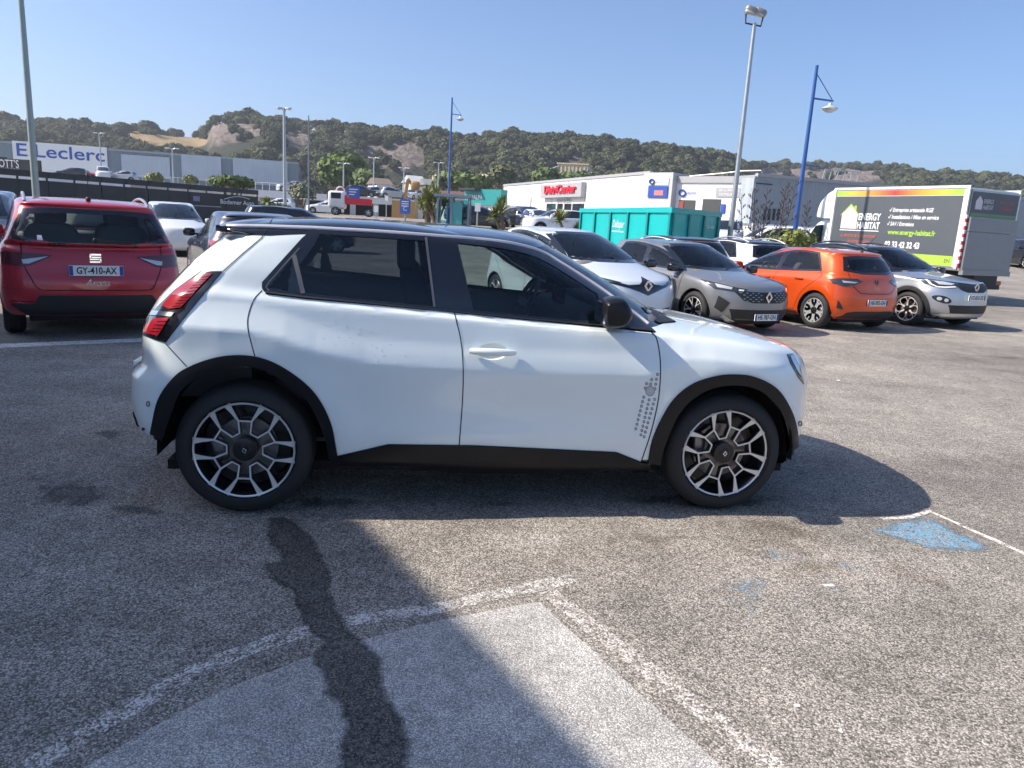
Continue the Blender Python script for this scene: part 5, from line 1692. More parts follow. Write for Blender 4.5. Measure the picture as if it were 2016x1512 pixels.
def make_car(p, name, label, loc, head, paintm, roofm=None, pillarm=None, wheels=None, group=None, detail=True, tint=None, clad=None, cabinm=CABIN, wipers=True, mirrorm=None, glass=None):
    """loc: ground point under the rear axle centre; head: heading angle from +X"""
    car = thing(name, label, 'car', (loc[0],loc[1],loc[2] if len(loc)>2 else 0), head, group)
    nl, ns, nc = (95,110,26) if detail else (46,40,12)
    B = Body(gen_keys(p), nl, ns, nc, gen_disp(p))
    roofm = roofm or paintm; pillarm = pillarm or paintm
    t_belt, t_rail = B.tk[8], B.tk[11]
    B.mi[(B.ft > t_belt) & (B.ft <= t_rail)] = 1
    ROOF = B.ft > t_rail
    Rw, WBx = p['Rw'], p['WB']
    ar = Rw+p.get('archgap', .045)
    B.arch(0, Rw, ar); B.arch(WBx, Rw, ar)
    out, gl, belt, rail = dlo_polys(p)
    H, W_ = p['H'], p['W']
    wsb, wst = W_*.93*.86, p.get('Wroof', W_*.73)*.84
    zc, zw = p['zc'], p['zw']
    ws_o = [(-wsb,zc+.012),(-wst,zw-.02),(-wst*.5,zw-.002),(wst*.5,zw-.002),(wst,zw-.02),(wsb,zc+.012),(wsb*.5,zc-.005),(-wsb*.5,zc-.005)]
    m = .035
    ws_i = [(-wsb+m*1.6,zc+.05),(-wst+m*1.2,zw-.055),(-wst*.5,zw-.042),(wst*.5,zw-.042),(wst-m*1.2,zw-.055),(wsb-m*1.6,zc+.05),(wsb*.5,zc+.038),(-wsb*.5,zc+.038)]
    zt, zrr = p['zt'], p['zrr']
    kb, kt = p.get('rwk', (.80,.82))
    rb, rt = W_*.93*kb, p.get('Wroof', W_*.73)*kt
    rw_o = [(-rb,zt+.035),(-rt,zrr-.035),(-rt*.5,zrr-.012),(rt*.5,zrr-.012),(rt,zrr-.035),(rb,zt+.035),(rb*.5,zt+p.get('rwsag',-.005)),(-rb*.5,zt+p.get('rwsag',-.005))]
    rw_i = [(a*.90, b_+(.035 if b_ < (zt+zrr)/2 else -.05)) for a, b_ in rw_o]
    g_front = glass or CLEARGLASS
    if detail:
        for nme, pl in gl: B.hole(pl)
        B.hole(ws_i, 'front'); B.hole(rw_i, 'rear')
    else:
        g_front = tint = DARKGLASS
    tint = tint or TINTGLASS
    B.make('body', [paintm, pillarm], car, ~ROOF)
    B.make('roof', [roofm, roofm], car, ROOF)
    st = .045 if detail else .12
    B.decal('window_surround', out, GLOSSBLK, car, 'side', [q for _, q in gl] if detail else [], st, .003, 'RL', .006)
    for nme, pl in gl: B.decal(nme, pl, g_front if nme.startswith('front') else tint, car, 'side', (), .07 if detail else .15, .0045 if not detail else .001, 'RL', 0)
    B.decal('windscreen_frame', ws_o, GLOSSBLK, car, 'front', [ws_i] if detail else [], st, .003)
    B.decal('windscreen', ws_i, g_front, car, 'front', (), .08, .006 if not detail else .001, skirt=0)
    B.decal('rear_window_frame', rw_o, GLOSSBLK, car, 'rear', [rw_i] if detail else [], st, .003)
    B.decal('rear_window', rw_i, tint, car, 'rear', (), .08, .006 if not detail else .001, skirt=0)
    # doors: gaps and handles
    if detail:
        x0 = p['dlo_r'][0]; xbp = p['xb']; xf_b = p['xc']-.26
        zs = p.get('clear',.2)+.12
        gaps = [spl([(xbp-.02,belt(xbp)),(xbp+.03,.75),(xbp+.02,zs)],6),
                spl([(xf_b+.02,belt(xf_b)),(xf_b+.05,.80),(WBx-ar-.09,zs+.1),(WBx-ar-.10,zs)],6),
                spl([(x0+.02,belt(x0)),(x0-.02,.93),(ar*.86,.62),(ar+.09,zs)],6),
                [(ar+.09,zs),(WBx-ar-.10,zs)]]
        for gp in gaps: B.decal('panel_gap', strip(resample(gp,.03,False), .008), SEAM, car, 'side', (), .03, .0025, 'RL', 0)
        for hx in (xbp+.22, x0+.17 if x0 > .05 else .42):
            for s_ in (1,-1):
                q = B.pt((hx, belt(hx)-.12), 'side')
                if q is not None:
                    MB().rbox((q.x, (q.y-.016)*s_, q.z), (.2,.03,.035), .5, 8).build('door_handle', paintm, car, True)
        B.decal('sill', [(ar+.02,zs-.02),(WBx-ar-.02,zs-.02),(WBx-ar-.01,zs-.11),(ar+.01,zs-.11)], clad or PLASTIC, car, 'side', (), .06, .006, 'RL', .01)
    if clad:
        for wx in (0, WBx):
            o_ = arc(wx, Rw, ar+.075, -14, 194, 30); i_ = arc(wx, Rw, ar-.005, -14, 194, 30)
            B.decal('wheel_arch_cladding', o_+i_[::-1], clad, car, 'side', (), .05, .008, 'RL', .02)
    wheel_well(car, 0, Rw, ar+.005, .52, W_-.04); wheel_well(car, WBx, Rw, ar+.005, .52, W_-.04)
    for wx in (0, WBx):
        for s_ in (1,-1): put_wheel(car, wheels, wx, s_*(W_-.115), Rw, s_, spin=random.random()*6)
    c0 = p.get('clear',.2)
    MB().box(p['xr']+.25,p['xf']-.3,-W_*.72,W_*.72,c0-.02,c0+.04).build('underbody', SEAM, car)
    mz = p['belt'][2]+.065
    mirror_pair(car, p['xc']-.40, W_*.905, mz, mirrorm or paintm, (.15,.22,.15))
    if detail:
        cabin(car, [p['xb']+.12, p['xb']-.72], W_*.80, .42, p['xc']-.35, p['zc']+.005, p['xc']-.75, True, hip=p['zc']-.56, seatmat=cabinm)
        MB().box(p['xr']+.3, p['xb']-1.1, -W_*.72, W_*.72, .45, p['zt']-.06).build('boot_trim', CABIN, car)
        if wipers:
            for y0, y1 in ((-.05,.52),(-.55,-.02)):
                a = B.pt((y0,zc+.012),'front',.012); b_ = B.pt((y1,zc+.055),'front',.012)
                if a and b_: MB().bar(a, b_, .012, .014).build('wiper', PLASTIC, car)
    return car, B

def mk_wheels(kind, Rt):
    key = (kind, Rt)
    if key in _WH: return _WH[key]
    Rr = Rt-.10
    if kind == 'five':      # five double spokes
        el = [[(1,-13,.11),(.6,-7,.09),(.25,-4,.12)],[(1,13,.11),(.6,7,.09),(.25,4,.12)]]
        w = wheel_protos(kind, Rt, Rr, .195, el, 5, SILVERP, SILVERP, cap=.26)
    elif kind == 'cover':   # wheel cover with Y spokes
        el = [[(.22,0,.30),(.6,0,.26),(.74,-6,.20),(.98,-14,.15)],[(.6,0,.22),(.74,6,.20),(.98,14,.15)],[(.66,36,.10),(.98,36,.07)]]
        w = wheel_protos(kind, Rt, Rr, .195, el, 5, SILVERP, DARKALU, cap=.30, lip=.93)
    elif kind == 'petal':   # dark wheel with bright petals
        el = [[(.30,-20,.05),(.62,-27,.05),(.86,-22,.06),(.97,-8,.05),(.97,8,.05),(.86,22,.06),(.62,27,.05),(.30,20,.05)],[(.25,0+30,.10),(.5,30,.08)]]
        w = wheel_protos(kind, Rt, Rr, .205, el, 6, ALU, DARKALU, cap=.22)
    elif kind == 'turbine':
        el = [[(.25,0,.14),(.6,10,.09),(1,17,.10)],[(.45,6,.05),(1,-8,.06)]]
        w = wheel_protos(kind, Rt, Rr, .2, el, 6, ALU, DARKALU, cap=.26)
    else:
        el = [[(1,0,.22),(.25,0,.16)]]
        w = wheel_protos(kind, Rt, Rr, .2, el, 5, SILVERP, SILVERP)
    _WH[key] = w
    return w

CLIO = dict(xf=3.40, xr=-.64, W=.885, H=1.44, hood=.83, xc=2.42, zc=.985, xw=1.46, zw=1.395, xrr=-.28, zrr=1.345, xt=-.50, zt=1.03,
            belt=(1.035,.965,.935), rail=(1.345,1.395,1.345), Wroof=.66, WB=2.583, Rw=.322, dlo_r=(-.02,.20), xb=1.02, clear=.17, kick=False, Lf=.68, nf=2.3)
CAPT = dict(xf=3.47, xr=-.72, W=.90, H=1.575, hood=.94, xc=2.42, zc=1.09, xw=1.52, zw=1.525, xrr=-.38, zrr=1.475, xt=-.60, zt=1.12,
            belt=(1.13,1.07,1.04), rail=(1.47,1.525,1.48), Wroof=.69, WB=2.64, Rw=.345, dlo_r=(.0,.16), xb=1.02, clear=.21, Lf=.66, nf=2.4)
ARON = dict(xf=3.38, xr=-.76, W=.89, H=1.515, hood=.94, xc=2.36, zc=1.07, xw=1.48, zw=1.46, xrr=-.50, zrr=1.41, xt=-.69, zt=1.035,
            belt=(1.06,1.03,1.00), rail=(1.42,1.46,1.42), Wroof=.685, WB=2.566, Rw=.335, dlo_r=(-.10,.0), xb=1.0, clear=.21, Lf=.6, Lr=.34, nr=3.2, rwk=(.94,.93), rwsag=-.03)
ZOEP = dict(xf=3.42, xr=-.66, W=.865, H=1.56, hood=.86, xc=2.62, zc=1.06, xw=1.46, zw=1.50, xrr=-.30, zrr=1.44, xt=-.52, zt=1.06,
            belt=(1.10,1.02,.98), rail=(1.44,1.50,1.45), Wroof=.64, WB=2.588, Rw=.315, dlo_r=(.0,.15), xb=1.1, clear=.18, Lf=.72, nf=2.2)
SUVP = dict(xf=3.50, xr=-.80, W=.90, H=1.63, hood=1.00, xc=2.40, zc=1.13, xw=1.55, zw=1.57, xrr=-.50, zrr=1.54, xt=-.70, zt=1.13,
            belt=(1.13,1.10,1.07), rail=(1.53,1.57,1.53), Wroof=.70, WB=2.67, Rw=.345, dlo_r=(-.30,-.22), xb=1.0, xq=.18, clear=.22)
VANP = dict(xf=3.55, xr=-.75, W=.91, H=1.83, hood=1.05, xc=2.75, zc=1.20, xw=1.85, zw=1.72, xrr=-.62, zrr=1.74, xt=-.72, zt=1.10,
            belt=(1.14,1.13,1.10), rail=(1.72,1.74,1.70), Wroof=.74, WB=2.75, Rw=.325, dlo_r=(.2,.25), xb=1.15, clear=.2)
RED = paint('red_car_paint', (0.46,0.013,0.030), .2, .3)
GREY = paint('grey_car_paint', (0.27,0.272,0.276), .5, .3)
ORANGE = paint('orange_car_paint', (0.72,0.085,0.008), .35, .3)
SILVER = paint('silver_car_paint', (0.52,0.53,0.54), .75, .3)
ICE = paint('pale_blue_white_paint', (0.66,0.71,0.76), .1, .3)
NAVY = paint('navy_car_paint', (0.014,0.022,0.06), .5, .3)
BLUEGREY = paint('blue_grey_car_paint', (0.010,0.017,0.05), 0, .3)
WHITE2 = paint('white_car_paint', (0.74,0.75,0.75), 0, .3)
BLACK = paint('black_car_paint', (0.008,0.008,0.010), .2, .25)
DGREY = paint('dark_grey_car_paint', (0.035,0.036,0.04), .6, .3)

def hd(v): return math.atan2(v[1], v[0])
def roof_rails(car, B, x0, x1, yy, m=RAILM, lift=.045):
    for s_ in (1,-1):
        pts = []
        for k in range(9):
            x = x0+(x1-x0)*k/8
            q = B.pt((x, yy), 'top')
            if q is None: continue
            pts.append((x, yy*s_, q.z+lift*math.sin(math.pi*min(max(k/8,.0),1))**.4 if 0 < k < 8 else q.z))
        MB().tube(pts, .016, 8).build('roof_rail', m, car, True)

# ---- red SUV, left, seen from behind
sh = Vector((-.565,.825)).normalized(); sr = Vector((sh.y,-sh.x))
rl = G(45,668).xy+sh*.55-Vector((sh.y,-sh.x))*.04
c = rl + sr*.76
SEAT, SB = make_car(ARON, 'suv_car', 'dark red crossover with roof rails parked rear-on at the left', (c.x,c.y,0), hd(sh), RED, wheels=mk_wheels('five',.335), clad=PLASTIC, tint=glassmat('rear_glass_clear',(.78,.86,.84)))
SB.decal('tailgate_gap', strip(resample(spl([(-.67,1.04),(-.66,.82),(-.60,.66),(-.54,.56),(-.4,.545),(.4,.545),(.54,.56),(.60,.66),(.66,.82),(.67,1.04)],5),.02,False), .010), SEAM, SEAT, 'rear', (), .03, .003, 'R', 0)
SB.decal('rear_bumper', [(-.66,.27),(.66,.27),(.80,.39),(.60,.40),(.54,.49),(-.54,.49),(-.60,.40),(-.80,.39)], PLASTIC, SEAT, 'rear', (), .04, .010)
for s_ in (1,-1):
    f = lambda pl: [(a*s_, b_) for a, b_ in pl]
    tl = SB.decal('tail_light', f([(.40,.905),(.62,.925),(.80,.93),(.845,.92),(.845,.80),(.70,.79),(.60,.80)]), DARKRED, SEAT, 'rear', (), .03, .008)
    SB.decal('lamp_lens', f([(.43,.895),(.67,.855),(.66,.815),(.61,.815)]), WHITELAMP, tl[0], 'rear', (), .03, .013)
    SB.decal('reflector', f([(.58,.405),(.80,.405),(.80,.425),(.56,.425)]), REDLAMP, SEAT, 'rear', (), .03, .014)
    SB.decal('bumper_crease', strip([(s_*.45,.535),(s_*.86,.56)], .012), RED, SEAT, 'rear', (), .03, .012)
o = SB.pt((0,.755),'rear')
plate(SEAT, (o.x-.03,0,.755), (0,-1,0), 'GY-410-AX')
o = SB.pt((0,.885),'rear')
bd = MB()
for k, (y0, y1, z0, z1) in enumerate(((-.055,.055,.03,.048),(-.055,.035,.004,.018),(-.035,.055,-.018,-.004),(-.055,.055,-.048,-.030),(.04,.055,.004,.048),(-.055,-.04,-.048,-.004))):
    bd.box(o.x-.016,o.x+.01,y0,y1,.885+z0,.885+z1)
bd.build('badge', CHROME, SEAT)
o = SB.pt((0,.625),'rear')
text('model_script', 'Arona', .095, LOGO, (o.x-.006,0,.625), (0,-1,0), (0,0,1), SEAT, shear=.35, bold=.001, space=.95)
roof_rails(SEAT, SB, -.30, 1.35, .60)
q = SB.pt((-.28,0),'top')
MB().rbox((-.28,0,q.z+.015),(.11,.05,.05),.6,8).tube([(-.30,0,q.z+.02),(-.40,0,q.z+.30)],.004,6).build('antenna', PLASTIC, SEAT, True)
a = SB.pt((-.02,1.065),'rear',.02); b_ = SB.pt((-.36,1.05),'rear',.02)
MB().bar(a,b_,.02,.03).rbox(a,(.04,.07,.06),.6,8).build('rear_wiper', PLASTIC, SEAT)
MB().rbox((1.30,0,1.36),(.03,.22,.07),.5,8).build('interior_mirror', CABIN, SEAT, True)
SB.decal('parcel_sticker', [(.47,1.06),(.52,1.06),(.52,1.11),(.48,1.11)], WHITEINK, SEAT, 'rear', (), .03, .004)

# ---- row on the right
hv = Vector((-.458,.889)); rv = Vector((.889,.458))
# orange hatchback: rear-left wheel at OR
ORL = G(1603,645).xy
c = ORL + rv*.77*.95
ORC, OB = make_car(CLIO, 'hatchback_car', 'bright orange hatchback parked nose-away between a grey and a silver car', (c.x,c.y,0), hd(hv), ORANGE, wheels=mk_wheels('cover',.322), tint=glassmat('side_glass',(.70,.80,.79)), pillarm=ORANGE, group=None)
ORC.scale = (.95,.95,.96)
OB.decal('rear_diffuser', [(-.74,.18),(.74,.18),(.62,.34),(.45,.37),(-.45,.37),(-.62,.34)], PLASTIC, ORC, 'rear', (), .04, .010)
OB.decal('tailgate_gap', strip(resample(spl([(-.60,1.06),(-.58,.86),(-.44,.72),(-.3,.69),(.3,.69),(.44,.72),(.58,.86),(.60,1.06)],5),.02,False), .009), SEAM, ORC, 'rear', (), .03, .003, 'R', 0)
for s_ in (1,-1):
    f = lambda pl: [(a*s_, b_) for a, b_ in pl]
    tl = OB.decal('tail_light', f([(.36,.90),(.60,.925),(.80,.93),(.855,.91),(.84,.84),(.70,.80),(.50,.845)]), SMOKE, ORC, 'rear', (), .03, .008)
    OB.decal('lamp_lens', f([(.46,.885),(.74,.90),(.72,.865),(.52,.862)]), WHITELAMP, tl[0], 'rear', (), .03, .012)
    OB.decal('bumper_slit', f([(.70,.40),(.78,.54),(.80,.56),(.80,.42)]), PLASTIC, ORC, 'rear', (), .03, .006)
OB.decal('tail_light', [(-.36,.935),(-.52,.945),(-.555,.90),(-.54,.85),(-.47,.85)], SMOKE, ORC, 'side', (), .03, .008, 'RL')
o = OB.pt((0,.53),'rear'); plate(ORC, (o.x-.02,0,.53), (0,-1,0), 'HE-092-GN')
diamond(ORC, OB.pt((0,.885),'rear',.002), (-1,0,.25), (0,0,1), .13, SMOKE)
o = OB.pt((0,.77),'rear'); text('model_lettering', 'CLIO', .05, CHROME, (o.x-.004,0,.775), (0,-1,0), (0,0,1), ORC, bold=.001, space=1.4)
q = OB.pt((-.16,0),'top'); MB().tube([(-.16,0,q.z),(-.42,0,q.z+.30)],.005,6).rbox((-.16,0,q.z+.008),(.06,.04,.03),.6,8).build('antenna', PLASTIC, ORC, True)

# silver crossover, nose towards us; front-right wheel at CFR
CFR = G(1785,640).xy
c = CFR + rv*.785*.95 + hv*CAPT['WB']*.95
CAP, CB = make_car(CAPT, 'crossover_car', 'silver crossover with black roof parked nose-out beside the lettered van', (c.x,c.y,0), hd(-hv), SILVER, roofm=BLACK, pillarm=BLACK, wheels=mk_wheels('petal',.345), clad=PLASTIC, mirrorm=BLACK)
CAP.scale = (.95,.95,.94)
def face(B, car, kind):
    if kind == 'capt':
        B.decal('upper_grille', [(-.52,.90),(-.36,.93),(0,.915),(.36,.93),(.52,.90),(.40,.80),(.25,.755),(-.25,.755),(-.40,.80)], PLASTIC, car, 'front', (), .04, .005)
        B.decal('chrome_strip', strip([(-.66,.945),(-.36,.935),(-.1,.915)], .016), CHROME, car, 'front', (), .04, .010)
        B.decal('chrome_strip', strip([(.66,.945),(.36,.935),(.1,.915)], .016), CHROME, car, 'front', (), .04, .010)
        B.decal('lower_grille', [(-.62,.50),(.62,.50),(.55,.34),(-.55,.34)], PLASTIC, car, 'front', (), .05, .005)
        B.decal('skid_plate', [(-.70,.33),(.70,.33),(.62,.26),(-.62,.26)], ALU, car, 'front', (), .05, .010)
        for s_ in (1,-1):
            f = lambda pl: [(a*s_, b_) for a, b_ in pl]
            hl = B.decal('headlight', f([(.40,.915),(.60,.955),(.80,.975),(.86,.965),(.845,.88),(.78,.83),(.66,.84),(.52,.86)]), SMOKE, car, 'front', (), .03, .006)
            B.decal('lamp_lens', f([(.48,.91),(.62,.935),(.76,.945),(.72,.885),(.56,.88)]), WHITELAMP, hl[0], 'front', (), .03, .011)
            B.decal('daytime_light', strip([(s_*a, b_) for a, b_ in [(.50,.855),(.66,.835),(.75,.835),(.80,.88),(.81,.955)]], .022), WHITEINK, hl[0], 'front', (), .03, .013)
            ov = [(s_*(.70+.125*math.cos(t)), .60+.07*math.sin(t)+.03*math.cos(t)) for t in np.linspace(0,2*math.pi,25)[:-1]]
            fg = B.decal('fog_light', ov, PLASTIC, car, 'front', (), .03, .008)
            for k in (-.045,.045):
                B.decal('fog_lens', [(s_*(.70+k+.032*math.cos(t)), .60+k*.25+.035*math.sin(t)) for t in np.linspace(0,2*math.pi,13)[:-1]], WHITELAMP, fg[0], 'front', (), .03, .013)
        e = B.pt((0,.85),'front',.012); diamond(car, e, (1,0,.12), (0,0,1), .21)
    if kind == 'clio':
        B.decal('upper_grille', [(-.62,.735),(-.40,.715),(-.10,.705),(.10,.705),(.40,.715),(.62,.735),(.46,.565),(.30,.53),(-.30,.53),(-.46,.565)], PLASTIC, car, 'front', (), .04, .005)
        for r_ in range(5):
            for k in range(11):
                yy = -.50+k*.1+(.05 if r_%2 else 0); zz = .56+r_*.032
                if abs(yy) < .11 or abs(yy) > .56-(.705-zz)*.9: continue
                B.decal('grille_tooth', [(yy-.028,zz),(yy,zz+.011),(yy+.028,zz),(yy,zz-.011)], GREY, car, 'front', (), .05, .010, 'R', .006)
        B.decal('lower_grille', [(-.64,.42),(.64,.42),(.55,.21),(-.55,.21)], PLASTIC, car, 'front', (), .05, .005)
        B.decal('bumper_blade', strip([(-.70,.30),(-.60,.235),(-.50,.20)],.05), SILVER, car, 'front', (), .04, .014)
        B.decal('bumper_blade', strip([(.70,.30),(.60,.235),(.50,.20)],.05), SILVER, car, 'front', (), .04, .014)
        B.decal('front_lip', [(-.74,.225),(.74,.225),(.70,.19),(-.70,.19)], PLASTIC, car, 'front', (), .05, .012)
        for s_ in (1,-1):
            f = lambda pl: [(a*s_, b_) for a, b_ in pl]
            hl = B.decal('headlight', f([(.38,.745),(.56,.77),(.78,.825),(.845,.845),(.85,.80),(.80,.72),(.60,.70),(.46,.70)]), SMOKE, car, 'front', (), .03, .006)
            B.decal('lamp_lens', f([(.44,.735),(.52,.742),(.53,.715),(.46,.712)]), WHITEINK, hl[0], 'front', (), .03, .011)
            B.decal('lamp_lens', f([(.60,.765),(.78,.805),(.77,.75),(.62,.73)]), WHITELAMP, hl[0], 'front', (), .03, .011)
            B.decal('air_intake', f([(.64,.52),(.77,.62),(.80,.42),(.71,.35)]), PLASTIC, car, 'front', (), .03, .006)
        e = B.pt((0,.625),'front',.014); diamond(car, e, (1,0,.1), (0,0,1), .20)
    if kind == 'zoe':
        B.decal('nose_band', [(-.62,.83),(-.30,.765),(-.13,.78),(0,.885),(.13,.78),(.30,.765),(.62,.83),(.60,.79),(.28,.715),(.12,.66),(0,.615),(-.12,.66),(-.28,.715),(-.60,.79)], GLOSSBLK, car, 'front', (), .03, .006)
        B.decal('lower_grille', [(-.50,.42),(.50,.42),(.42,.26),(-.42,.26)], PLASTIC, car, 'front', (), .05, .005)
        for s_ in (1,-1):
            f = lambda pl: [(a*s_, b_) for a, b_ in pl]
            hl = B.decal('headlight', f([(.40,.80),(.62,.85),(.80,.92),(.83,.90),(.80,.80),(.62,.765)]), SMOKE, car, 'front', (), .03, .006)
            B.decal('lamp_lens', f([(.50,.80),(.64,.835),(.78,.885),(.76,.81),(.62,.785)]), mat('blue_lamp',(.18,.32,.40),.1,metal=.6,coat=1), hl[0], 'front', (), .03, .011)
        e = B.pt((0,.755),'front',.014); diamond(car, e, (1,0,.15), (0,0,1), .20)
face(CB, CAP, 'capt')
o = CB.pt((0,.66),'front'); plate(CAP, (o.x+.02,0,.655), (0,1,0), 'FZ-833-ZE')
roof_rails(CAP, CB, -.2, 1.3, .60, BLACK)
q = CB.pt((-.2,0),'top'); MB().tube([(-.2,0,q.z),(-.50,0,q.z+.26)],.005,6).build('antenna', PLASTIC, CAP, True)
lb = CB.pt((2.10,.99),'side',.003); text('fender_lettering', 'E-TECH', .06, INK, lb, (1,0,0), (0,0,1), CAP, width=.16)

# grey hatchback, nose towards us
GFL = G(1500,645).xy
c = GFL - rv*.77*.95 + hv*CLIO['WB']*.95
GRY, GB = make_car(CLIO, 'hatchback_car', 'metallic grey hatchback parked nose-out next to the orange one', (c.x,c.y,0), hd(-hv), GREY, wheels=mk_wheels('turbine',.322), mirrorm=GLOSSBLK, tint=glassmat('grey_tint',(.16,.18,.19)))
GRY.scale = (.95,.95,.95)
face(GB, GRY, 'clio')
o = GB.pt((0,.30),'front'); plate(GRY, (o.x+.03,0,.30), (0,1,0), 'HE-787-GN')

# pale compact, nose towards us, behind the white car's bonnet
c = GFL - rv*2.86 + hv*(ZOEP['WB']+.30)
ZOE, ZB = make_car(ZOEP, 'compact_car', 'pale blue-white compact car with black nose band, left of the grey hatchback', (c.x,c.y,0), hd(-hv), ICE, wheels=mk_wheels('five',.315), mirrorm=GLOSSBLK)
face(ZB, ZOE, 'zoe')
ZOE.scale = (1,1,.95)
# ------------------------------------------------------------------ box van with lettering
th_ = Vector((-.43,.903)).normalized(); tl_ = Vector((-th_.y, th_.x))       # heading, left
RLp = G(1871,598).xy
tc0 = RLp - tl_*1.08
TRK = thing('box_van', 'white box van with dark grey lettered side and tail lift, far right', 'van', (tc0.x,tc0.y,0), hd(th_))
TW = WHITE2
SIDEG = mat('van_side_print', (.085,.095,.11), .4, var=.05)
LIME = mat('lime_print', (.36,.56,.07), .45)
z0, z1, Lb, hw = .98, 3.12, 4.5, 1.08
MB().box(.05,Lb,-hw,hw,z0,z1).build('cargo_box', TW, TRK)
for s_ in (1,-1):
    for x in (.0,Lb-.06): MB().box(x,x+.09,s_*hw-.02,s_*hw+.035,z0-.02,z1+.03).build('corner_post', WHITE2, TRK)
    MB().box(0,Lb,s_*hw-.02,s_*hw+.03,z1-.02,z1+.05).build('top_rail', WHITE2, TRK)
    MB().box(0,Lb,s_*hw-.02,s_*hw+.03,z0-.06,z0+.02).build('bottom_rail', RAILM, TRK)
xs0, xs1 = .17, Lb-.08
pnl = MB().box(xs0,xs1,hw,hw+.008,z0+.03,z1-.22).build('side_print', SIDEG, TRK)
MB().box(xs0,xs1,hw+.001,hw+.011,z0+.03,z0+.30).build('lime_band', LIME, TRK)
# rainbow strip along the top
m, nt, b, out = newmat('rainbow_print')
tcn = nd(nt,'ShaderNodeTexCoord'); sx = nd(nt,'ShaderNodeSeparateXYZ'); nt.links.new(tcn.outputs['Object'], sx.inputs[0])
mrn = nd(nt,'ShaderNodeMapRange'); mrn.inputs[1].default_value=xs0; mrn.inputs[2].default_value=xs1; nt.links.new(sx.outputs[0], mrn.inputs[0])
rp = nd(nt,'ShaderNodeValToRGB'); e = rp.color_ramp.elements
e[0].color=(.36,.56,.07,1); e[1].color=(.36,.56,.07,1); e[0].position=.05; e[1].position=.95
for p_, c_ in ((.3,(.70,.32,.05,1)),(.5,(.70,.05,.04,1)),(.72,(.70,.32,.05,1))): q = e.new(p_); q.color=c_
nt.links.new(mrn.outputs[0], rp.inputs[0]); nt.links.new(rp.outputs[0], b.inputs['Base Color']); b.inputs['Roughness'].default_value=.4
MB().box(xs0,xs1,hw,hw+.008,z1-.20,z1-.05).build('rainbow_band', m, TRK)
ux, uz = (-1,0,0), (0,0,1)
yo_ = hw+.013
def tt(s, x, z, h, mt, w=None, **k): return text('lettering', s, h, mt, (x,yo_,z), ux, uz, TRK, width=w, **k)
hx, hzz = xs1-.62, 2.22
HOUSE = mat('pink_white_print', (.70,.62,.66), .45)
MB().prism([(-.30,-.30),(.30,-.30),(.30,.16),(0,.42),(-.30,.16)], (hx,hw+.010,hzz), ux, uz, (0,.006,0)).build('house_logo', HOUSE, TRK)
MB().prism([(-.36,.12),(-.34,.10),(0,.40),(.34,.10),(.36,.12),(.22,.25),(.22,.40),(.14,.40),(.14,.33),(0,.46)], (hx,hw+.012,hzz), ux, uz, (0,.008,0)).build('house_roof_logo', LIME, TRK)
tt('ENERGY', hx-.73, 2.28, .28, WHITEINK, .80, bold=.008)
tt('HABITAT', hx-.73, 2.02, .28, WHITEINK, .82, bold=.008)
MB().box(hx-1.14,hx+.32,hw+.010,hw+.014,1.86,1.885).build('underline', WHITEINK, TRK)
ORG = mat('coral_print', (.62,.14,.09), .5)
tt('Le spécialiste de la pompe à chaleur', hx-.42, 1.72, .15, ORG, 1.35, shear=.3)
tt('des panneaux solaires', hx-.45, 1.55, .15, ORG, .85, shear=.3)
xr_ = 1.62
for s, z, w in (('√ Entreprise artisanale RGE',2.50,1.42),('√ Installations / Mise en service',2.30,1.62),('√ SAV / Entretiens',2.10,.88)):
    tt(s, xr_+.78-w/2, z, .16, WHITEINK, w, shear=.2, bold=.003)
tt('www.energy-habitat.fr', xr_-.05, 1.86, .20, LIME, 1.55, bold=.006)
tt('02 33 42 32 43', xr_+.18, 1.50, .24, WHITEINK, 1.15, bold=.008)
tt('EN', .32, z0+.16, .15, INK, .16)
# rear: upper print, roller door, folded tail lift
MB().box(-.02,.06,-hw+.05,hw-.05,z0,z1-.05).build('rear_frame', RAILM, TRK)
MB().box(-.035,-.02,-hw+.10,hw-.10,2.42,3.02).build('rear_print', SIDEG, TRK)
MB().box(-.038,-.03,-hw+.10,hw-.10,2.36,2.46).build('rear_lime_band', mat('dull_green_print',(.16,.28,.14),.5), TRK)
text('rear_lettering','ENERGY',.17,WHITEINK,(-.042,.30,2.78),(0,-1,0),(0,0,1),TRK,width=.42)
text('rear_lettering','HABITAT',.17,WHITEINK,(-.042,.30,2.62),(0,-1,0),(0,0,1),TRK,width=.42)
text('rear_lettering','de la pompe',.14,ORG,(-.042,-.45,2.80),(0,-1,0),(0,0,1),TRK,shear=.3,width=.6)
text('rear_lettering','à chaleur',.14,ORG,(-.042,-.45,2.62),(0,-1,0),(0,0,1),TRK,shear=.3,width=.6)
MB().prism([(-.14,-.16),(.14,-.16),(.14,.06),(0,.2),(-.14,.06)],(-.036,.70,2.72),(0,-1,0),uz,(-.006,0,0)).build('rear_house_logo', HOUSE, TRK)
GATE = mat('tail_lift_grey', (.27,.28,.29), .45, metal=.5, var=.1)
MB().box(-.12,-.05,-hw+.06,hw-.04,.92,1.95).build('tail_lift', GATE, TRK)
MB().box(-.12,-.05,-hw+.06,hw-.04,1.97,2.34).build('tail_lift', GATE, TRK)
MB().box(-.16,-.04,-hw+.06,hw-.04,.80,.94).build('tail_lift_edge', GATE, TRK)
for k in range(7):
    MB().box(-.052,-.02,hw-.02,hw+.05,1.0+k*.2,1.1+k*.2).build('warning_stripe', REDP, TRK)
    MB().box(-.052,-.02,hw-.021,hw+.049,1.1+k*.2,1.2+k*.2).build('warning_stripe', WHITEINK, TRK)
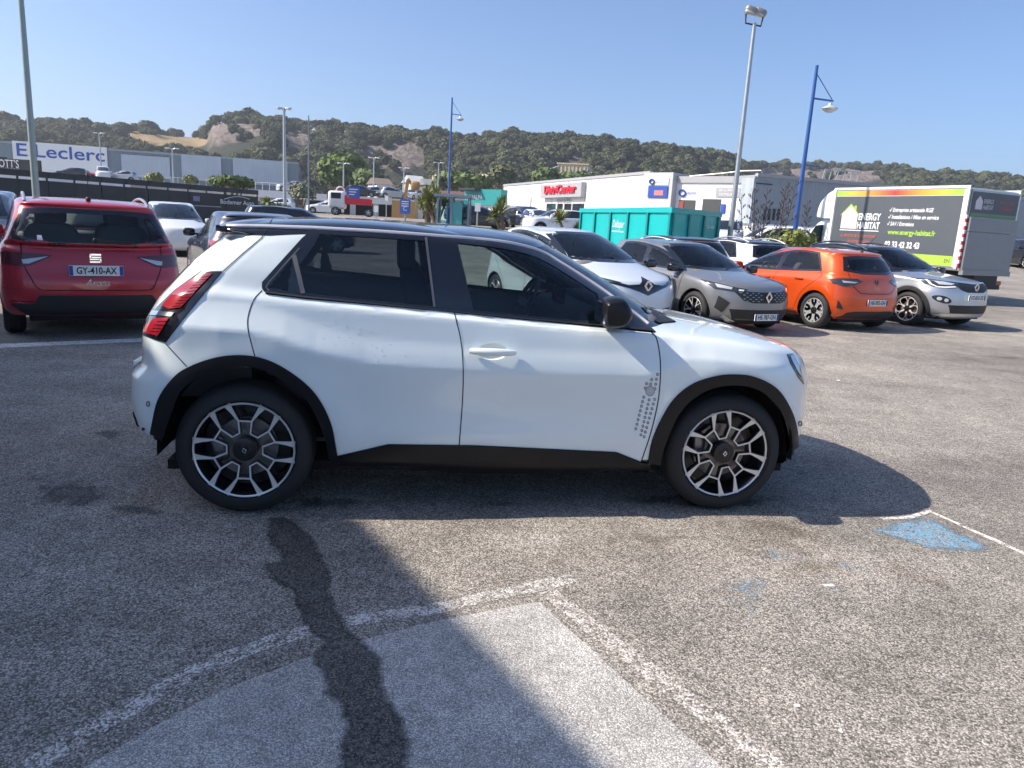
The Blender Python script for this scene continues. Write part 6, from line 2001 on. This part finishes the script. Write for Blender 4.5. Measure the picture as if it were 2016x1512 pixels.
MB().box(.0,3.0,-.45,.45,.62,.86).build('chassis', PLASTIC, TRK)
MB().box(-.10,.20,-.75,.75,.42,.60).build('rear_bumper_bar', PLASTIC, TRK)
MB().box(-.15,.05,-.5,.5,.55,.80).build('lift_gear', PLASTIC, TRK)
for s_ in (1,-1): MB().box(-.13,-.09,s_*.62-.12,s_*.62+.12,.55,.66).build('tail_lamp', REDLAMP, TRK)
# cab and rounded wind deflector
cab = [(Lb,.45),(Lb,2.2),(Lb+.45,2.22),(Lb+.75,2.1),(Lb+1.35,1.45),(Lb+1.95,1.18),(Lb+2.05,.9),(Lb+2.05,.45)]
mbc = MB(); n = len(cab)
for q, w in ((0,.80),(1,.98)): pass
cp = spl(cab, 3)
sec = [(-1.0,.86),(-.96,.97),(-.8,1.0),(.8,1.0),(.96,.97),(1.0,.86)]
vs = []
for y, k in sec:
    for p_ in cp: vs.append((Lb+(p_[0]-Lb)*(.97+.03*k), y*(1.0 if p_[1] < 1.3 else 1-.12*(p_[1]-1.3)), .45+(p_[1]-.45)*k))
n = len(cp)
mbc.add(vs, [(j*n+i,j*n+i+1,(j+1)*n+i+1,(j+1)*n+i) for j in range(len(sec)-1) for i in range(n-1)]+[tuple(range(n)),tuple((len(sec)-1)*n+i for i in range(n))])
mbc.build('cab', TW, TRK, True)
for s_ in (1,-1):
    MB().prism([(.42,1.38),(1.15,1.34),(.72,1.98),(.42,2.02)], (Lb,s_*.955,0),(1,0,0),(0,0,1),(0,s_*.02,0)).build('side_window', DARKGLASS, TRK)
    MB().box(Lb+.95,Lb+1.1,s_*1.02-.03,s_*1.16,1.32,1.62).build('wing_mirror', PLASTIC, TRK)
de = spl([(0,0),(.70,.02),(.78,.18),(.70,.48),(.45,.75),(.15,.90),(0,.92)],5)
mbd = MB(); n = len(de); vs = []
for y, k in ((-1.04,.6),(-1.0,.88),(-.85,1.0),(.85,1.0),(1.0,.88),(1.04,.6)):
    for p_ in de: vs.append((Lb+.02+p_[0]*k, y, 2.22+p_[1]*(.85+.15*k)))
mbd.add(vs, [(j*n+i,j*n+i+1,(j+1)*n+i+1,(j+1)*n+i) for j in range(5) for i in range(n-1)]+[tuple(range(n)),tuple(5*n+i for i in range(n))])
mbd.build('wind_deflector', TW, TRK, True)
vw = mk_wheels('plain',.34)
for x in (.95,5.55):
    for s_ in (1,-1): put_wheel(TRK, vw, x, s_*.88, .34, s_)

# ------------------------------------------------------------------ teal skip
SKT = mat('skip_teal', (.0,.40,.40), .42, var=.12, scale=1.5, coat=.2)
SKD = mat('skip_teal_edge', (.0,.22,.225), .45, var=.15)
cm, cl, cr_ = P(1318,470,20.5).xy, P(1140,470,27.5).xy, P(1413,470,22.6).xy
us = (cl-cm); Ls = us.length; us = us.normalized(); ue = (cr_-cm); Ws = ue.length; ue = ue.normalized()
zt_ = P(1318,408,20.5).z
SK = thing('skip_container', 'teal open-top skip container with ribbed sides behind the parked cars', 'container', (cm.x,cm.y,0))
Sv = lambda a, b_, z: (us.x*a+ue.x*b_, us.y*a+ue.y*b_, z)
def sbox(name, a0, a1, b0, b1, z0, z1, m):
    c = Vector(Sv((a0+a1)/2,(b0+b1)/2,(z0+z1)/2))
    return MB().obox(c, Vector(Sv((a1-a0)/2,0,0)), Vector(Sv(0,(b1-b0)/2,0)), Vector((0,0,(z1-z0)/2))).build(name, m, SK)
for a0, a1, b0, b1 in ((0,Ls,0,.06),(0,Ls,Ws-.06,Ws),(0,.06,.06,Ws-.06),(Ls-.06,Ls,.06,Ws-.06)):
    sbox('side_wall', a0,a1,b0,b1,.18,zt_-.1,SKT)
sbox('floor', .06,Ls-.06,.06,Ws-.06,.18,.26,SKD)
for a0, a1, b0, b1 in ((-.05,Ls+.05,-.07,.07),(-.05,Ls+.05,Ws-.07,Ws+.07),(-.05,.07,.07,Ws-.07),(Ls-.07,Ls+.05,.07,Ws-.07)):
    sbox('top_rail', a0,a1,b0,b1,zt_-.14,zt_,SKT)
sbox('skid', .1,Ls-.1,.4,.55,0,.18,SKD); sbox('skid', .1,Ls-.1,Ws-.55,Ws-.4,0,.18,SKD)
for k in range(6):
    a = .03+(Ls-.13)*k/5.
    sbox('rib', a-.03,a+.09,-.07,.0,.18,zt_-.14,SKD); sbox('rib', a-.03,a+.09,Ws,Ws+.07,.18,zt_-.14,SKD)
for k in range(4):
    b0 = .06+(Ws-.2)*k/3.
    sbox('rib', -.06,.0,b0,b0+.09,.18,zt_-.14,SKD)
o = Vector(Sv(Ls*.505,-.012,zt_-.50)); text('lettering','Daliapur',.34,WHITEINK,o,(-us.x,-us.y,0),(0,0,1),SK,shear=.2,width=.95)
sbox('underline', Ls*.44,Ls*.57,-.012,-.006,zt_-.74,zt_-.71,WHITEINK)
o = Vector(Sv(-.006,Ws*.8,zt_-.45)); text('number','730-454',.14,WHITEINK,o,(ue.x,ue.y,0),(0,0,1),SK,width=.5)
MB().add([Sv(.2,.2,zt_-.1),Sv(Ls-.2,.2,zt_-.1),Sv(Ls-.2,Ws-.2,zt_+.15),Sv(.2,Ws-.2,zt_+.05)],[(0,1,2,3)]).build('rubble_cover', mat('dark_tarp',(.03,.05,.04),.8), SK)

# ------------------------------------------------------------------ lamp posts
GALV = mat('galvanised_steel', (.42,.44,.45), .4, metal=.75, var=.15, scale=8)
PALEG = mat('pale_green_post', (.30,.35,.33), .4, metal=.4, var=.1)
BLUEM = mat('blue_post', (.02,.085,.30), .35, coat=.3)
LAMPW = mat('lamp_housing', (.55,.56,.56), .35, metal=.3)
def post_line(px0, py0, px1, py1, d):
    """vertical post: foot at pixel (px1,py1), top measured at the height of pixel (px0,py0)"""
    b_ = P(px1,py1,d); top = P(px0,py0,d).z
    return Vector((b_.x,b_.y,float(gz(d)))), top
b0, zt0 = post_line(40,0,74,420,24)
lp = thing('lamp_post', 'tall pale grey-green lamp post behind the red car', 'lamp post', b0)
MB().cyl((0,0,0),(0,0,zt0+2),.115,.07,16).build('pole', PALEG, lp, True)
MB().cyl((0,0,0),(0,0,.25),.17,.15,16).build('base', PALEG, lp, True)
MB().rbox((0,0,zt0+2.05),(.7,.3,.16),.5,8).build('lamp_head', LAMPW, lp, True)
b0, zt0 = post_line(1478,30,1437,465,23)
lp = thing('flood_light_post', 'tall galvanised post with floodlights left of the blue lamp post', 'lamp post', b0)
MB().cyl((0,0,0),(0,0,zt0-.2),.085,.055,16).build('pole', GALV, lp, True)
MB().cyl((0,0,0),(0,0,.25),.15,.14,16).build('base', GALV, lp, True)
MB().tube([(-.28,-.02,zt0+.02),(-.26,-.02,zt0-.22),(.2,.05,zt0-.26),(.24,.05,zt0+.0)],.025,8).build('bracket', PLASTIC, lp, True)
for k, (x, y) in enumerate(((-.17,-.10),(.14,.06))):
    MB().rbox((x,y,zt0+.10),(.36,.30,.20),.55,10, Matrix.Rotation(R(18),3,'Y')).build('flood_lamp', mat('floodlight_grey',(.30,.29,.27),.45,metal=.4), lp, True)
    MB().rbox((x-.05,y-.05,zt0+.02),(.28,.24,.08),.5,8, Matrix.Rotation(R(18),3,'Y')).build('lamp_lens', WHITELAMP, lp, True)
b0, zt0 = post_line(1600,128,1563,470,25)
def blue_lamp(label, b0, zt0, k=1.0, step=True, BLUEM=BLUEM):
    lp = thing('lamp_post', label, 'lamp post', b0, group='blue lamp posts')
    MB().cyl((0,0,0),(0,0,zt0),.09*k,.05*k,14).build('pole', BLUEM, lp, True)
    MB().cyl((0,0,0),(0,0,.3),.16*k,.15*k,14).build('base', BLUEM, lp, True)
    za = zt0-.98*k
    MB().bar((0,0,za),(.64*k,-.06,za-.06*k),.05*k,.05*k).build('arm', BLUEM, lp)
    MB().cyl((0,0,zt0-.22*k),(.60*k,-.05,za-.02),.014*k,n=6).build('stay', BLUEM, lp)
    c = (.56*k,-.05,za-.28*k)
    MB().lathe([(.0,.16*k),(.05*k,.15*k),(.07*k,.09*k),(.22*k,.03*k),(.25*k,-.01*k),(.22*k,-.05*k),(.1*k,-.12*k),(0,-.13*k)],c,'z',20).build('lamp_shade', LAMPW, lp, True)
    if step: MB().bar((0,0,zt0-3.0*k),(.46*k,-.04,zt0-3.05*k),.045*k,.045*k).build('banner_arm', BLUEM, lp)
    return lp
blue_lamp('bright blue lamp post with hanging lamp, beside the grey warehouse', b0, zt0)
b0, zt0 = post_line(884,224,882,420,52)
blue_lamp('blue lamp post with hanging lamp by the bus shelter in the middle', b0, zt0, 1.05, False)
b0, zt0 = post_line(607,262,608,420,58)
blue_lamp('thin grey lamp post with hanging lamp left of the white car park', b0, zt0, .8, False, mat('slate_post',(.16,.20,.25),.5,metal=.3))
def double_lamp(px, pyt, pyb, d, label, w=.9, zb=None):
    b0, zt0 = post_line(px,pyt,px,pyb,d)
    if zb is not None: b0.z = zb
    lp = thing('lamp_post', label, 'lamp post', b0, group='grey double-arm lamp posts')
    h_ = zt0-b0.z
    MB().cyl((0,0,0),(0,0,h_),.13,.08,10).build('pole', GALV, lp, True)
    for s_ in (1,-1):
        MB().tube([(0,0,h_-.2),(s_*w*.4,0,h_+.02),(s_*w*.7,0,h_)],.05,6).build('arm', GALV, lp)
        MB().rbox((s_*w*.85,0,h_-.02),(w*.6,.35,.16),.6,8).build('lamp_head', LAMPW, lp, True)
double_lamp(561,213,400,50,'pale double-arm lamp post in front of the supermarket end',.40)
double_lamp(676,321,385,110,'double-arm lamp post behind the brown and blue signs',.8)
double_lamp(735,310,390,108,'double-arm lamp post in front of the rock face',.7)
double_lamp(794,330,400,112,'double-arm lamp post left of the excavator arm',.7)
double_lamp(862,320,380,112,'double-arm lamp post below the sand heap',.7)
double_lamp(199,262,330,110,'double-arm lamp post above the blue store letters',.7,tz)
double_lamp(341,292,345,110,'double-arm lamp post in front of the first pale wall panel',.9,tz)

# ------------------------------------------------------------------ planting
GREENA = leafmat('cordyline_leaf', (.09,.11,.025), (.24,.26,.07), .5)
GREENB = leafmat('shrub_leaf', (.045,.075,.018), (.13,.18,.05), .6)
GREENC = leafmat('olive_leaf', (.10,.11,.07), (.24,.25,.17), .6)
BARK = mat('bark', (.16,.12,.085), .9, var=.3, scale=20)
def blades(n, r, h, w, seed, c=(0,0,0), droop=.5):
    q = np.random.RandomState(seed); V = []; T = []; N = []
    for i in range(n):
        a = q.rand()*6.283; el = q.uniform(-.25,1.35); L_ = r*q.uniform(.7,1.1)
        d = np.array([math.cos(a)*math.cos(el), math.sin(a)*math.cos(el), math.sin(el)*h/r])
        s_ = np.array([-math.sin(a), math.cos(a), 0])*w*.5
        p0 = np.array(c); p1 = p0+d*L_*.6; p2 = p0+d*L_-np.array([0,0,droop*L_*.25*math.cos(el)])
        b = len(V); V += [p0-s_*.6,p0+s_*.6,p1-s_,p1+s_,p2]
        T += [(b,b+1,b+3),(b,b+3,b+2),(b+2,b+3,b+4)]; t = q.rand(); N += [t]*5
    return np.array(V), np.array(T), np.array(N)
def cordyline(px, py, d, hpx, label, heads=3, seed=0, r=.95):
    b0 = P(px,py,d); b0.z = float(gz(d))
    top = P(px,py-hpx,d).z-b0.z
    t = thing('cordyline_tree', label, 'tree', b0)
    q = np.random.RandomState(seed)
    tm = MB(); VV = []; TT = []; NN = []; o_ = 0
    for k in range(heads):
        a = q.rand()*6.28; hh = top*(.60+.25*k/max(1,heads-1))-.1
        p = (math.cos(a)*.45*(heads>1), math.sin(a)*.45*(heads>1), hh)
        tm.tube([(0,0,0),(p[0]*.3,p[1]*.3,hh*.5),p],[.12,.09,.06],8)
        V,T,N = blades(110, r, r*.95, .075, seed*10+k, p); VV.append(V); TT.append(T+o_); NN.append(N); o_ += len(V)
    tm.build('trunk', BARK, t, True)
    cr = np_mesh('crown', np.vstack(VV), np.vstack(TT), GREENA, np.concatenate(NN), t)
    return t
cordyline(842,440,46,72,'tall spiky yellow-green cordyline left of the bus shelter',5,1,1.0)
cordyline(858,440,44,60,'second spiky cordyline hard against the bus shelter',3,2,.9)
cordyline(990,448,40,60,'small cordyline tree on a pale trunk by the parked dark cars',3,3,.75)
cordyline(1120,452,34,34,'short spiky cordyline at the left end of the teal skip',2,4,.7)
cordyline(526,408,52,30,'little palm-like plant beside the black hoarding end',1,5,.6)
def bush(px, py, d, rx, rz, label, m=GREENB, n=600, leaf=.09, seed=1, trunk=False, zbase=None, cat='shrub', name='shrub'):
    b0 = P(px,py,d); zc_ = b0.z
    gb = float(gz(d)) if zbase is None else zbase
    t = thing(name, label, cat, (b0.x,b0.y,gb))
    V,T,N = crown_arrays(n,(rx,rx,rz),leaf,seed,.45,.5)
    np_mesh('crown', V+np.array([0,0,zc_-gb]), T, m, N, t)
    st_ = MB()
    for k in range(4):
        a = k*1.7; st_.tube([(0,0,0),(math.cos(a)*rx*.25,math.sin(a)*rx*.25,(zc_-gb)*.6),(math.cos(a)*rx*.5,math.sin(a)*rx*.5,zc_-gb+rz*.2)],[.07*rx,.05*rx,.02*rx],6)
    st_.build('trunk', BARK, t, True)
bush(306,352,100,1.0,.75,'yellowish bush on the supermarket terrace',GREENA,500,.18,11,zbase=tz)
bush(375,356,98,.9,.7,'small bush right of the yellowish one on the terrace',GREENA,500,.18,12,zbase=tz)
bush(455,362,60,1.7,.62,'wide dense green bush above the black hoarding',GREENB,1500,.13,13)
bush(595,382,62,.95,.95,'grey-green rounded olive tree in front of the car park',GREENC,1200,.10,14,cat='tree',name='olive_tree')
bush(528,412,46,1.3,.45,'low clipped hedge right of the hoarding end',GREENB,900,.08,15)
bush(675,346,170,5.0,5.2,'bright green round tree at the foot of the hill',leafmat('bright_tree_leaf',(.05,.09,.015),(.15,.20,.04)),1800,.55,16,cat='tree',name='round_tree')
bush(725,362,160,3.2,3.0,'darker round tree right of the bright green one',GREENB,900,.5,17,cat='tree',name='round_tree')
bush(985,352,150,2.6,2.6,'dark round tree above the teal shop',WOOD,900,.45,18,cat='tree',name='round_tree')
bush(1075,352,170,3.0,2.4,'dark tree left of the cream hopper building',GREENB,900,.5,19,cat='tree',name='round_tree')
bush(1140,352,205,4.5,1.8,'low bushes under the cream hopper building',GREENB,900,.5,20)
bush(910,362,140,5.0,2.0,'long scrubby bush below the sand heap',GREENB,1200,.5,21)
bush(1560,478,24.5,.75,.45,'leafy flax clump at the foot of the blue lamp post',GREENA,500,.07,22)
# flax plants with tall seed stalks in front of the warehouse
def flax(px, py, d, hpx, label, ns=3, seed=0):
    b0 = P(px,py,d); b0.z = float(gz(d))
    t = thing('flax_plant', label, 'plant', b0, group='flax plants with seed stalks')
    zl = P(px,py-26,d).z-b0.z
    V,T,N = blades(70, max(zl*.75,.7), max(zl,.8), .06, seed, (0,0,.0), .3); np_mesh('leaf_clump', V, T, GREENB, N, t)
    q = np.random.RandomState(seed+50)
    for k in range(ns):
        h_ = P(px,py-hpx*q.uniform(.75,1.05),d).z-b0.z
        x, y = q.uniform(-.5,.5), q.uniform(-.4,.4)
        mb = MB().tube([(x*.3,y*.3,0),(x*.6,y*.6,h_*.5),(x*1.1,y*1.1,h_)],[.018,.014,.006],5)
        for j in range(8):
            f_ = .55+.45*j/8
            p = Vector((x*(.3+.8*f_), y*(.3+.8*f_), h_*f_)); s_ = 1 if j%2 else -1
            l_ = .26*(1.15-f_)+.06
            p2 = p+Vector((s_*l_*q.uniform(.6,1),q.uniform(-.1,.1),.10)); mb.tube([p,p2],[.01,.006],4)
            for i in range(2): mb.rbox(p+(p2-p)*(.6+.4*i)+Vector((0,0,.03)),(.035,.03,.075),.8,4)
        mb.build('seed_stalk', mat('dry_stalk',(.07,.05,.04),.9), t)
flax(1478,470,23.5,92,'flax plant with dark seed stalks just right of the floodlight post',3,1)
flax(1500,472,24.5,100,'flax plant with dark seed stalks in the middle of the bed',3,2)
flax(1530,474,25,118,'tallest flax plant, stalks rising left of the blue lamp post',4,3)
flax(1585,478,26,80,'flax plant with short stalks right of the blue lamp post',2,4)

# ------------------------------------------------------------------ bus shelter, signs
bs = thing('bus_shelter', 'glazed grey bus shelter in the middle distance behind the white car', 'bus shelter', P(893,440,42).xy.to_3d()+Vector((0,0,float(gz(42)))))
zb_ = float(gz(42)); ztp = P(893,389,42).z-zb_; hw_ = (X(922,42,400)-X(862,42,400))/2
BSM = mat('shelter_frame', (.22,.28,.33), .4, metal=.5)
for x in (-hw_,-.1,hw_):
    for y in (-.7,.7): MB().box(x-.05,x+.05,y-.05,y+.05,0,ztp).build('post', BSM, bs)
MB().box(-hw_-.2,hw_+.2,-.95,.95,ztp,ztp+.14).build('roof', BSM, bs)
SHG = glassmat('shelter_glass',(.62,.78,.78))
MB().box(-hw_,-.1,.68,.70,.25,ztp-.1).build('glass_panel', SHG, bs); MB().box(-.1,hw_,.68,.70,.25,ztp-.1).build('glass_panel', SHG, bs)
for x in (-hw_,hw_): MB().box(x-.01,x+.01,-.65,.65,.25,ztp-.1).build('glass_panel', SHG, bs)
MB().box(-.8,.6,.35,.6,.42,.47).build('bench', BSM, bs)
MB().box(-.05,.5,-.72,-.66,.4,ztp-.25).build('poster', mat('teal_poster',(.08,.35,.36),.4), bs)
# blue information totem
bt = thing('blue_totem_sign', 'blue totem sign with white print left of the cordylines', 'sign', P(797,440,46).xy.to_3d()+Vector((0,0,float(gz(46)))))
z_0, z_1 = P(797,421,46).z-float(gz(46)), P(797,391,46).z-float(gz(46)); hw_ = (X(807,46,400)-X(787,46,400))/2
MB().box(-hw_,hw_,-.08,.08,z_0,z_1).build('panel', mat('totem_blue',(.05,.12,.42),.4), bt)
MB().cyl((0,0,0),(0,0,z_0),.06,n=10).build('post', GALV, bt)
for k in range(3): MB().box(-hw_*.7,hw_*.7,-.09,-.08,z_1-.2-k*.13,z_1-.15-k*.13).build('print_line', WHITEINK, bt)
text('lettering','C',.35,WHITEINK,(0,-.085,z_0+.3),(1,0,0),(0,0,1),bt)
for px, pyt, d, lab in ((740,405,48,'small white sign on a post left of the red truck body'),(939,400,36,'slim white sign post in front of the teal shop'),(760,385,60,'white totem sign in front of the car park')):
    g_ = P(px,440,d); b_ = float(gz(d)); zt_ = P(px,pyt,d).z-b_
    sp = thing('sign_post', lab, 'sign', (g_.x,g_.y,b_))
    MB().cyl((0,0,0),(0,0,zt_-.4),.035,n=8).build('post', GALV, sp)
    MB().box(-.13,.13,-.02,.02,zt_-.38,zt_).build('sign_plate', WHITEW, sp)

# ------------------------------------------------------------------ cars further off
w5 = mk_wheels('five',.32); w6 = mk_wheels('five',.345)
def far(p, name, label, px, py, d, heading_deg, m, roofm=None, wh=None, z=None, detail=False, group=None, clad=None, **k):
    """heading_deg: 0 = facing right, 90 = facing away, 180 = left, 270 = towards us; px: where the middle of the car stands"""
    g_ = P(px,py,d); z_ = float(gz(d)) if z is None else z
    a = R(heading_deg); mid = (p['xf']+p['xr'])/2
    return make_car(p, name, label, (g_.x-math.cos(a)*mid, g_.y-math.sin(a)*mid, z_), a, m, roofm=roofm, wheels=wh or mk_wheels('five',p['Rw']), detail=detail, group=group, clad=clad, **k)
W1, WB1 = far(CLIO,'hatchback_car','white hatchback with black roof and rails behind the grey hatchback',1420,500,18.6,117,WHITE2,roofm=BLACK,detail=True,clad=PLASTIC)
roof_rails(W1, WB1, -.1, 1.2, .56, RAILM, .05)
far(CLIO,'hatchback_car','white hatchback mostly hidden between skip and grey hatchback',1290,500,17.8,117,WHITE2,roofm=DGREY,detail=True)
sh2 = Vector((-.50,.866)); rlb = P(417,560,12.2).xy; rcb = rlb+Vector((sh2.y,-sh2.x))*.885+sh2*.64
BC, BB = make_car(CLIO,'hatchback_car','blue-grey hatchback with red tail lamps parked right of the red car',(rcb.x,rcb.y,0),hd(sh2),BLUEGREY,wheels=mk_wheels('five',.322),mirrorm=GLOSSBLK,tint=glassmat('side_glass',(.42,.52,.52)))
BB.decal('tail_light', [(-.30,.945),(-.52,.955),(-.56,.92),(-.545,.84),(-.44,.86)], REDLAMP, BC, 'side', (), .03, .008, 'RL')
for s_ in (1,-1):
    f_ = lambda pl: [(a*s_, b_) for a, b_ in pl]
    BB.decal('tail_light', f_([(.34,.93),(.60,.955),(.80,.955),(.855,.93),(.84,.85),(.70,.82),(.50,.86)]), REDLAMP, BC, 'rear', (), .03, .008)
far(ZOEP,'compact_car','white car facing us between the red and the blue-grey car',345,480,23.5,300,WHITE2,detail=True)
far(CAPT,'crossover_car','dark navy crossover cut off by the left picture edge',-62,480,13.2,300,NAVY,detail=True,mirrorm=GLOSSBLK)
far(SUVP,'suv_car','black estate with roof rails showing just above the white car\'s tailgate',588,430,29,20,BLACK)
far(CLIO,'hatchback_car','black car beside the small cordyline, left of the white store',948,440,52,20,BLACK)
far(CLIO,'hatchback_car','dark grey car, second in the row before the white store',1010,440,56,165,DGREY)
far(CAPT,'crossover_car','dark blue-grey crossover, third in the row before the white store',1040,440,55,285,BLUEGREY)
far(CLIO,'hatchback_car','white car in the row before the white store, left of the white crossover',1062,440,53,290,WHITE2)
far(SUVP,'suv_car','white crossover at the right end of the row before the white store',1092,444,49,200,WHITE2,clad=PLASTIC)
far(VANP,'van_car','white van parked before the workshop behind the skip end',1432,440,44,250,WHITE2)
far(VANP,'van_car','white van behind the flax plants left of the blue lamp post',1520,450,38,175,WHITE2)
far(SUVP,'suv_car','dark car half cut by the right picture edge beyond the van',2022,500,44,270,DGREY)
far(CLIO,'hatchback_car','dark teal car parked left of the dark row by the shelter',925,440,58,10,DGREY)
for px, py, d, h_, m_, lab in ((140,345,101,200,DGREY,'dark car on the supermarket terrace, leftmost of four'),(165,345,103,20,RED,'dark red car on the supermarket terrace below the letters'),(203,342,101,300,WHITE2,'white van-like car on the terrace right of the red one'),(240,345,102,190,SILVER,'silver car on the terrace, rightmost of four')):
    far(CLIO if m_ is not WHITE2 else VANP,'terrace_car',lab,px,py,d,h_,m_,z=tz)
for px, d, h_, m_, lab in ((575,99,200,SILVER,'silver car on the car park deck, leftmost'),(713,101,10,DGREY,'dark car on the car park deck right of the blue sign'),(728,103,190,SILVER,'silver car on the deck, middle of the roof'),(778,102,15,SILVER,'silver car on the deck near its right end'),(812,104,250,WHITE2,'white car at the right end of the deck')):
    far(CLIO,'deck_car',lab,px,380,d,h_,m_,z=zdeck)
for px, d, lab in ((545,84,'white car in the lane left of the olive tree'),(640,82,'white car before the car park, right of the olive tree')):
    far(CLIO,'hatchback_car',lab,px,410,d,190,WHITE2)
# white pick-up with red body
pu = thing('tipper_truck', 'small white truck with red tipper body beyond the white car roof', 'truck', (X(693,64,420),64,float(gz(64))), R(188))
MB().rbox((1.2,0,1.25),(1.5,1.75,1.5),.35,12).build('cab', WHITE2, pu, True)
for s_ in (1,-1): MB().box(.85,1.65,s_*.87-.01,s_*.87+.01,1.35,1.82).build('side_window', DARKGLASS, pu)
MB().box(1.93,1.97,-.7,.7,1.3,1.8).build('windscreen', DARKGLASS, pu)
MB().box(-1.6,.4,-.95,.95,.95,1.05).build('bed', REDP, pu)
for a_ in ((-1.6,.4,.90,.95),(-1.6,.4,-.95,-.90)): MB().box(a_[0],a_[1],a_[2],a_[3],1.05,1.45).build('bed_side', REDP, pu)
MB().box(.35,.42,-.95,.95,1.05,1.7).build('headboard', REDP, pu)
for x in (1.3,-1.4):
    for s_ in (1,-1): put_wheel(pu, vw, x, s_*.82, .34, s_)
HAZE_D = 0.00040
# ------------------------------------------------------------------ thin summer haze
hm = bpy.data.materials.new('haze'); hm.use_nodes = True
nt = hm.node_tree
for n in list(nt.nodes): nt.nodes.remove(n)
out = nt.nodes.new('ShaderNodeOutputMaterial'); pv = nt.nodes.new('ShaderNodeVolumePrincipled')
pv.inputs['Color'].default_value = (.86,.91,1.0,1); pv.inputs['Density'].default_value = HAZE_D; pv.inputs['Anisotropy'].default_value = .35
nt.links.new(pv.outputs[0], out.inputs['Volume'])
hz_o = MB().box(-1500,1500,-60,1500,-1.2,120).build('haze', hm)
tag(hz_o, kind='stuff')
hz_o['label'] = 'thin pale summer haze over the whole scene'
hz_o['category'] = 'haze'
S.cycles.volume_bounces = 0
S.cycles.volume_step_rate = 10
